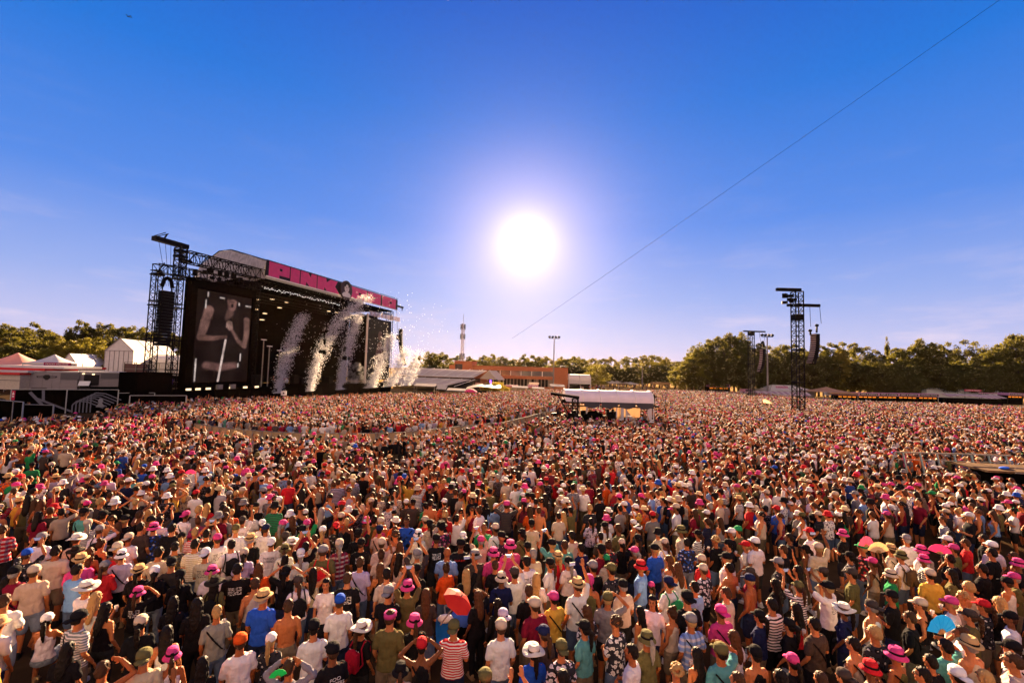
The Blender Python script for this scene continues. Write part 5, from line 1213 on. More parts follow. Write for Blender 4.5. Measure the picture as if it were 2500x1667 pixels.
# relay masts with hanging loudspeakers
def relay(base, px_x, top_px, lab, Y, w_, big):
    zt = D(px_x, top_px, Y).z; e = empty('relay_mast', (base.x, base.y, 0), 0, lab, 'loudspeaker mast', 'relay loudspeaker masts')
    mb = MB(); mb.lattice((0, 0, .02), (0, 0, zt), w_, 26 if big else 22, w_*.06, w_*.03); mb.build('lattice_mast', M_truss, e)
    mb = MB()
    for z in (zt*.30, zt*.55, zt*.80): mb.box((0, 0, z), (w_*1.05, w_*1.05, .2))
    mb.box((0, 0, zt-.3 if not big else zt*.80), (w_*1.1, w_*1.1, .8)); mb.build('cross_plates', M_truss, e); return e, zt
E1, zt = relay(MAST1, 1940, 712, 'tallest lattice loudspeaker mast with two hoist beams, right of centre', MAST1.y, 1.1, True)
s_ = ppm(MAST1.y)
MB().box((-1.2, 0, zt+.25), (3.4, .5, .42)).build('upper_hoist_beam', M_truss, E1)
MB().box((1.4, 0, D(1950, 745, MAST1.y).z), (3.5, .5, .38)).build('lower_hoist_beam', M_truss, E1)
mb = MB()
for k in range(9): mb.box((-1.1+rr.uniform(-.9, .7), rr.uniform(-.4, .4), zt-1.3+rr.uniform(-.8, .8)), (.7, .5, .35), rr.uniform(-1, 1))
mb.build('lamp_cluster', M_truss, E1)
za = D(1985, 815, MAST1.y).z; xa = D(1990, 815, MAST1.y).x
mb = MB(); zb = D(1975, 747, MAST1.y).z; mb.bar((xa-MAST1.x-.7, 0, zb), (xa-MAST1.x-.6, 0, za+1.0), .025); mb.bar((xa-MAST1.x+.7, 0, zb), (xa-MAST1.x+.9, 0, za+1.5), .025); mb.build('hoist_cable', M_truss, E1)
grl = pm('grille_pale', (.50, .36, .26), .5, 12, .3, metal=.3)  # pale tan speaker grilles
LA = line_array('line_array', (xa, MAST1.y, za), 14, .95, .31, .65, -.55, -math.pi/2+.25, 'curved loudspeaker column hanging from the tallest mast', grl, yoke=False)
e = LA; mb = MB(); mb.ell((-.1, -.75, .45), (.26, .26, .2), 10, 8); mb.ell((-.1, .45, 1.25), (.26, .26, .2), 10, 8); mb.bar((-.1, -.75, .4), (-.1, -.7, -.2), .1); mb.bar((-.1, .45, 1.2), (-.1, .4, .2), .1); mb.build_each('hoist_motor', M_truss, e, smooth=True)
E2, zt2 = relay(MAST2, 1835, 811, 'smaller distant lattice mast with a single hoist beam', MAST2.y, 1.0, False)
MB().box((.7, 0, zt2+.2), (5.0, .5, .3)).build('hoist_beam', M_truss, E2)
za2 = D(1862, 852, MAST2.y).z; xa2 = D(1862, 852, MAST2.y).x; line_array('line_array', (xa2, MAST2.y, za2), 13, .95, .42, .75, -.5, -math.pi/2+.25, 'curved loudspeaker column hanging from the smaller distant mast', grl)
mb = MB()
for dx in (-.8, .6): mb.bar((xa2-MAST2.x+dx, 0, zt2), (xa2-MAST2.x+dx*.4, 0, za2+1), .03)
mb.build('hoist_cable', M_truss, E2)
# floodlight masts
def flood(px_, top, Y, lab, heads=4):
    b = D(px_, 930, Y); zt = D(px_, top, Y).z; e = empty('floodlight_mast', (b.x, Y, 0), 0, lab, 'floodlight mast', 'tall floodlight masts')
    MB().bar((0, 0, 0), (0, 0, zt), .28, 8, .14).build('pole', M_steel, e); MB().bx(-1.6, 1.6, -.08, .08, zt-.1, zt+.1).build('crossarm', M_truss, e)
    for k in range(heads): o = MB(); o.box((-1.5+3*k/(heads-1), 0, zt+.45), (.7, .4, .6), 0, Matrix.Rotation(.4*(-1 if k < heads/2 else 1), 3, 'Y')); o.build('floodlight', M_truss, e)
flood(1351, 826, 140, 'slim floodlight mast rising behind the brick building'); flood(1874, 822, 128, 'floodlight mast between the two loudspeaker masts'); flood(1568, 894, 175, 'short bare pole mast before the trees near the centre', 2)
# telecom mast
b = D(1127, 900, 190); zt = D(1127, 790, 190).z; e = empty('telecom_mast', (b.x, 190, 0), 0, 'white and grey telecom mast with antenna clusters above the trees', 'telecom mast')
mb = MB(); mb.lattice((0, 0, 0), (0, 0, zt), 1.0, 26, .12, .07, 3); mb.build('mast', pm('mast_paint', (.55, .50, .52), .5), e); MB().bar((0, 0, zt), (.1, 0, zt+4.2), .09).build('spire', M_steel, e)
for z in (zt-1.4, zt-5.6, zt-14): 
    mb = MB()
    for k in range(6): a = k*math.pi/3+.3; mb.box((1.0*math.cos(a), 1.0*math.sin(a), z), (.25, .25, 2.3)); mb.bar((0, 0, z), (1.2*math.cos(a), 1.2*math.sin(a), z), .08)
    mb.build('antenna', M_truss, e)

# ================================================================ BUILDINGS AND TENTS IN THE CENTRE
def wall_frame(pA, pB):       # local frame with x from pA to pB on the ground
    d = pB-pA; d.z = 0; return Vector((pA.x, pA.y, 0)), math.atan2(d.y, d.x), d.length
BY = 150
A_ = D(1150, 940, BY+4); B_ = D(1386, 940, BY); o_, rz, Lb = wall_frame(A_, B_); zT = D(1386, 898, BY).z
e = empty('brick_building', o_, rz, 'low two-storey orange brick building with long window band', 'building')
MB().bx(-6, Lb, 0, 12, 0, .5).build('base_wall', M_brick, e)
h_ = zT; mb = MB(); mb.bx(-8, Lb, 0, 12, h_*.80, h_); mb.bx(0, Lb-1.2, -.1, 12, h_*.42, h_*.57); mb.bx(Lb-5.0, Lb, -.02, 12, .02, h_*.80); mb.build('brick_bands', M_brick, e)
mb = MB(); mb.bx(-8, Lb-5.05, .8, 11, h_*.57, h_*.80); w_ = mb.build('upper_window_band', M_glass, e)
for k in range(8): MB().bx(-1+k*(Lb-6)/7.5, -.75+k*(Lb-6)/7.5, .3, .79, h_*.57, h_*.80).build('mullion', M_cream, w_)
mb = MB(); mb.bx(0, Lb-5.05, 1.4, 11, .02, h_*.42); w_ = mb.build('lower_window_band', pm('shop_glass', (.34, .27, .20), .3), e)
mb = MB()
for k in range(22): mb.bx(.6+k*(Lb-7)/22, .6+k*(Lb-7)/22+rr.choice([.15, .8]), 1.1, 1.38, .02, h_*.42)
mb.build('mullion', M_truss, w_)
t0 = D(1109, 900, BY+4); t1 = D(1153, 900, BY+4); zz = D(1130, 883, BY+4).z; o2, rz2, L2_ = wall_frame(t0, t1)
mb = MB(); mb.bx(-12.5+4, -8.05+4, -1.0, 9, h_*.3, zz)
tw = empty('stair_tower', o2, rz, 'square brick stair tower with dark window left of the long building', 'building'); MB().bx(0, L2_, 0, 8, 0, zz).build('wall', M_brick, tw)
MB().bx(.3, L2_*.46, -.12, -.004, zz*.62, zz-.8).build('window', M_glass, tw); MB().bx(-.2, L2_+.2, -.2, 8.2, zz+.004, zz+.25).build('roof_slab', M_brick, tw)
# grandstand-like tent with two stacked grey roofs
GY = 112; A_ = D(1012, 930, GY+10); B_ = D(1168, 930, GY); o_, rz, Lg = wall_frame(A_, B_); e = empty('covered_terrace', o_, rz, 'long terrace with two tiered pale grey roofs left of the brick building', 'tent')
z1 = D(1140, 907, GY).z; z2 = D(1140, 921, GY).z; z3 = D(1140, 926, GY).z; z4 = D(1120, 943, GY).z
m_r = pm('grey_roof_sheet', (.66, .58, .52), .95, .8, .12, transl=.3, spec=0)
mb = MB(); mb.add([(-8, 4, z1+.6), (Lg, 4, z1+.4), (Lg-1.5, 0, z2), (-8, 0, z2)], [(0, 1, 2, 3)]); mb.add([(-8, 4, z1+.5), (Lg, 4, z1+.3), (Lg-1.5, 0, z2-.1), (-8, 0, z2-.1)], [(0, 1, 2, 3)]); mb.build('upper_roof', m_r, e)
mb = MB(); mb.add([(-8, -.2, z3), (Lg-2, -.2, z3), (Lg-7, -5, z4), (-8, -5, z4)], [(0, 1, 2, 3)]); mb.add([(-8, -.2, z3-.1), (Lg-2, -.2, z3-.1), (Lg-7, -5, z4-.1), (-8, -5, z4-.1)], [(0, 1, 2, 3)]); mb.build('lower_roof', m_r, e)
mb = MB()
for k in range(7): mb.bar((-6+k*4, .02, z2+.05), (-4.4+k*4, 4, z1+.65), .06); mb.bar((-7+k*4, -5, z4+.06), (-4+k*4, -.2, z3+.05), .06)
mb.bar((-8, 0, z2), (Lg-1.5, 0, z2), .12); mb.build('roof_rib', M_cream, e)
MB().bx(-8, Lg-2, .1, 4, .02, z2-.3).build('dark_front', M_glass, e); MB().bx(-8, Lg, 4.05, 4.4, .02, z1+.2).build('back_wall', M_brick, e)
e = empty('gabled_stall', o_+Vector((math.cos(rz)*(Lg+.3), math.sin(rz)*(Lg+.3), 0)), rz, 'dark open-sided stall with cream gable beside the terrace roofs', 'stall')
mb = MB(); mb.prism([(0, z2-.2), (5.2, z2-.4), (2.6, z1+.4)], 0, 4); mb.build('gable_roof', pm('gable_cream', (.55, .45, .33), .7), e)
mb = MB()
for x in (.1, 5.1): mb.bar((x, 0, 0), (x, 0, z2-.2), .09); mb.bar((x, 4, 0), (x, 4, z2-.2), .09)
mb.bx(.2, 5, 2, 3.9, .02, 1.6); mb.build('frame', M_truss, e)
MB().bx(3.2, 3.5, -.1, 0, 2.0, 3.4).build('violet_lamp', pm('violet_light', (.12, .03, 1), .4, emit=2.5), e)
# golden kiosk with an arched roof sheet
KY = 100; p0 = D(1138, 955, KY); p1 = D(1222, 953, KY); zk = D(1180, 943, KY).z; e = empty('kiosk', (p0.x, KY, 0), 0, 'low kiosk whose curved roof glows gold in the sun', 'kiosk'); W_ = p1.x-p0.x
mb = MB(); rows_ = []
for k in range(15): f = k/14; rows_.append([(W_*f, -2.2, zk-.75+.75*math.sin(min(1, f*2.2)*1.57)-.35*max(0, f-.5)), (W_*f, 2.2, zk-.3+.75*math.sin(min(1, f*2.2)*1.57)-.35*max(0, f-.5))])
mb.rings(rows_, closed=False, cap=False); mb.build('roof', pm('kiosk_sheet', (.85, .72, .50), .25, metal=.1, transl=.4, spec=.8), e, True); MB().bx(.4, W_-.4, -1.6, 1.6, .02, zk-1.0).build('counter', M_black, e)
def sign(name, pxa, pya, pxb, pyb, Y, lab, txt, m_, mt, legs=True, cat='sign', group=None, tcol=None):
    a = D(pxa, pya, Y); b = D(pxb, pyb, Y); e = empty(name, (a.x, Y, 0), 0, lab, cat, group); w_ = b.x-a.x; zt_, zb_ = a.z, b.z
    bd = MB().bx(0, w_, 0, .12, zb_, zt_).build('board', m_, e)
    if txt: text_mesh(txt, (zt_-zb_)*.45, tcol or M_cream, 'lettering', bd, (w_/2, -.02, (zt_+zb_)/2), width=w_*.84)
    if legs: q = MB(); q.bar((.1, .06, 0), (.1, .06, zb_), .05); q.bar((w_-.1, .06, 0), (w_-.1, .06, zb_), .05); q.build_each('leg', M_truss, e)
    return e
M_lilac = pm('lilac_board', (.56, .26, .40), .6, 3, .1); M_dt = pm('dark_text', (.05, .02, .04), .6)
sign('flag_sign', 1175, 918, 1189, 938, 118, 'tall pink sign board left of the shop windows', 'BAR', M_lilac, None, tcol=M_dt); sign('flag_sign', 1188, 919, 1192, 938, 118.5, 'very narrow pink sign beside the tall pink board', None, M_lilac, None)
sign('stall_sign', 1229, 939, 1265, 944, 116, 'long lilac stall sign left below the brick building', 'BURGERS', M_lilac, None, tcol=M_dt); sign('stall_sign', 1289, 939, 1314, 946, 117, 'lilac double sign right below the brick building', 'FRIET', M_lilac, None, tcol=M_dt)
sign('stall_sign', 1160, 933, 1177, 940, 108, 'small dark menu box above the golden kiosk', 'MENU', M_brick, None)
sign('banner_board', 1292, 933, 1316, 938, 120, 'pale blank board above the lilac double sign', None, m_r, None)
def canopy(pxa, pxb, pyt, pyb, Y, lab, m_=None, cat='awning', tilt=.6, dp=3.0):
    a = D(pxa, pyt, Y); b = D(pxb, pyb, Y); w_ = b.x-a.x; e = empty('awning', (a.x, Y, 0), 0, lab, cat); h_ = max(.25, a.z-b.z)
    mb = MB(); rows_ = [[(0, 0, b.z), (w_, 0, b.z-.1)], [(0, dp, a.z), (w_, dp, a.z-.1)]]; mb.add([rows_[0][0], rows_[0][1], rows_[1][1], rows_[1][0]]+[(x, y, z-.12) for x, y, z in (rows_[0][0], rows_[0][1], rows_[1][1], rows_[1][0])], [(0, 1, 2, 3), (7, 6, 5, 4), (0, 4, 5, 1), (1, 5, 6, 2), (2, 6, 7, 3), (3, 7, 4, 0)])
    mb.build('sheet', m_ or pm('awning_sheet', (.36, .33, .32), .9, 3, .15, spec=0), e); q = MB()
    for x in (.1, w_-.1): q.bar((x, .1, 0), (x, .1, b.z-.05), .05); q.bar((x, dp-.1, 0), (x, dp-.1, a.z-.05), .05)
    q.build_each('pole', M_steel, e); return e
canopy(1345, 1380, 938, 943, 118, 'slanting white awning right of the brick building corner'); canopy(1250, 1290, 942, 946, 112, 'low white awning left under the brick building'); canopy(1300, 1330, 945, 948, 110, 'low white awning right under the brick building')
canopy(1010, 1062, 936, 942, 96, 'red edged white awning low right of the confetti'); canopy(1065, 1088, 940, 949, 97, 'pale grey boxy awning below the terrace'); canopy(1090, 1135, 948, 953, 94, 'crumpled white sheeting awning below the terrace')
def arch_tent(pxa, pxb, pyt, pyb, Y, dp, lab, ang=0.0, nm='arched_tent'):
    a = D(pxa, pyb, Y); b = D(pxb, pyb, Y); zt_ = D((pxa+pxb)/2, pyt, Y).z; w_ = b.x-a.x; ze_ = max(1.2, a.z); e = empty(nm, (a.x, Y, 0), ang, lab, 'tent')
    mb = MB(); n = 14; R_ = []
    for i in range(7): R_.append([(w_*i/6, dp/2-math.cos(math.pi*j/n)*dp/2, ze_+(zt_-ze_)*math.sin(math.pi*j/n)**.8) for j in range(n+1)])
    mb.rings(R_, closed=False, cap=False); mb.build('roof', M_white, e, True)
    mb = MB(); mb.prism([(dp/2-math.cos(math.pi*j/n)*dp/2, ze_+(zt_-ze_)*math.sin(math.pi*j/n)**.8) for j in range(n+1)], 0, .06, lambda x, y, z: (w_-.03+y, x, z)); mb.bx(0, w_, .02, .08, .02, ze_); mb.build('end_wall', M_white, e)
    q = MB()
    for i in (0, 3, 6): q.path([(w_*i/6, dp/2-math.cos(math.pi*j/8)*dp/2, ze_+.04+(zt_-ze_)*math.sin(math.pi*j/8)**.8) for j in range(9)], .07)
    q.build_each('rib', M_steel, e); MB().bx(.3, w_-.3, -.10, .012, .02, ze_*.62).build('dark_opening', M_black, e); return e
arch_tent(1388, 1443, 914, 928, 150, 7, 'white arched tent right of the brick building')
def pagoda(pxc, pyt, pyb, Y, w_, lab, m_, grp=None):
    c_ = D(pxc, pyb, Y); zt_ = D(pxc, pyt, Y).z; ze_ = D(pxc, pyb, Y).z; e = empty('pagoda_tent', (c_.x, Y, 0), .25, lab, 'tent', grp)
    mb = MB(); n = 9; R_ = []
    for k in range(n+1): f = k/n; h_ = w_/2*(1-f)**1.0; z = ze_+(zt_-ze_)*(f**1.7); h_ = max(.04, h_); R_.append([(x*h_, y*h_, z) for x, y in ((-1, -1), (0, -1), (1, -1), (1, 0), (1, 1), (0, 1), (-1, 1), (-1, 0))])
    mb.rings(R_); mb.build('roof', m_, e, True); q = MB()
    for x in (-1, 1):
        for y in (-1, 1): q.bar((x*w_*.48, y*w_*.48, 0), (x*w_*.48, y*w_*.48, ze_), .06)
    q.build_each('pole', M_steel, e); MB().bx(-w_*.49, w_*.49, -w_*.5, -w_*.48, ze_-.35, ze_-.01).build('valance', m_, e); return e
for k, x in enumerate((1494, 1506, 1518, 1530)): pagoda(x, 928, 934, 185, 5, ['leftmost', 'second', 'third', 'rightmost'][k]+' small white tent of the row before the far trees', M_white, 'row of small white tents by the trees')
pagoda(1540, 932, 936, 180, 4.5, 'low white pavilion just right of the row of small tents', M_white); canopy(1546, 1557, 933, 936, 180, 'tiny flat white roof before the far trees')
e = empty('goal_frame', D(1594, 944, 172)*1, 0, 'long brown timber frame shelter before the far trees', 'shelter'); e.location.z = 0; w_ = D(1636, 940, 172).x-e.location.x; zt_ = D(1600, 933, 172).z
MB().bx(0, w_, 0, 3, zt_-.8, zt_).build('roof_beam', M_wood, e); q = MB(); [q.bx(x, x+.5, 0, .5, 0, zt_-.8) for x in (0, w_*.48, w_-.5)]; q.build_each('post', M_wood, e)
e = empty('timber_fence', D(1682, 944, 150)*1, 0, 'sunlit timber board fence right of the big leafy tree', 'fence'); e.location.z = 0; w_ = D(1728, 944, 150).x-e.location.x; zt_ = D(1700, 941, 150).z
MB().bx(0, w_, 0, .15, .05, zt_).build('boards', M_wood, e); q = MB(); [q.bx(k*w_/6, k*w_/6+.15, .16, .3, 0, zt_+.1) for k in range(7)]; q.build_each('post', M_wood, e)
# ================================================================ RIGHT-HAND STALLS
def kiosk(pxa, pxb, pyt, pyb, Y, words, lab, amber=True, frame=None):
    a = D(pxa, pyt, Y); b = D(pxb, pyb, Y); w_ = b.x-a.x; e = empty('food_stall', (a.x, Y, 0), 0, lab, 'food stall', 'food stalls along the right edge'); zt_, zb_ = a.z, D(pxa, pyb, Y).z
    bd = MB().bx(0, w_, 0, 3, zb_, zt_).build('fascia', frame or M_lilac, e); MB().bx(.25, w_-.25, -.06, -.004, zb_+.14, zt_-.12).build('name_board', M_ink, e)
    if words: text_mesh(words, (zt_-zb_)*.36, M_cream, 'lettering', bd, (w_/2, -.075, (zt_+zb_)/2), width=w_*.80)
    MB().bx(0, w_, .4, 3, .02, zb_-.004).build('dark_interior', M_black, e)
    if amber:
        for k in range(4): MB().bx(w_*(.06+.23*k), w_*(.06+.23*k)+w_*.16, .30, .39, zb_-.55, zb_-.25).build('counter_light', M_amber, e)
    return e
ST = [(2046, 2096, 'BURGER & BROODJES', 'food stall with burger sign, leftmost of the long stall row'), (2097, 2145, 'FRIET & SNACKS', 'left fries stall with black sign and amber lights'), (2146, 2194, 'FRIET & SNACKS', 'middle fries stall with black sign and amber lights'), (2195, 2243, 'FRIET & SNACKS', 'right fries stall with black sign and amber lights'), (2244, 2293, 'ITALIAN PASTA', 'food stall with pasta sign at the right end of the row')]
for k, (a, b, w2, lab) in enumerate(ST): kiosk(a, b, 957.5+k*.8, 964.5+k*.8, 128, w2, lab)
kiosk(1731, 1782, 937, 944, 142, None, 'black and lilac bar kiosk left of the distant mast'); kiosk(1818, 1838, 950, 956, 138, None, 'small pink kiosk at the foot of the distant mast', False)
def long_tent(pxa, pxb, pyt, pyb, Y, dp, lab, m_=None, slope=4, txt=None):
    a = D(pxa, pyb, Y); b = D(pxb, pyb, Y); w_ = b.x-a.x; ze_ = max(1.0, D((pxa+pxb)/2, pyb, Y).z); zt_ = D((pxa+pxb)/2, pyt, Y).z; e = empty('marquee', (a.x, Y, 0), 0, lab, 'tent')
    mb = MB(); mb.add([(0, 0, ze_), (w_, 0, ze_), (w_-slope, dp/2, zt_), (slope, dp/2, zt_), (0, dp, ze_), (w_, dp, ze_)], [(0, 1, 2, 3), (3, 2, 5, 4), (0, 3, 4), (1, 5, 2)]); mb.build('roof', m_ or M_white, e)
    MB().bx(.1, w_-.1, .1, dp-.1, .02, ze_-.02).build('wall', m_ or M_white, e)
    q = MB(); n = max(2, int(w_/5)); [q.bar((slope*(1-i/n)*0+w_*i/n, -.02, ze_+.02), (slope+(w_-2*slope)*i/n, dp/2, zt_+.03), .05) for i in range(n+1)]; q.build('seam', M_steel, e)
    if txt: bd = MB().bx(w_*.22, w_*.48, dp*.18, dp*.22, ze_+.5, zt_-.3).build('sign_board', M_lilac, e); text_mesh(txt, (zt_-ze_-.8)*.5, M_dt, 'lettering', bd, (w_*.35, dp*.16, (ze_+zt_+.2)/2), width=w_*.22)
    return e
long_tent(1880, 1990, 941, 953, 135, 10, 'white marquee behind the striped awning near the tallest mast', txt='SNACKS', slope=3.5)
def striped_awning(pxa, pxb, py0, py1, Y, lab):
    a = D(pxa, py0, Y); b = D(pxb, py0, Y); w_ = b.x-a.x; zt_ = a.z; zb_ = D(pxa, py1, Y).z; e = empty('striped_awning', (a.x, Y, 0), 0, lab, 'awning'); dz = hy(pxb)-hy(pxa); n = 18
    m1 = pm('awning_cream', (.62, .50, .46), .6, transl=.2); m2 = pm('awning_rose', (.42, .25, .27), .6, transl=.2)
    for k in range(n):
        q = MB(); x0 = w_*k/n; x1 = w_*(k+1)/n; z0 = zb_+.25*math.sin(k*.35); q.add([(x0, 0, z0), (x1, 0, z0), (x1+1, 3.5, zt_), (x0+1, 3.5, zt_), (x0, 0, z0-.1), (x1, 0, z0-.1), (x1+1, 3.5, zt_-.1), (x0+1, 3.5, zt_-.1)], [(0, 1, 2, 3), (7, 6, 5, 4), (0, 4, 5, 1), (2, 6, 7, 3)]); q.build('stripe', m1 if k % 2 else m2, e)
    MB().bx(.3, w_, 1, 3.4, .02, zb_-.5).build('dark_bar', M_black, e); return e
striped_awning(1845, 1982, 955, 961, 122, 'long rose striped awning in front of the white marquee'); striped_awning(2318, 2458, 962, 967, 118, 'rose striped awning with a curled end at far right')
pagoda(2017, 944, 956, 132, 11, 'tan pointed tent between marquee and food stalls', pm('tan_canvas', (.46, .26, .15), .7, 2, .1, transl=.2))
sign('menu_sign', 2012, 957, 2030, 965, 126, 'small framed white menu sign under the tan tent', 'MENU', M_white, None, tcol=M_dt)
long_tent(2262, 2496, 950, 963, 136, 9, 'very long pale grey marquee behind the right food stalls', m_=pm('marquee_grey', (.50, .50, .47), .6, 1, .1, transl=.15))
sign('lilac_sign', 2355, 950, 2396, 956, 131, 'red and white lettered sign on the long grey marquee', 'FOOD & DRINKS', pm('sign_red', (.42, .05, .09), .6), None, legs=True); sign('lilac_sign', 2390, 958, 2462, 962, 130, 'long lilac sign strip above the curled awning', 'FESTIVAL BAR', M_lilac, None, tcol=M_dt)
kiosk(2463, 2500, 959, 965, 127, 'COFFEE', 'lilac stall with amber lights at the far right edge')
def parasol(pxc, py, Y, r_, lab, col, tilt=0.0, h=None):
    c_ = D(pxc, py, Y); e = empty('parasol', (c_.x, Y, 0), 0, lab, 'parasol'); z = c_.z; mb = MB(); n = 10; R = Matrix.Rotation(tilt, 3, 'Y')
    def ring(f): return [Vector((0, 0, z))+R@Vector((r_*f*math.cos(2*math.pi*i/n)*(1 if i % 2 else .97), r_*f*math.sin(2*math.pi*i/n), -r_*.42*f*f)) for i in range(n)]
    mb.rings([ring(.02), ring(.35), ring(.7), ring(1)], cap=False); mb.build('canopy', pm('cloth_'+lab.split()[0]+lab.split()[1], col, .7, transl=.45), e); MB().bar((0, 0, max(.02, z-2.3)), (0, 0, z), .025).build('pole', M_steel, e); return e
parasol(1150, 949, 80, 1.25, 'flat pink parasol above the far crowd by the kiosk', (.75, .06, .25)); parasol(1852, 976, 85, 1.3, 'orange striped parasol in the crowd before the masts', (.70, .38, .12)); parasol(1886, 983, 74, 1.4, 'tilted cream parasol glowing in the crowd', (.85, .65, .38), .8)
for k, x in enumerate((2198, 2232, 2262, 2290, 2310, 2345, 2440)): pagoda(x, 944+k*.6, 951+k*.8, 146, 5, ['first', 'second', 'third', 'fourth', 'fifth', 'sixth', 'last'][k]+' low purple pointed parasol behind the stalls, counted from the left', pm('purple_cloth', (.30, .07, .20), .7, transl=.2), 'purple parasols behind the stalls')
parasol(1217, 975, 58, .45, 'small pink and white ball shape held over the crowd', (.85, .25, .35)) if False else None
# ================================================================ LEFT SIDE: cabins, tents, fences
M_cab = pm('cabin_paint', (.25, .215, .225), .6, 30, .18, .1); M_dk = pm('dark_window', (.10, .09, .10), .3)
def cabin(pxa, pxb, pyt, pyb, Y, lab, door=None, win=None, flap=None, logo=None, Yb=None):
    a = D(pxa, pyt, Y); b = D(pxb, pyt, Yb or Y); o_, rz, w_ = wall_frame(a, b); zt_ = a.z; zb_ = D(pxa, pyb, Y).z; e = empty('site_cabin', (o_.x, o_.y, 0), rz, lab, 'cabin')
    MB().bx(0, w_, 0, 2.6, zb_, zt_).build('body', M_cab, e); MB().bx(-.05, w_+.05, -.06, 2.66, zt_+.004, zt_+.14).build('roof_edge', M_white, e); MB().bx(.1, w_-.1, .1, 2.5, .02, zb_-.01).build('support', M_black, e)
    F = lambda p: (D(p, pyt, Y).x-a.x)/max(.01, b.x-a.x)*w_
    H = zt_-zb_
    if win: MB().bx(F(win[0]), F(win[1]), -.05, -.004, zt_-H*.42, zt_-H*.05).build('window', M_dk, e)
    if door: MB().bx(F(door[0]), F(door[1]), -.06, -.004, zb_+H*.12, zt_-H*.15).build('door', M_ink, e)
    if flap: q = MB(); q.add([(F(flap[0]), -.06, zb_+H*.48), (F(flap[1]), -.06, zb_+H*.48), (F(flap[1])+.1, -.7, zb_+H*.24), (F(flap[0])+.1, -.7, zb_+H*.24), (F(flap[0]), -.10, zb_+H*.51), (F(flap[1]), -.10, zb_+H*.51), (F(flap[1])+.1, -.74, zb_+H*.27), (F(flap[0])+.1, -.74, zb_+H*.27)], [(3, 2, 1, 0), (4, 5, 6, 7), (0, 1, 5, 4), (2, 3, 7, 6)]); q.build('hatch_flap', pm('flap_pale', (.62, .64, .68), .4), e); MB().bx(F(flap[0]), F(flap[1]), -.055, -.004, zb_+H*.05, zb_+H*.46).build('hatch_opening', M_ink, e)
    if logo:
        x = F(logo); q = MB(); z = zt_-H*.27; q.prism([(x-.95, z-.12), (x-.35, z-.14), (x-.1, z-.42), (x+.1, z-.42), (x+.35, z-.14), (x+.95, z-.12), (x+1.05, z+.10), (x+.3, z+.12), (x+.22, z+.26), (x-.22, z+.26), (x-.3, z+.12), (x-1.05, z+.10)], -.03, -.004); lg = q.build('winged_logo', M_ink, e)
        q = MB(); [q.bx(x+s*.62-.26, x+s*.62+.26, -.045, -.034, z-.05, z+.05) for s in (-1, 1)]; q.build('logo_lettering', M_cab, lg)
    for p in ((pxa+6, pxb-8)):
        x = F(p); MB().bx(x-.12, x+.12, -.14, -.004, zt_-H*.13, zt_-H*.05).build('lamp', M_glow, e)
    for z in (.06, .10): MB().bx(w_*.12, w_*.42, -.03, -.004, zb_+H*z, zb_+H*(z+.015)).build('trim_line', M_ink, e)
    q = MB(); [q.bx(w_*f, w_*f+.03, -.02, -.004, zb_+.1, zt_-.2) for f in (.32, .5, .66)]; q.build('panel_joint', pm('joint_grey', (.20, .18, .19), .7), e)
    return e
cabin(64, 191, 907, 951, 58, 'left grey site cabin with open hatch flap and winged logo', win=(124, 158), flap=(159, 179), logo=100, Yb=60)
cabin(194, 304, 909, 944, 60.2, 'right grey site cabin with black doorway and winged logo', door=(201, 223), win=(225, 255), logo=278, Yb=63)
# beige trailer with a red striped canopy
a = D(-60, 910, 57); b = D(50, 912, 57); e = empty('catering_trailer', (a.x, 57, 0), 0, 'beige trailer with red and white canopy roof at the left edge', 'trailer'); w_ = b.x-a.x; zt_ = D(40, 915, 57).z; zb_ = D(40, 951, 57).z
MB().bx(0, w_, 0, 2.6, zb_, zt_).build('body', pm('trailer_beige', (.50, .42, .34), .6, 4, .1), e); MB().bx(0, w_, -.03, -.004, (zt_+zb_)/2+.2, (zt_+zb_)/2+.26).build('seam', M_dk, e); MB().bx(-.1, w_+.1, -.2, 2.7, zt_+.004, zt_+.28).build('red_trim', pm('red_pvc', (.55, .02, .02), .5), e)
MB().bx(0, w_+.4, .5, 4, zt_+.285, zt_+.55).build('white_trim', M_white, e); MB().bx(0, w_+1.5, 1.5, 6, zt_+.555, zt_+.85).build('upper_red_stripe', pm('red_pvc', (0, 0, 0)), e); MB().bx(0, w_+3, 2.5, 8, zt_+.855, zt_+1.15).build('upper_white_roof', M_white, e)
for x in (2, w_-2): MB().lathe([(.42, -.12), (.42, .12)], (0, 0, 0), 14).build('wheel', M_ink, e, loc=(x, -.05, .45)).rotation_euler = (rad(90), 0, 0)
e = empty('red_canopy', D(121, 903, 66)*1, -.05, 'red edged flat canopy roof just above the left cabin', 'canopy'); e.location.z = 0; z = D(121, 897, 66).z; MB().bx(0, 4.6, 0, 4, z-.5, z-.15).build('fabric', M_white, e); MB().bx(-.05, 4.7, -.06, 4.1, z-.146, z+.12).build('red_edge', pm('red_pvc', (0, 0, 0)), e); q = MB(); [q.bar((x, .1, 0), (x, .1, z-.5), .05) for x in (.1, 4.5)]; q.build_each('pole', M_steel, e)
pagoda(41, 861, 891, 78, 8.0, 'pink pointed pagoda tent at far left', pm('peach_canvas', (.78, .42, .34), .6, transl=.35)); pagoda(-8, 880, 892, 80, 9, 'orange tent roof cut by the left picture edge', pm('orange_canvas', (.80, .40, .20), .6, transl=.35)); pagoda(132, 865, 886, 76, 5.4, 'white pointed pagoda tent behind the cabins', M_white)
sign('shop_banner', 107, 884, 172, 894, 70, 'black and pink banner with white lettering behind the cabins', 'FOOD VILLAGE', pm('banner_wine', (.30, .02, .09), .6), None)
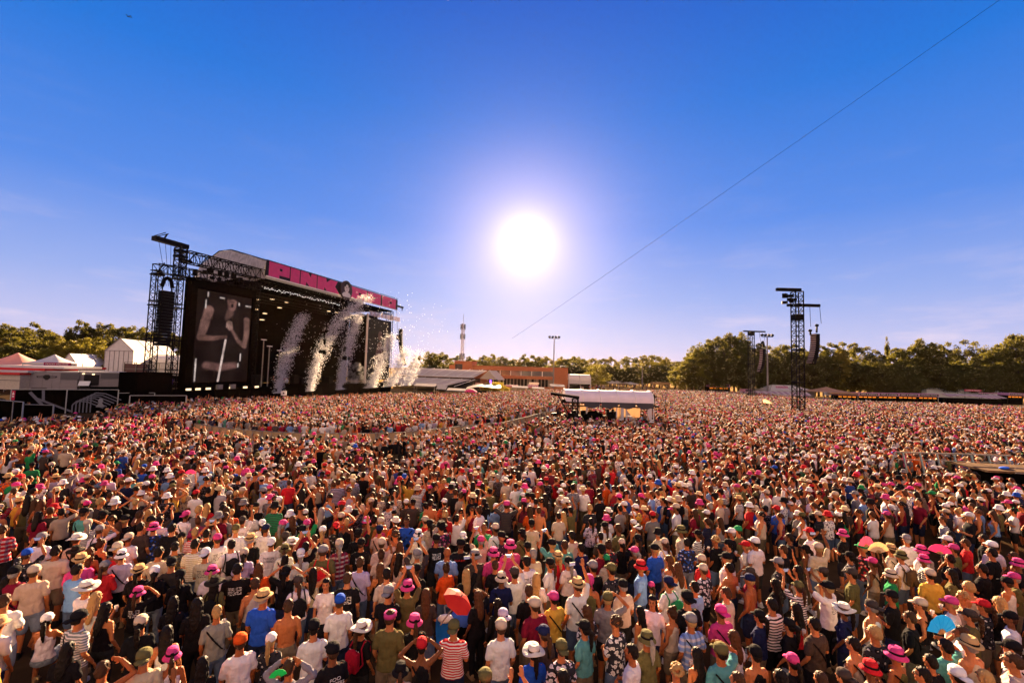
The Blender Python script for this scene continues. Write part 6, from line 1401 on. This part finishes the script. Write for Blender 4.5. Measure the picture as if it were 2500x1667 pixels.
def gable_tent(pxl, pxr, pxend, py_peak, py_eave, py_base, Y, Y2, lab, panel=True):
    a = D(pxl, py_eave, Y); b = D(pxr, py_eave, Y); c2 = D(pxend, py_eave, Y2); w_ = b.x-a.x; dx, dy = c2.x-b.x, Y2-Y; ze_ = D((pxl+pxr)/2, py_eave, Y).z; zp = D((pxl+pxr)/2, py_peak, Y).z; zb_ = 0
    e = empty('gable_tent', (a.x, Y, 0), 0, lab, 'tent'); mb = MB(); A = [(0, 0, ze_), (w_, 0, ze_), (w_/2, 0, zp)]; B = [(x+dx, y+dy, z) for x, y, z in A]
    mb.add(A+B, [(0, 3, 5, 2), (1, 2, 5, 4)]); mb.build('roof', M_white, e)
    mb = MB(); mb.add([(0, .02, ze_), (w_, .02, ze_), (w_/2, .02, zp)], [(0, 1, 2)]); mb.add([(0, .02, 0), (w_, .02, 0), (w_, .02, ze_), (0, .02, ze_)], [(0, 1, 2, 3)]); mb.add([(w_, .02, 0), (w_+dx, dy, 0), (w_+dx, dy, ze_), (w_, .02, ze_)], [(0, 1, 2, 3)]); mb.build('wall', pm('tent_wall', (.60, .57, .57), .6, 2, .08), e)
    q = MB()
    for f in (0, .33, .66, 1): q.path([(w_+dx*f, dy*f-.03, ze_+.02), (w_/2+dx*f, dy*f-.03, zp+.03), (dx*f, dy*f-.03, ze_+.02)], .07)
    q.bar((0, -.03, ze_), (w_, -.03, ze_), .05); n = 6; [q.bar((w_*k/n, -.02, 0), (w_*k/n, -.02, ze_), .035) for k in range(n+1)]; q.build('frame', pm('frame_grey', (.30, .27, .28), .5), e)
    return e
gable_tent(147, 188, 262, 863, 889, 905, 82, 96, 'low white gable tent between pagoda and the tall one'); gable_tent(257, 326, 430, 826, 856, 905, 74, 92, 'tall white gable tent with grey panels left of the stage')
e = empty('scaffold', D(304, 885, 66)*1, .1, 'dark scaffold stair tower between cabins and stage', 'scaffold'); e.location.z = 0; z = D(304, 884, 66).z; mb = MB()
for x in np.linspace(0, 6.5, 5):
    for y in (0, 2): mb.bar((x, y, 0), (x, y, z), .05)
for zz_ in np.linspace(1, z, 6): mb.bar((0, 0, zz_), (6.5, 0, zz_), .05); mb.bar((0, 2, zz_), (6.5, 2, zz_), .04); 
for k in range(5): mb.bar((k*1.4, 0, 1+k*.6), (k*1.4+1.3, 0, 2.0+k*.6), .04)
mb.build('tubes', M_steel, e); MB().bx(0, 3.4, .1, .14, z-2.0, z-.2).build('mesh_panel', pm('mesh_brown', (.10, .05, .05), .8), e); mb = MB(); [mb.box((rr.uniform(.5, 6), 1, rr.uniform(.5, z-2.4)), (rr.uniform(.4, 1), .8, rr.uniform(.4, 1)), rr.uniform(0, 1)) for _ in range(14)]; mb.build('stored_gear', pm('gear_mixed', (.12, .08, .07), .7, 2, .5), e)
arch_tent(356, 452, 866, 884, 80, 9, 'low silvery arched tent directly behind the left stage tower', nm='silver_tent')
# black fences with grey painted ribbons
def fence(P, zt_, lab, m_=M_black, posts=True, ribbons=0, zb_=.03):
    a, b = P; o_, rz, w_ = wall_frame(a, b); e = empty('site_fence', o_, rz, lab, 'fence'); MB().bx(0, w_, 0, .06, zb_, zt_).build('black_cloth', m_, e)
    q = MB(); q.bar((0, -.04, zt_+.02), (w_, -.04, zt_+.02), .035); n = max(1, int(w_/3.4)); [q.bar((w_*k/n, -.05, 0), (w_*k/n, -.05, zt_), .05) for k in range(n+1)]; q.build('rail', pm('rail_grey', (.36, .36, .36), .5, metal=.5), e)
    if ribbons:
        mr = pm('ribbon_grey', (.12, .12, .15), .8); r2 = random.Random(ribbons); q = MB(); yy = 0
        def rib(pts, wd):
            nonlocal yy
            yy += .006
            for (x0, z0), (x1, z1) in zip(pts[:-1], pts[1:]):
                d = Vector((x1-x0, z1-z0)).normalized(); n_ = Vector((-d.y, d.x))*wd/2; q.prism([(x0+n_.x, z0+n_.y), (x1+n_.x, z1+n_.y), (x1-n_.x, z1-n_.y), (x0-n_.x, z0-n_.y)], -.016-yy, -.010-yy)
        H = zt_-zb_
        rib([(w_*.16, zb_+H*.9), (w_*.30, zb_+H*.28), (w_*.14, zb_+H*.2)], .28); rib([(w_*.20, zb_+H*.68), (w_*.55, zb_+H*.08)], .20); rib([(w_*.28, zt_-.05), (w_*.29, zb_+H*.5)], .24)
        for k in range(6):
            x0 = w_*(.56+.035*k); rib([(x0, zb_+.05), (x0, zb_+H*(.35+.08*k)), (x0+w_*.04, zb_+H*(.52+.07*k)), (x0+w_*.14, zb_+H*(.48+.07*k)), (x0+w_*.3, zb_+H*(.2+.07*k))], .12)
        q.build('painted_ribbons', mr, e)
        q = MB(); disc(q, w_*.83, zb_+H*.52, .22, .3, -.075, -.06, 12); q.prism([(w_*.83-.4, zb_+H*.25), (w_*.83+.4, zb_+H*.25), (w_*.83+.15, zb_+H*.42), (w_*.83-.15, zb_+H*.42)], -.075, -.06); q.build('painted_face', pm('paint_face', (.22, .22, .24), .8), e)
    return e
F1 = [D(28, 960, 48), D(290, 952, 52)]; fence(F1, D(160, 951, 50).z, 'tall black fence painted with grey ribbons and a face, below the cabins', ribbons=5)
fence([D(290, 952, 52), D(378, 958, 54)], D(330, 953, 53).z-.3, 'short black fence angling from the painted fence to the stage wing', zb_=.03)
fence([D(318, 965, 47), D(455, 972, 49)], D(330, 966, 47).z, 'low black fence with pale rail before the stage wing')
fence([D(-40, 976, 42), D(58, 992, 40)], D(30, 985, 40).z+.15, 'dark mesh fence at the left edge in front of the cabins'); fence([D(40, 990, 43), D(132, 992, 43)], D(80, 988, 43).z, 'low black screen fence right of the red sign pole')
p = D(33, 975, 39); e = empty('sign_pole', (p.x, 39, 0), 0, 'narrow red vertical sign with white marks on a thin pole, far left', 'sign'); zt_ = D(33, 953, 39).z; zb_ = D(33, 976, 39).z; MB().bar((0, 0, 0), (0, 0, zt_), .035).build('pole', M_steel, e); bd = MB().bx(-.14, .14, -.05, -.036, zb_, zt_).build('panel', pm('sign_crimson', (.50, .01, .06), .6), e)
q = MB(); q.bx(-.02, .02, -.07, -.052, zt_-.25, zt_-.10); q.bx(-.08, .08, -.07, -.052, zb_+.46, zb_+.58); q.bx(-.08, .08, -.07, -.052, zb_+.24, zb_+.36); q.build('white_marks', M_cream, bd)
p = D(296, 980, 45); simple_person(p.x, 45, 0, .5, (.01, .14, .06), (.012,)*3, HC['b'], 'steward in dark green with hands raised before the painted fence', 'h'); o = COL.objects[-1]
p = D(69, 990, 44); simple_person(p.x, 44, 0, -.8, (.02, .06, .2), (.012,)*3, HC['b'], 'steward in blue behind the low black screen fence')
# white block sign at the stage barrier
p = D(693, 958, 60); e = empty('block_sign', (p.x, 60, 0), .2, 'small white square sign with a dark window standing before the stage', 'sign'); zt_ = D(693, 954, 60).z; zb_ = D(693, 965, 60).z; MB().bx(-.32, .32, -.1, .1, zb_, zt_).build('board', M_white, e); MB().bx(-.10, .10, -.13, -.104, (zt_+zb_)/2-.1, (zt_+zb_)/2+.1).build('mark', M_ink, e); MB().bar((0, 0, 0), (0, 0, zb_), .05).build('post', M_steel, e)
# red umbrella over a pushchair, mid front
uq = G(1125, 1500, 1.0); e = empty('pushchair', (uq.x, uq.y, 0), .4, 'black pushchair with blue covers under the red umbrella', 'pushchair')
q = MB(); q.ell((0, 0, .62), (.26, .36, .34), 14, 10); q.build('seat_shell', M_black, e, True); q = MB(); q.ell((.05, .05, .86), (.27, .30, .24), 14, 8); q.build('hood', pm('blue_hood', (.03, .10, .42), .7), e, True)
q = MB(); [q.bar((s*.25, -.35, .2), (s*.25, .45, 1.0), .018) for s in (-1, 1)]; q.bar((-.25, .45, 1.0), (.25, .45, 1.0), .022); [q.bar((s*.25, .3, .2), (s*.25, -.1, .75), .018) for s in (-1, 1)]; q.build('frame', M_steel, e)
for x in (-.27, .27):
    for y in (-.35, .32): w2 = MB().lathe([(.001, -.02), (.13, -.02), (.13, .02), (.001, .02)], n=16).build('wheel', M_ink, e, loc=(x, y, .14)); w2.rotation_euler = (0, rad(90), 0)
uc = G(1088, 1500, 1.1); e = empty('blue_cloth', (uc.x, uc.y, .0), .1, 'bright blue and white cloth hung left of the pushchair', 'cloth'); q = MB(); rws = []
for k in range(9): x = -.2+.05*k; rws.append([(x, .02*math.sin(k*2), 1.05), (x, .06+.03*math.sin(k*2.3), .75), (x+.03, .05*math.sin(k*1.9), .45)])
q.rings(rws, closed=False, cap=False); q.build('towel', pm('bright_blue', (.01, .20, .75), .8), e, True); q = MB(); q.ell((0, 0, 1.02), (.17, .08, .09), 12, 8); q.build('white_fold', M_cream, e, True)
uu = G(1126, 1455, 1.95); e = empty('umbrella', (uu.x, uu.y, 1.95), 0, 'open red umbrella tilted over the pushchair', 'umbrella'); e.rotation_euler = (.35, .5, .3)
q = MB(); n = 8
def ur(f, zz=0): return [(.31*f*math.cos(2*math.pi*i/n), .31*f*math.sin(2*math.pi*i/n), -.13*f*f+zz) for i in range(n)]
q.rings([ur(.03), ur(.4), ur(.75), ur(1)], cap=False); q.build('canopy', pm('umbrella_red', (.72, .035, .02), .6, transl=.5), e); MB().bar((0, 0, -.75), (0, 0, .05), .012).build('shaft', M_steel, e)
q = MB(); [q.bar((0, 0, -.02), (.31*math.cos(2*math.pi*i/n), .31*math.sin(2*math.pi*i/n), -.14), .005) for i in range(n)]; q.build('ribs', M_steel, e)
# hand fans
def fan(px_, py_, z, col, lab, rz=0, r_=.27):
    p = G(px_, py_, z); e = empty('hand_fan', p, rz, lab, 'hand fan', 'hand fans held over the crowd'); q = MB(); n = 12
    for k in range(n): a0, a1 = rad(15+150*k/n), rad(15+150*(k+1)/n); d_ = .006*(k % 2); q.prism([(r_*.25*math.cos(a0), r_*.25*math.sin(a0)), (r_*math.cos(a0), r_*math.sin(a0)), (r_*math.cos(a1), r_*math.sin(a1)), (r_*.25*math.cos(a1), r_*.25*math.sin(a1))], d_, d_+.006)
    q.build('leaf', pm('fan_'+lab.split()[0]+lab.split()[1], col, .7, transl=.4), e); q = MB(); [q.bar((0, .004, 0), (r_*.3*math.cos(rad(a)), .004, r_*.3*math.sin(rad(a))), .006) for a in range(15, 170, 15)]; q.build('sticks', M_wood, e)
fan(2145, 1350, 2.0, (.80, .66, .42), 'open cream paper fan held high at right'); fan(2115, 1335, 2.0, (.80, .20, .35), 'open pink paper fan held beside the cream one', .3); fan(2300, 1548, 1.7, (.02, .38, .68), 'open bright blue fan among the front right people', .2, .34); fan(678, 1655, 1.75, (.02, .45, .15), 'bright green fan at the bottom edge', .5, .12)
fan(465, 1158, 2.1, (.85, .12, .35), 'small pink fan raised in the left middle crowd', .2, .18); fan(2295, 1352, 1.9, (.80, .20, .35), 'small pink fan near the right side', -.5, .24)
# ================================================================ TREES
leafm = bpy.data.materials.new('leaves'); leafm.use_nodes = True; t = NT(leafm.node_tree); b = t.n['Principled BSDF']; b.inputs['Roughness'].default_value = .6; b.inputs['Specular IOR Level'].default_value = .2
oi = t.new('ShaderNodeObjectInfo'); c_ = t.new('ShaderNodeTexCoord').outputs['Object']; n1 = t.new('ShaderNodeTexNoise'); t.put(n1.inputs[0], c_); n1.inputs['Scale'].default_value = .9; n1.inputs['Detail'].default_value = 4
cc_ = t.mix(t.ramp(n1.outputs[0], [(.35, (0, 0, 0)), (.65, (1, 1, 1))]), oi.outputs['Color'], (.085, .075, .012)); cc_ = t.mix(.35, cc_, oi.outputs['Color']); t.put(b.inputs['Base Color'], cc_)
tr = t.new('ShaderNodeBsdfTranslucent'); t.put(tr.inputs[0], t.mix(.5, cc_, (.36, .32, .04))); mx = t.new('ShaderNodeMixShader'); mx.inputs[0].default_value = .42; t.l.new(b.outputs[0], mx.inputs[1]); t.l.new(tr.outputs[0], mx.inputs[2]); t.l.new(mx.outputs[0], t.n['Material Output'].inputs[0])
M_bark = pm('bark', (.06, .04, .025), .9, 4, .3, .4)
def crown_mesh(seed, nclump, nleaf, leaf, shape='round', h=14.0, w_=9.0):
    r = np.random.default_rng(seed); V = []; Fc = []; cl = []
    while len(cl) < nclump:
        p = r.uniform(-1, 1, 3)
        q = np.linalg.norm(p)
        if q > 1 or (q < .45 and r.random() < .6): continue
        if shape == 'poplar': p[0] *= .35; p[1] *= .35
        n_ = noise.noise(Vector(p*1.6)+Vector((seed, 0, 0)))
        if n_ < -.25 and r.random() < .7: continue
        k = 1-.25*max(0, p[2]); cl.append(np.array([p[0]*w_/2*k, p[1]*w_/2*k, h*.56+p[2]*h*.44]))
    for c0 in cl:
        rr_ = r.uniform(.55, 1.25); m2 = nleaf
        P = r.normal(0, 1, (m2, 3)); P /= np.linalg.norm(P, axis=1)[:, None]; P = c0+P*rr_*(r.random((m2, 1))**.45)*np.array([1.15, 1.15, .8])
        A = r.normal(0, 1, (m2, 3)); A /= np.linalg.norm(A, axis=1)[:, None]; Bv = np.cross(A, r.normal(0, 1, (m2, 3))); Bv /= np.linalg.norm(Bv, axis=1)[:, None]; s = r.uniform(.5, 1.1, (m2, 1))*leaf
        o = len(V); q4 = np.stack([P-A*s, P+Bv*s*.45, P+A*s, P-Bv*s*.45], 1).reshape(-1, 3); V.extend(q4.tolist()); Fc.extend([(o+4*k, o+4*k+1, o+4*k+2, o+4*k+3) for k in range(m2)])
    me = bpy.data.meshes.new('crown'); me.from_pydata(V, [], Fc); me.materials.append(leafm); return me
def trunk_mesh(seed, h=14.0):
    r2 = random.Random(seed); mb = MB(); P = [(0, 0, 0), (r2.uniform(-.2, .2), 0, h*.25), (r2.uniform(-.4, .4), r2.uniform(-.3, .3), h*.55), (r2.uniform(-.5, .5), 0, h*.85)]
    for a, b, r_, s_ in zip(P[:-1], P[1:], (.32, .24, .14), (.24, .14, .04)): mb.bar(a, b, r_, 7, s_)
    for k in range(9):
        f = r2.uniform(.2, .8); z = h*f; a = r2.uniform(0, 6.28); ln = r2.uniform(1.6, 3.6)*(1-.4*f); mid_ = (math.cos(a)*ln*.5, math.sin(a)*ln*.5, z+ln*.35); mb.bar((0, 0, z), mid_, .10, 5, .07); mb.bar(mid_, (math.cos(a+.3)*ln, math.sin(a+.3)*ln, z+ln*.9), .07, 5, .02)
    return mb.mesh('trunk', M_bark)
CRN = [crown_mesh(i, 85, 95, .34) for i in range(4)]+[crown_mesh(9, 46, 70, .34)]; POP = crown_mesh(20, 60, 80, .32, 'poplar'); BUSH = crown_mesh(30, 80, 95, .26, 'round', 8, 8); TRK = [trunk_mesh(i) for i in range(3)]
rt = random.Random(21); TLAB = {}
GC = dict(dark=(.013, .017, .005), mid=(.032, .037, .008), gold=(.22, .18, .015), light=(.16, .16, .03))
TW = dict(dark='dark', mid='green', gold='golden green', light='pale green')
tree_list = []
def tree(px_, top, Y, w_, kind, where, shape=None, low=.5):
    c0 = D(px_, top, Y); h = c0.z; e = empty('tree' if shape != 'bush' else 'bush', (c0.x, Y, 0), rt.uniform(0, 6.28)); me = CRN[rt.randrange(4)] if shape is None else CRN[4] if shape == 'sparse' else POP if shape == 'poplar' else BUSH
    mh = 8.0 if shape == 'bush' else 14.0; mw = 8.0 if shape == 'bush' else 9.0
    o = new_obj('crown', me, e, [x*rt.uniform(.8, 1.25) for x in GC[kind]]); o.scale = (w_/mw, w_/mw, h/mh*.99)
    tkm = bpy.data.objects.new('trunk', TRK[rt.randrange(3)]); COL.objects.link(tkm); tkm.parent = e; tkm.scale = (w_/9, w_/9, h/14*.95)
    tree_list.append((px_, e, kind, where, shape)); return e
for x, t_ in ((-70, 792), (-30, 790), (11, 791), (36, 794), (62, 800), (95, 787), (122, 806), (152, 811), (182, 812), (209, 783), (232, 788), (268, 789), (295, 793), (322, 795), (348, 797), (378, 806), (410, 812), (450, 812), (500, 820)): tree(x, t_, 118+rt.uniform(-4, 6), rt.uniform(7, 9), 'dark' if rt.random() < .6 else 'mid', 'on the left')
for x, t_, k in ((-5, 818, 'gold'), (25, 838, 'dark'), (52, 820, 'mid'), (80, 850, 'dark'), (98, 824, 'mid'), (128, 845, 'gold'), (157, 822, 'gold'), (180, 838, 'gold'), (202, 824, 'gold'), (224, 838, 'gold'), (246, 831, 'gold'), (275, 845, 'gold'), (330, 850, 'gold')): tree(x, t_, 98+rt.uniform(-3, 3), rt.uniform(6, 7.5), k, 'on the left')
for x, t_ in ((1025, 868), (1051, 858), (1064, 861), (1082, 860), (1095, 876), (1118, 867), (1145, 869), (1161, 876), (1182, 866), (1203, 864), (1225, 869), (1242, 874), (1260, 876), (1279, 864), (1307, 865), (1321, 874), (1335, 869), (1371, 871), (1388, 874), (1403, 869), (1418, 871), (1445, 872), (1470, 873), (1492, 870), (1530, 869), (1552, 872), (1572, 866), (1598, 864), (1625, 872), (1650, 880)): tree(x, t_, 205+rt.uniform(-12, 12), rt.uniform(8, 11), 'mid' if rt.random() < .6 else 'gold', 'behind the brick building' if x < 1400 else 'in the far centre')
for k in range(34): x = 1010+k*20; tree(x, 893+rt.uniform(-5, 5), 190+rt.uniform(-6, 6), 10, 'dark', 'behind the brick building' if x < 1400 else 'in the far centre')
tree(1460, 890, 165, 9, 'light', 'in the far centre', 'bush')
for x, t_, s in ((1663, 880, None), (1680, 868, None), (1700, 845, None), (1718, 824, 'sparse'), (1735, 828, None), (1750, 820, None), (1768, 826, 'sparse'), (1780, 811, None), (1802, 811, None), (1819, 827, None), (1838, 842, 'sparse'), (1856, 837, None), (1889, 841, 'sparse'), (1910, 838, None), (1928, 836, 'sparse'), (1945, 850, None), (1965, 850, None), (1988, 848, 'sparse'), (2008, 841, None), (2040, 837, None), (2060, 831, 'sparse'), (2083, 836, None), (2115, 844, 'sparse'), (2146, 853, None), (2184, 848, None), (2215, 842, None), (2232, 825, 'sparse'), (2257, 827, None), (2280, 842, None), (2302, 842, None), (2327, 831, 'sparse'), (2356, 827, 'sparse'), (2387, 831, 'sparse'), (2405, 850, None), (2422, 848, None), (2452, 829, None), (2478, 810, None), (2500, 817, None), (2540, 822, None), (2585, 830, None), (2640, 825, None)):
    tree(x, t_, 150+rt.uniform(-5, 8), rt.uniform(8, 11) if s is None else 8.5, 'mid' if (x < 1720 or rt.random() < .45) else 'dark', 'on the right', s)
tree(2165, 820, 154, 4.2, 'dark', 'on the right', 'poplar'); tree(1706, 850, 143, 8, 'gold', 'on the right'); tree(1672, 888, 146, 6, 'gold', 'on the right'); tree(2050, 850, 145, 6, 'gold', 'on the right')
for k in range(46): x = 1690+k*20.5; tree(x, 868+.027*(x-1700)+rt.uniform(-6, 8), 145+rt.uniform(-2, 3), 10.5, 'dark', 'on the right')
for x, t_, k in ((2152, 884, 'mid'), (2213, 892, 'mid'), (2185, 905, 'dark'), (2295, 892, 'dark'), (2378, 906, 'dark'), (2330, 905, 'dark'), (2440, 912, 'dark')): tree(x, t_, 140, rt.uniform(8, 10), k, 'on the right', 'bush')
LMK = [(-60, 'left picture edge'), (41, 'pink pagoda tent'), (132, 'white pagoda tent'), (205, 'low gable tent'), (300, 'tall gable tent'), (375, 'left stage tower'), (470, 'big video screen'), (1035, 'terrace roofs'), (1127, 'telecom mast'), (1200, 'left half of the brick building'),
       (1290, 'right half of the brick building'), (1351, 'slim floodlight mast'), (1415, 'white arched tent'), (1512, 'row of small white tents'), (1568, 'bare pole'), (1618, 'timber shelter'), (1700, 'timber fence'), (1756, 'lilac bar kiosk'), (1835, 'distant lattice mast'), (1895, 'left end of the white marquee'),
       (1948, 'tallest mast'), (2017, 'tan pointed tent'), (2071, 'burger stall'), (2145, 'left fries stalls'), (2215, 'right fries stall'), (2268, 'pasta stall'), (2340, 'long grey marquee'), (2410, 'curled awning'), (2490, 'right picture edge'), (2620, 'right picture corner')]
byl = {}
for x, e, kind, where, s_ in tree_list:
    nm = {None: 'leafy tree', 'sparse': 'thin open-crowned tree', 'poplar': 'narrow upright tree', 'bush': 'rounded bushy tree'}[s_]
    lm = min(LMK, key=lambda l: abs(l[0]-x)); rel = 'left of' if x < lm[0]-12 else 'right of' if x > lm[0]+12 else 'above'
    row = 'low ' if e.children[0].scale.z*(8 if s_ == 'bush' else 14) < (10 if where != 'on the right' else 14.5) else ''
    byl.setdefault(f"{row}{TW[kind]} {nm} {rel} the {lm[1]}", []).append((x, e, f"{TW[kind]} {nm}s {where}"))
ORD = ['leftmost', 'second', 'third', 'fourth', 'fifth', 'sixth', 'seventh', 'eighth']
for l_, L_ in byl.items():
    L_.sort(key=lambda q: q[0])
    for k, (x, e, g_) in enumerate(L_): mark(e, l_ if len(L_) == 1 else (f"{ORD[k]} of the {l_}" if k == 0 else f"{ORD[k]} from left {l_}"), 'tree', g_)
# golden plants above the kiosk
e = empty('planting', D(1205, 945, 103)*1, 0, 'golden yellow sunlit bushes right above the gold kiosk', 'bush'); e.location.z = 0; o = new_obj('leaves', BUSH, e, (.55, .38, .03)); zz = D(1205, 933, 103).z; o.scale = (.85, .5, zz/8); tk2 = MB().bar((0, 0, 0), (0, 0, zz*.6), .1).build('stem', M_bark, e)
# long overhead cable and a bird
A_ = D(1250, 826, 210); B_ = D(2470, -20, 24); mid_ = []
for k in range(41): f = k/40; p = A_.lerp(B_, f); p.z -= 1.2*4*f*(1-f)*.25; mid_.append(p)
cb = MB()
for k in range(40): cb.bar(mid_[k], mid_[k+1], .010+.035*(1-k/40), 5)
o = cb.build('overhead_cable', M_truss, None); mark(o, 'thin dark cable crossing the sky down from the top right', 'cable')
p = D(315, 41, 45); e = empty('drone', p, .4, 'tiny dark drone high in the sky at top left', 'drone'); MB().box((0, 0, 0), (.16, .10, .05)).build('body', M_ink, e)
for s in (-1, 1):
    for u in (-1, 1): q = MB(); q.bar((0, 0, 0), (s*.16, u*.12, .02), .012); q.lathe([(.07, .03), (.07, .035)], (s*.16, u*.12, 0), 10); q.build('rotor_arm', M_ink, e)
# ================================================================ AIR
hm = bpy.data.materials.new('haze_air'); hm.use_nodes = True; t = NT(hm.node_tree); t.n.remove(t.n['Principled BSDF']); pv = t.new('ShaderNodeVolumePrincipled'); pv.inputs['Color'].default_value = (1, .84, .66, 1); pv.inputs['Density'].default_value = .000016; pv.inputs['Anisotropy'].default_value = .6; t.l.new(pv.outputs[0], t.n['Material Output'].inputs['Volume'])
mark(MB().bx(-905, 905, -62, 1505, -1, 27).build('haze', hm), kind='stuff')
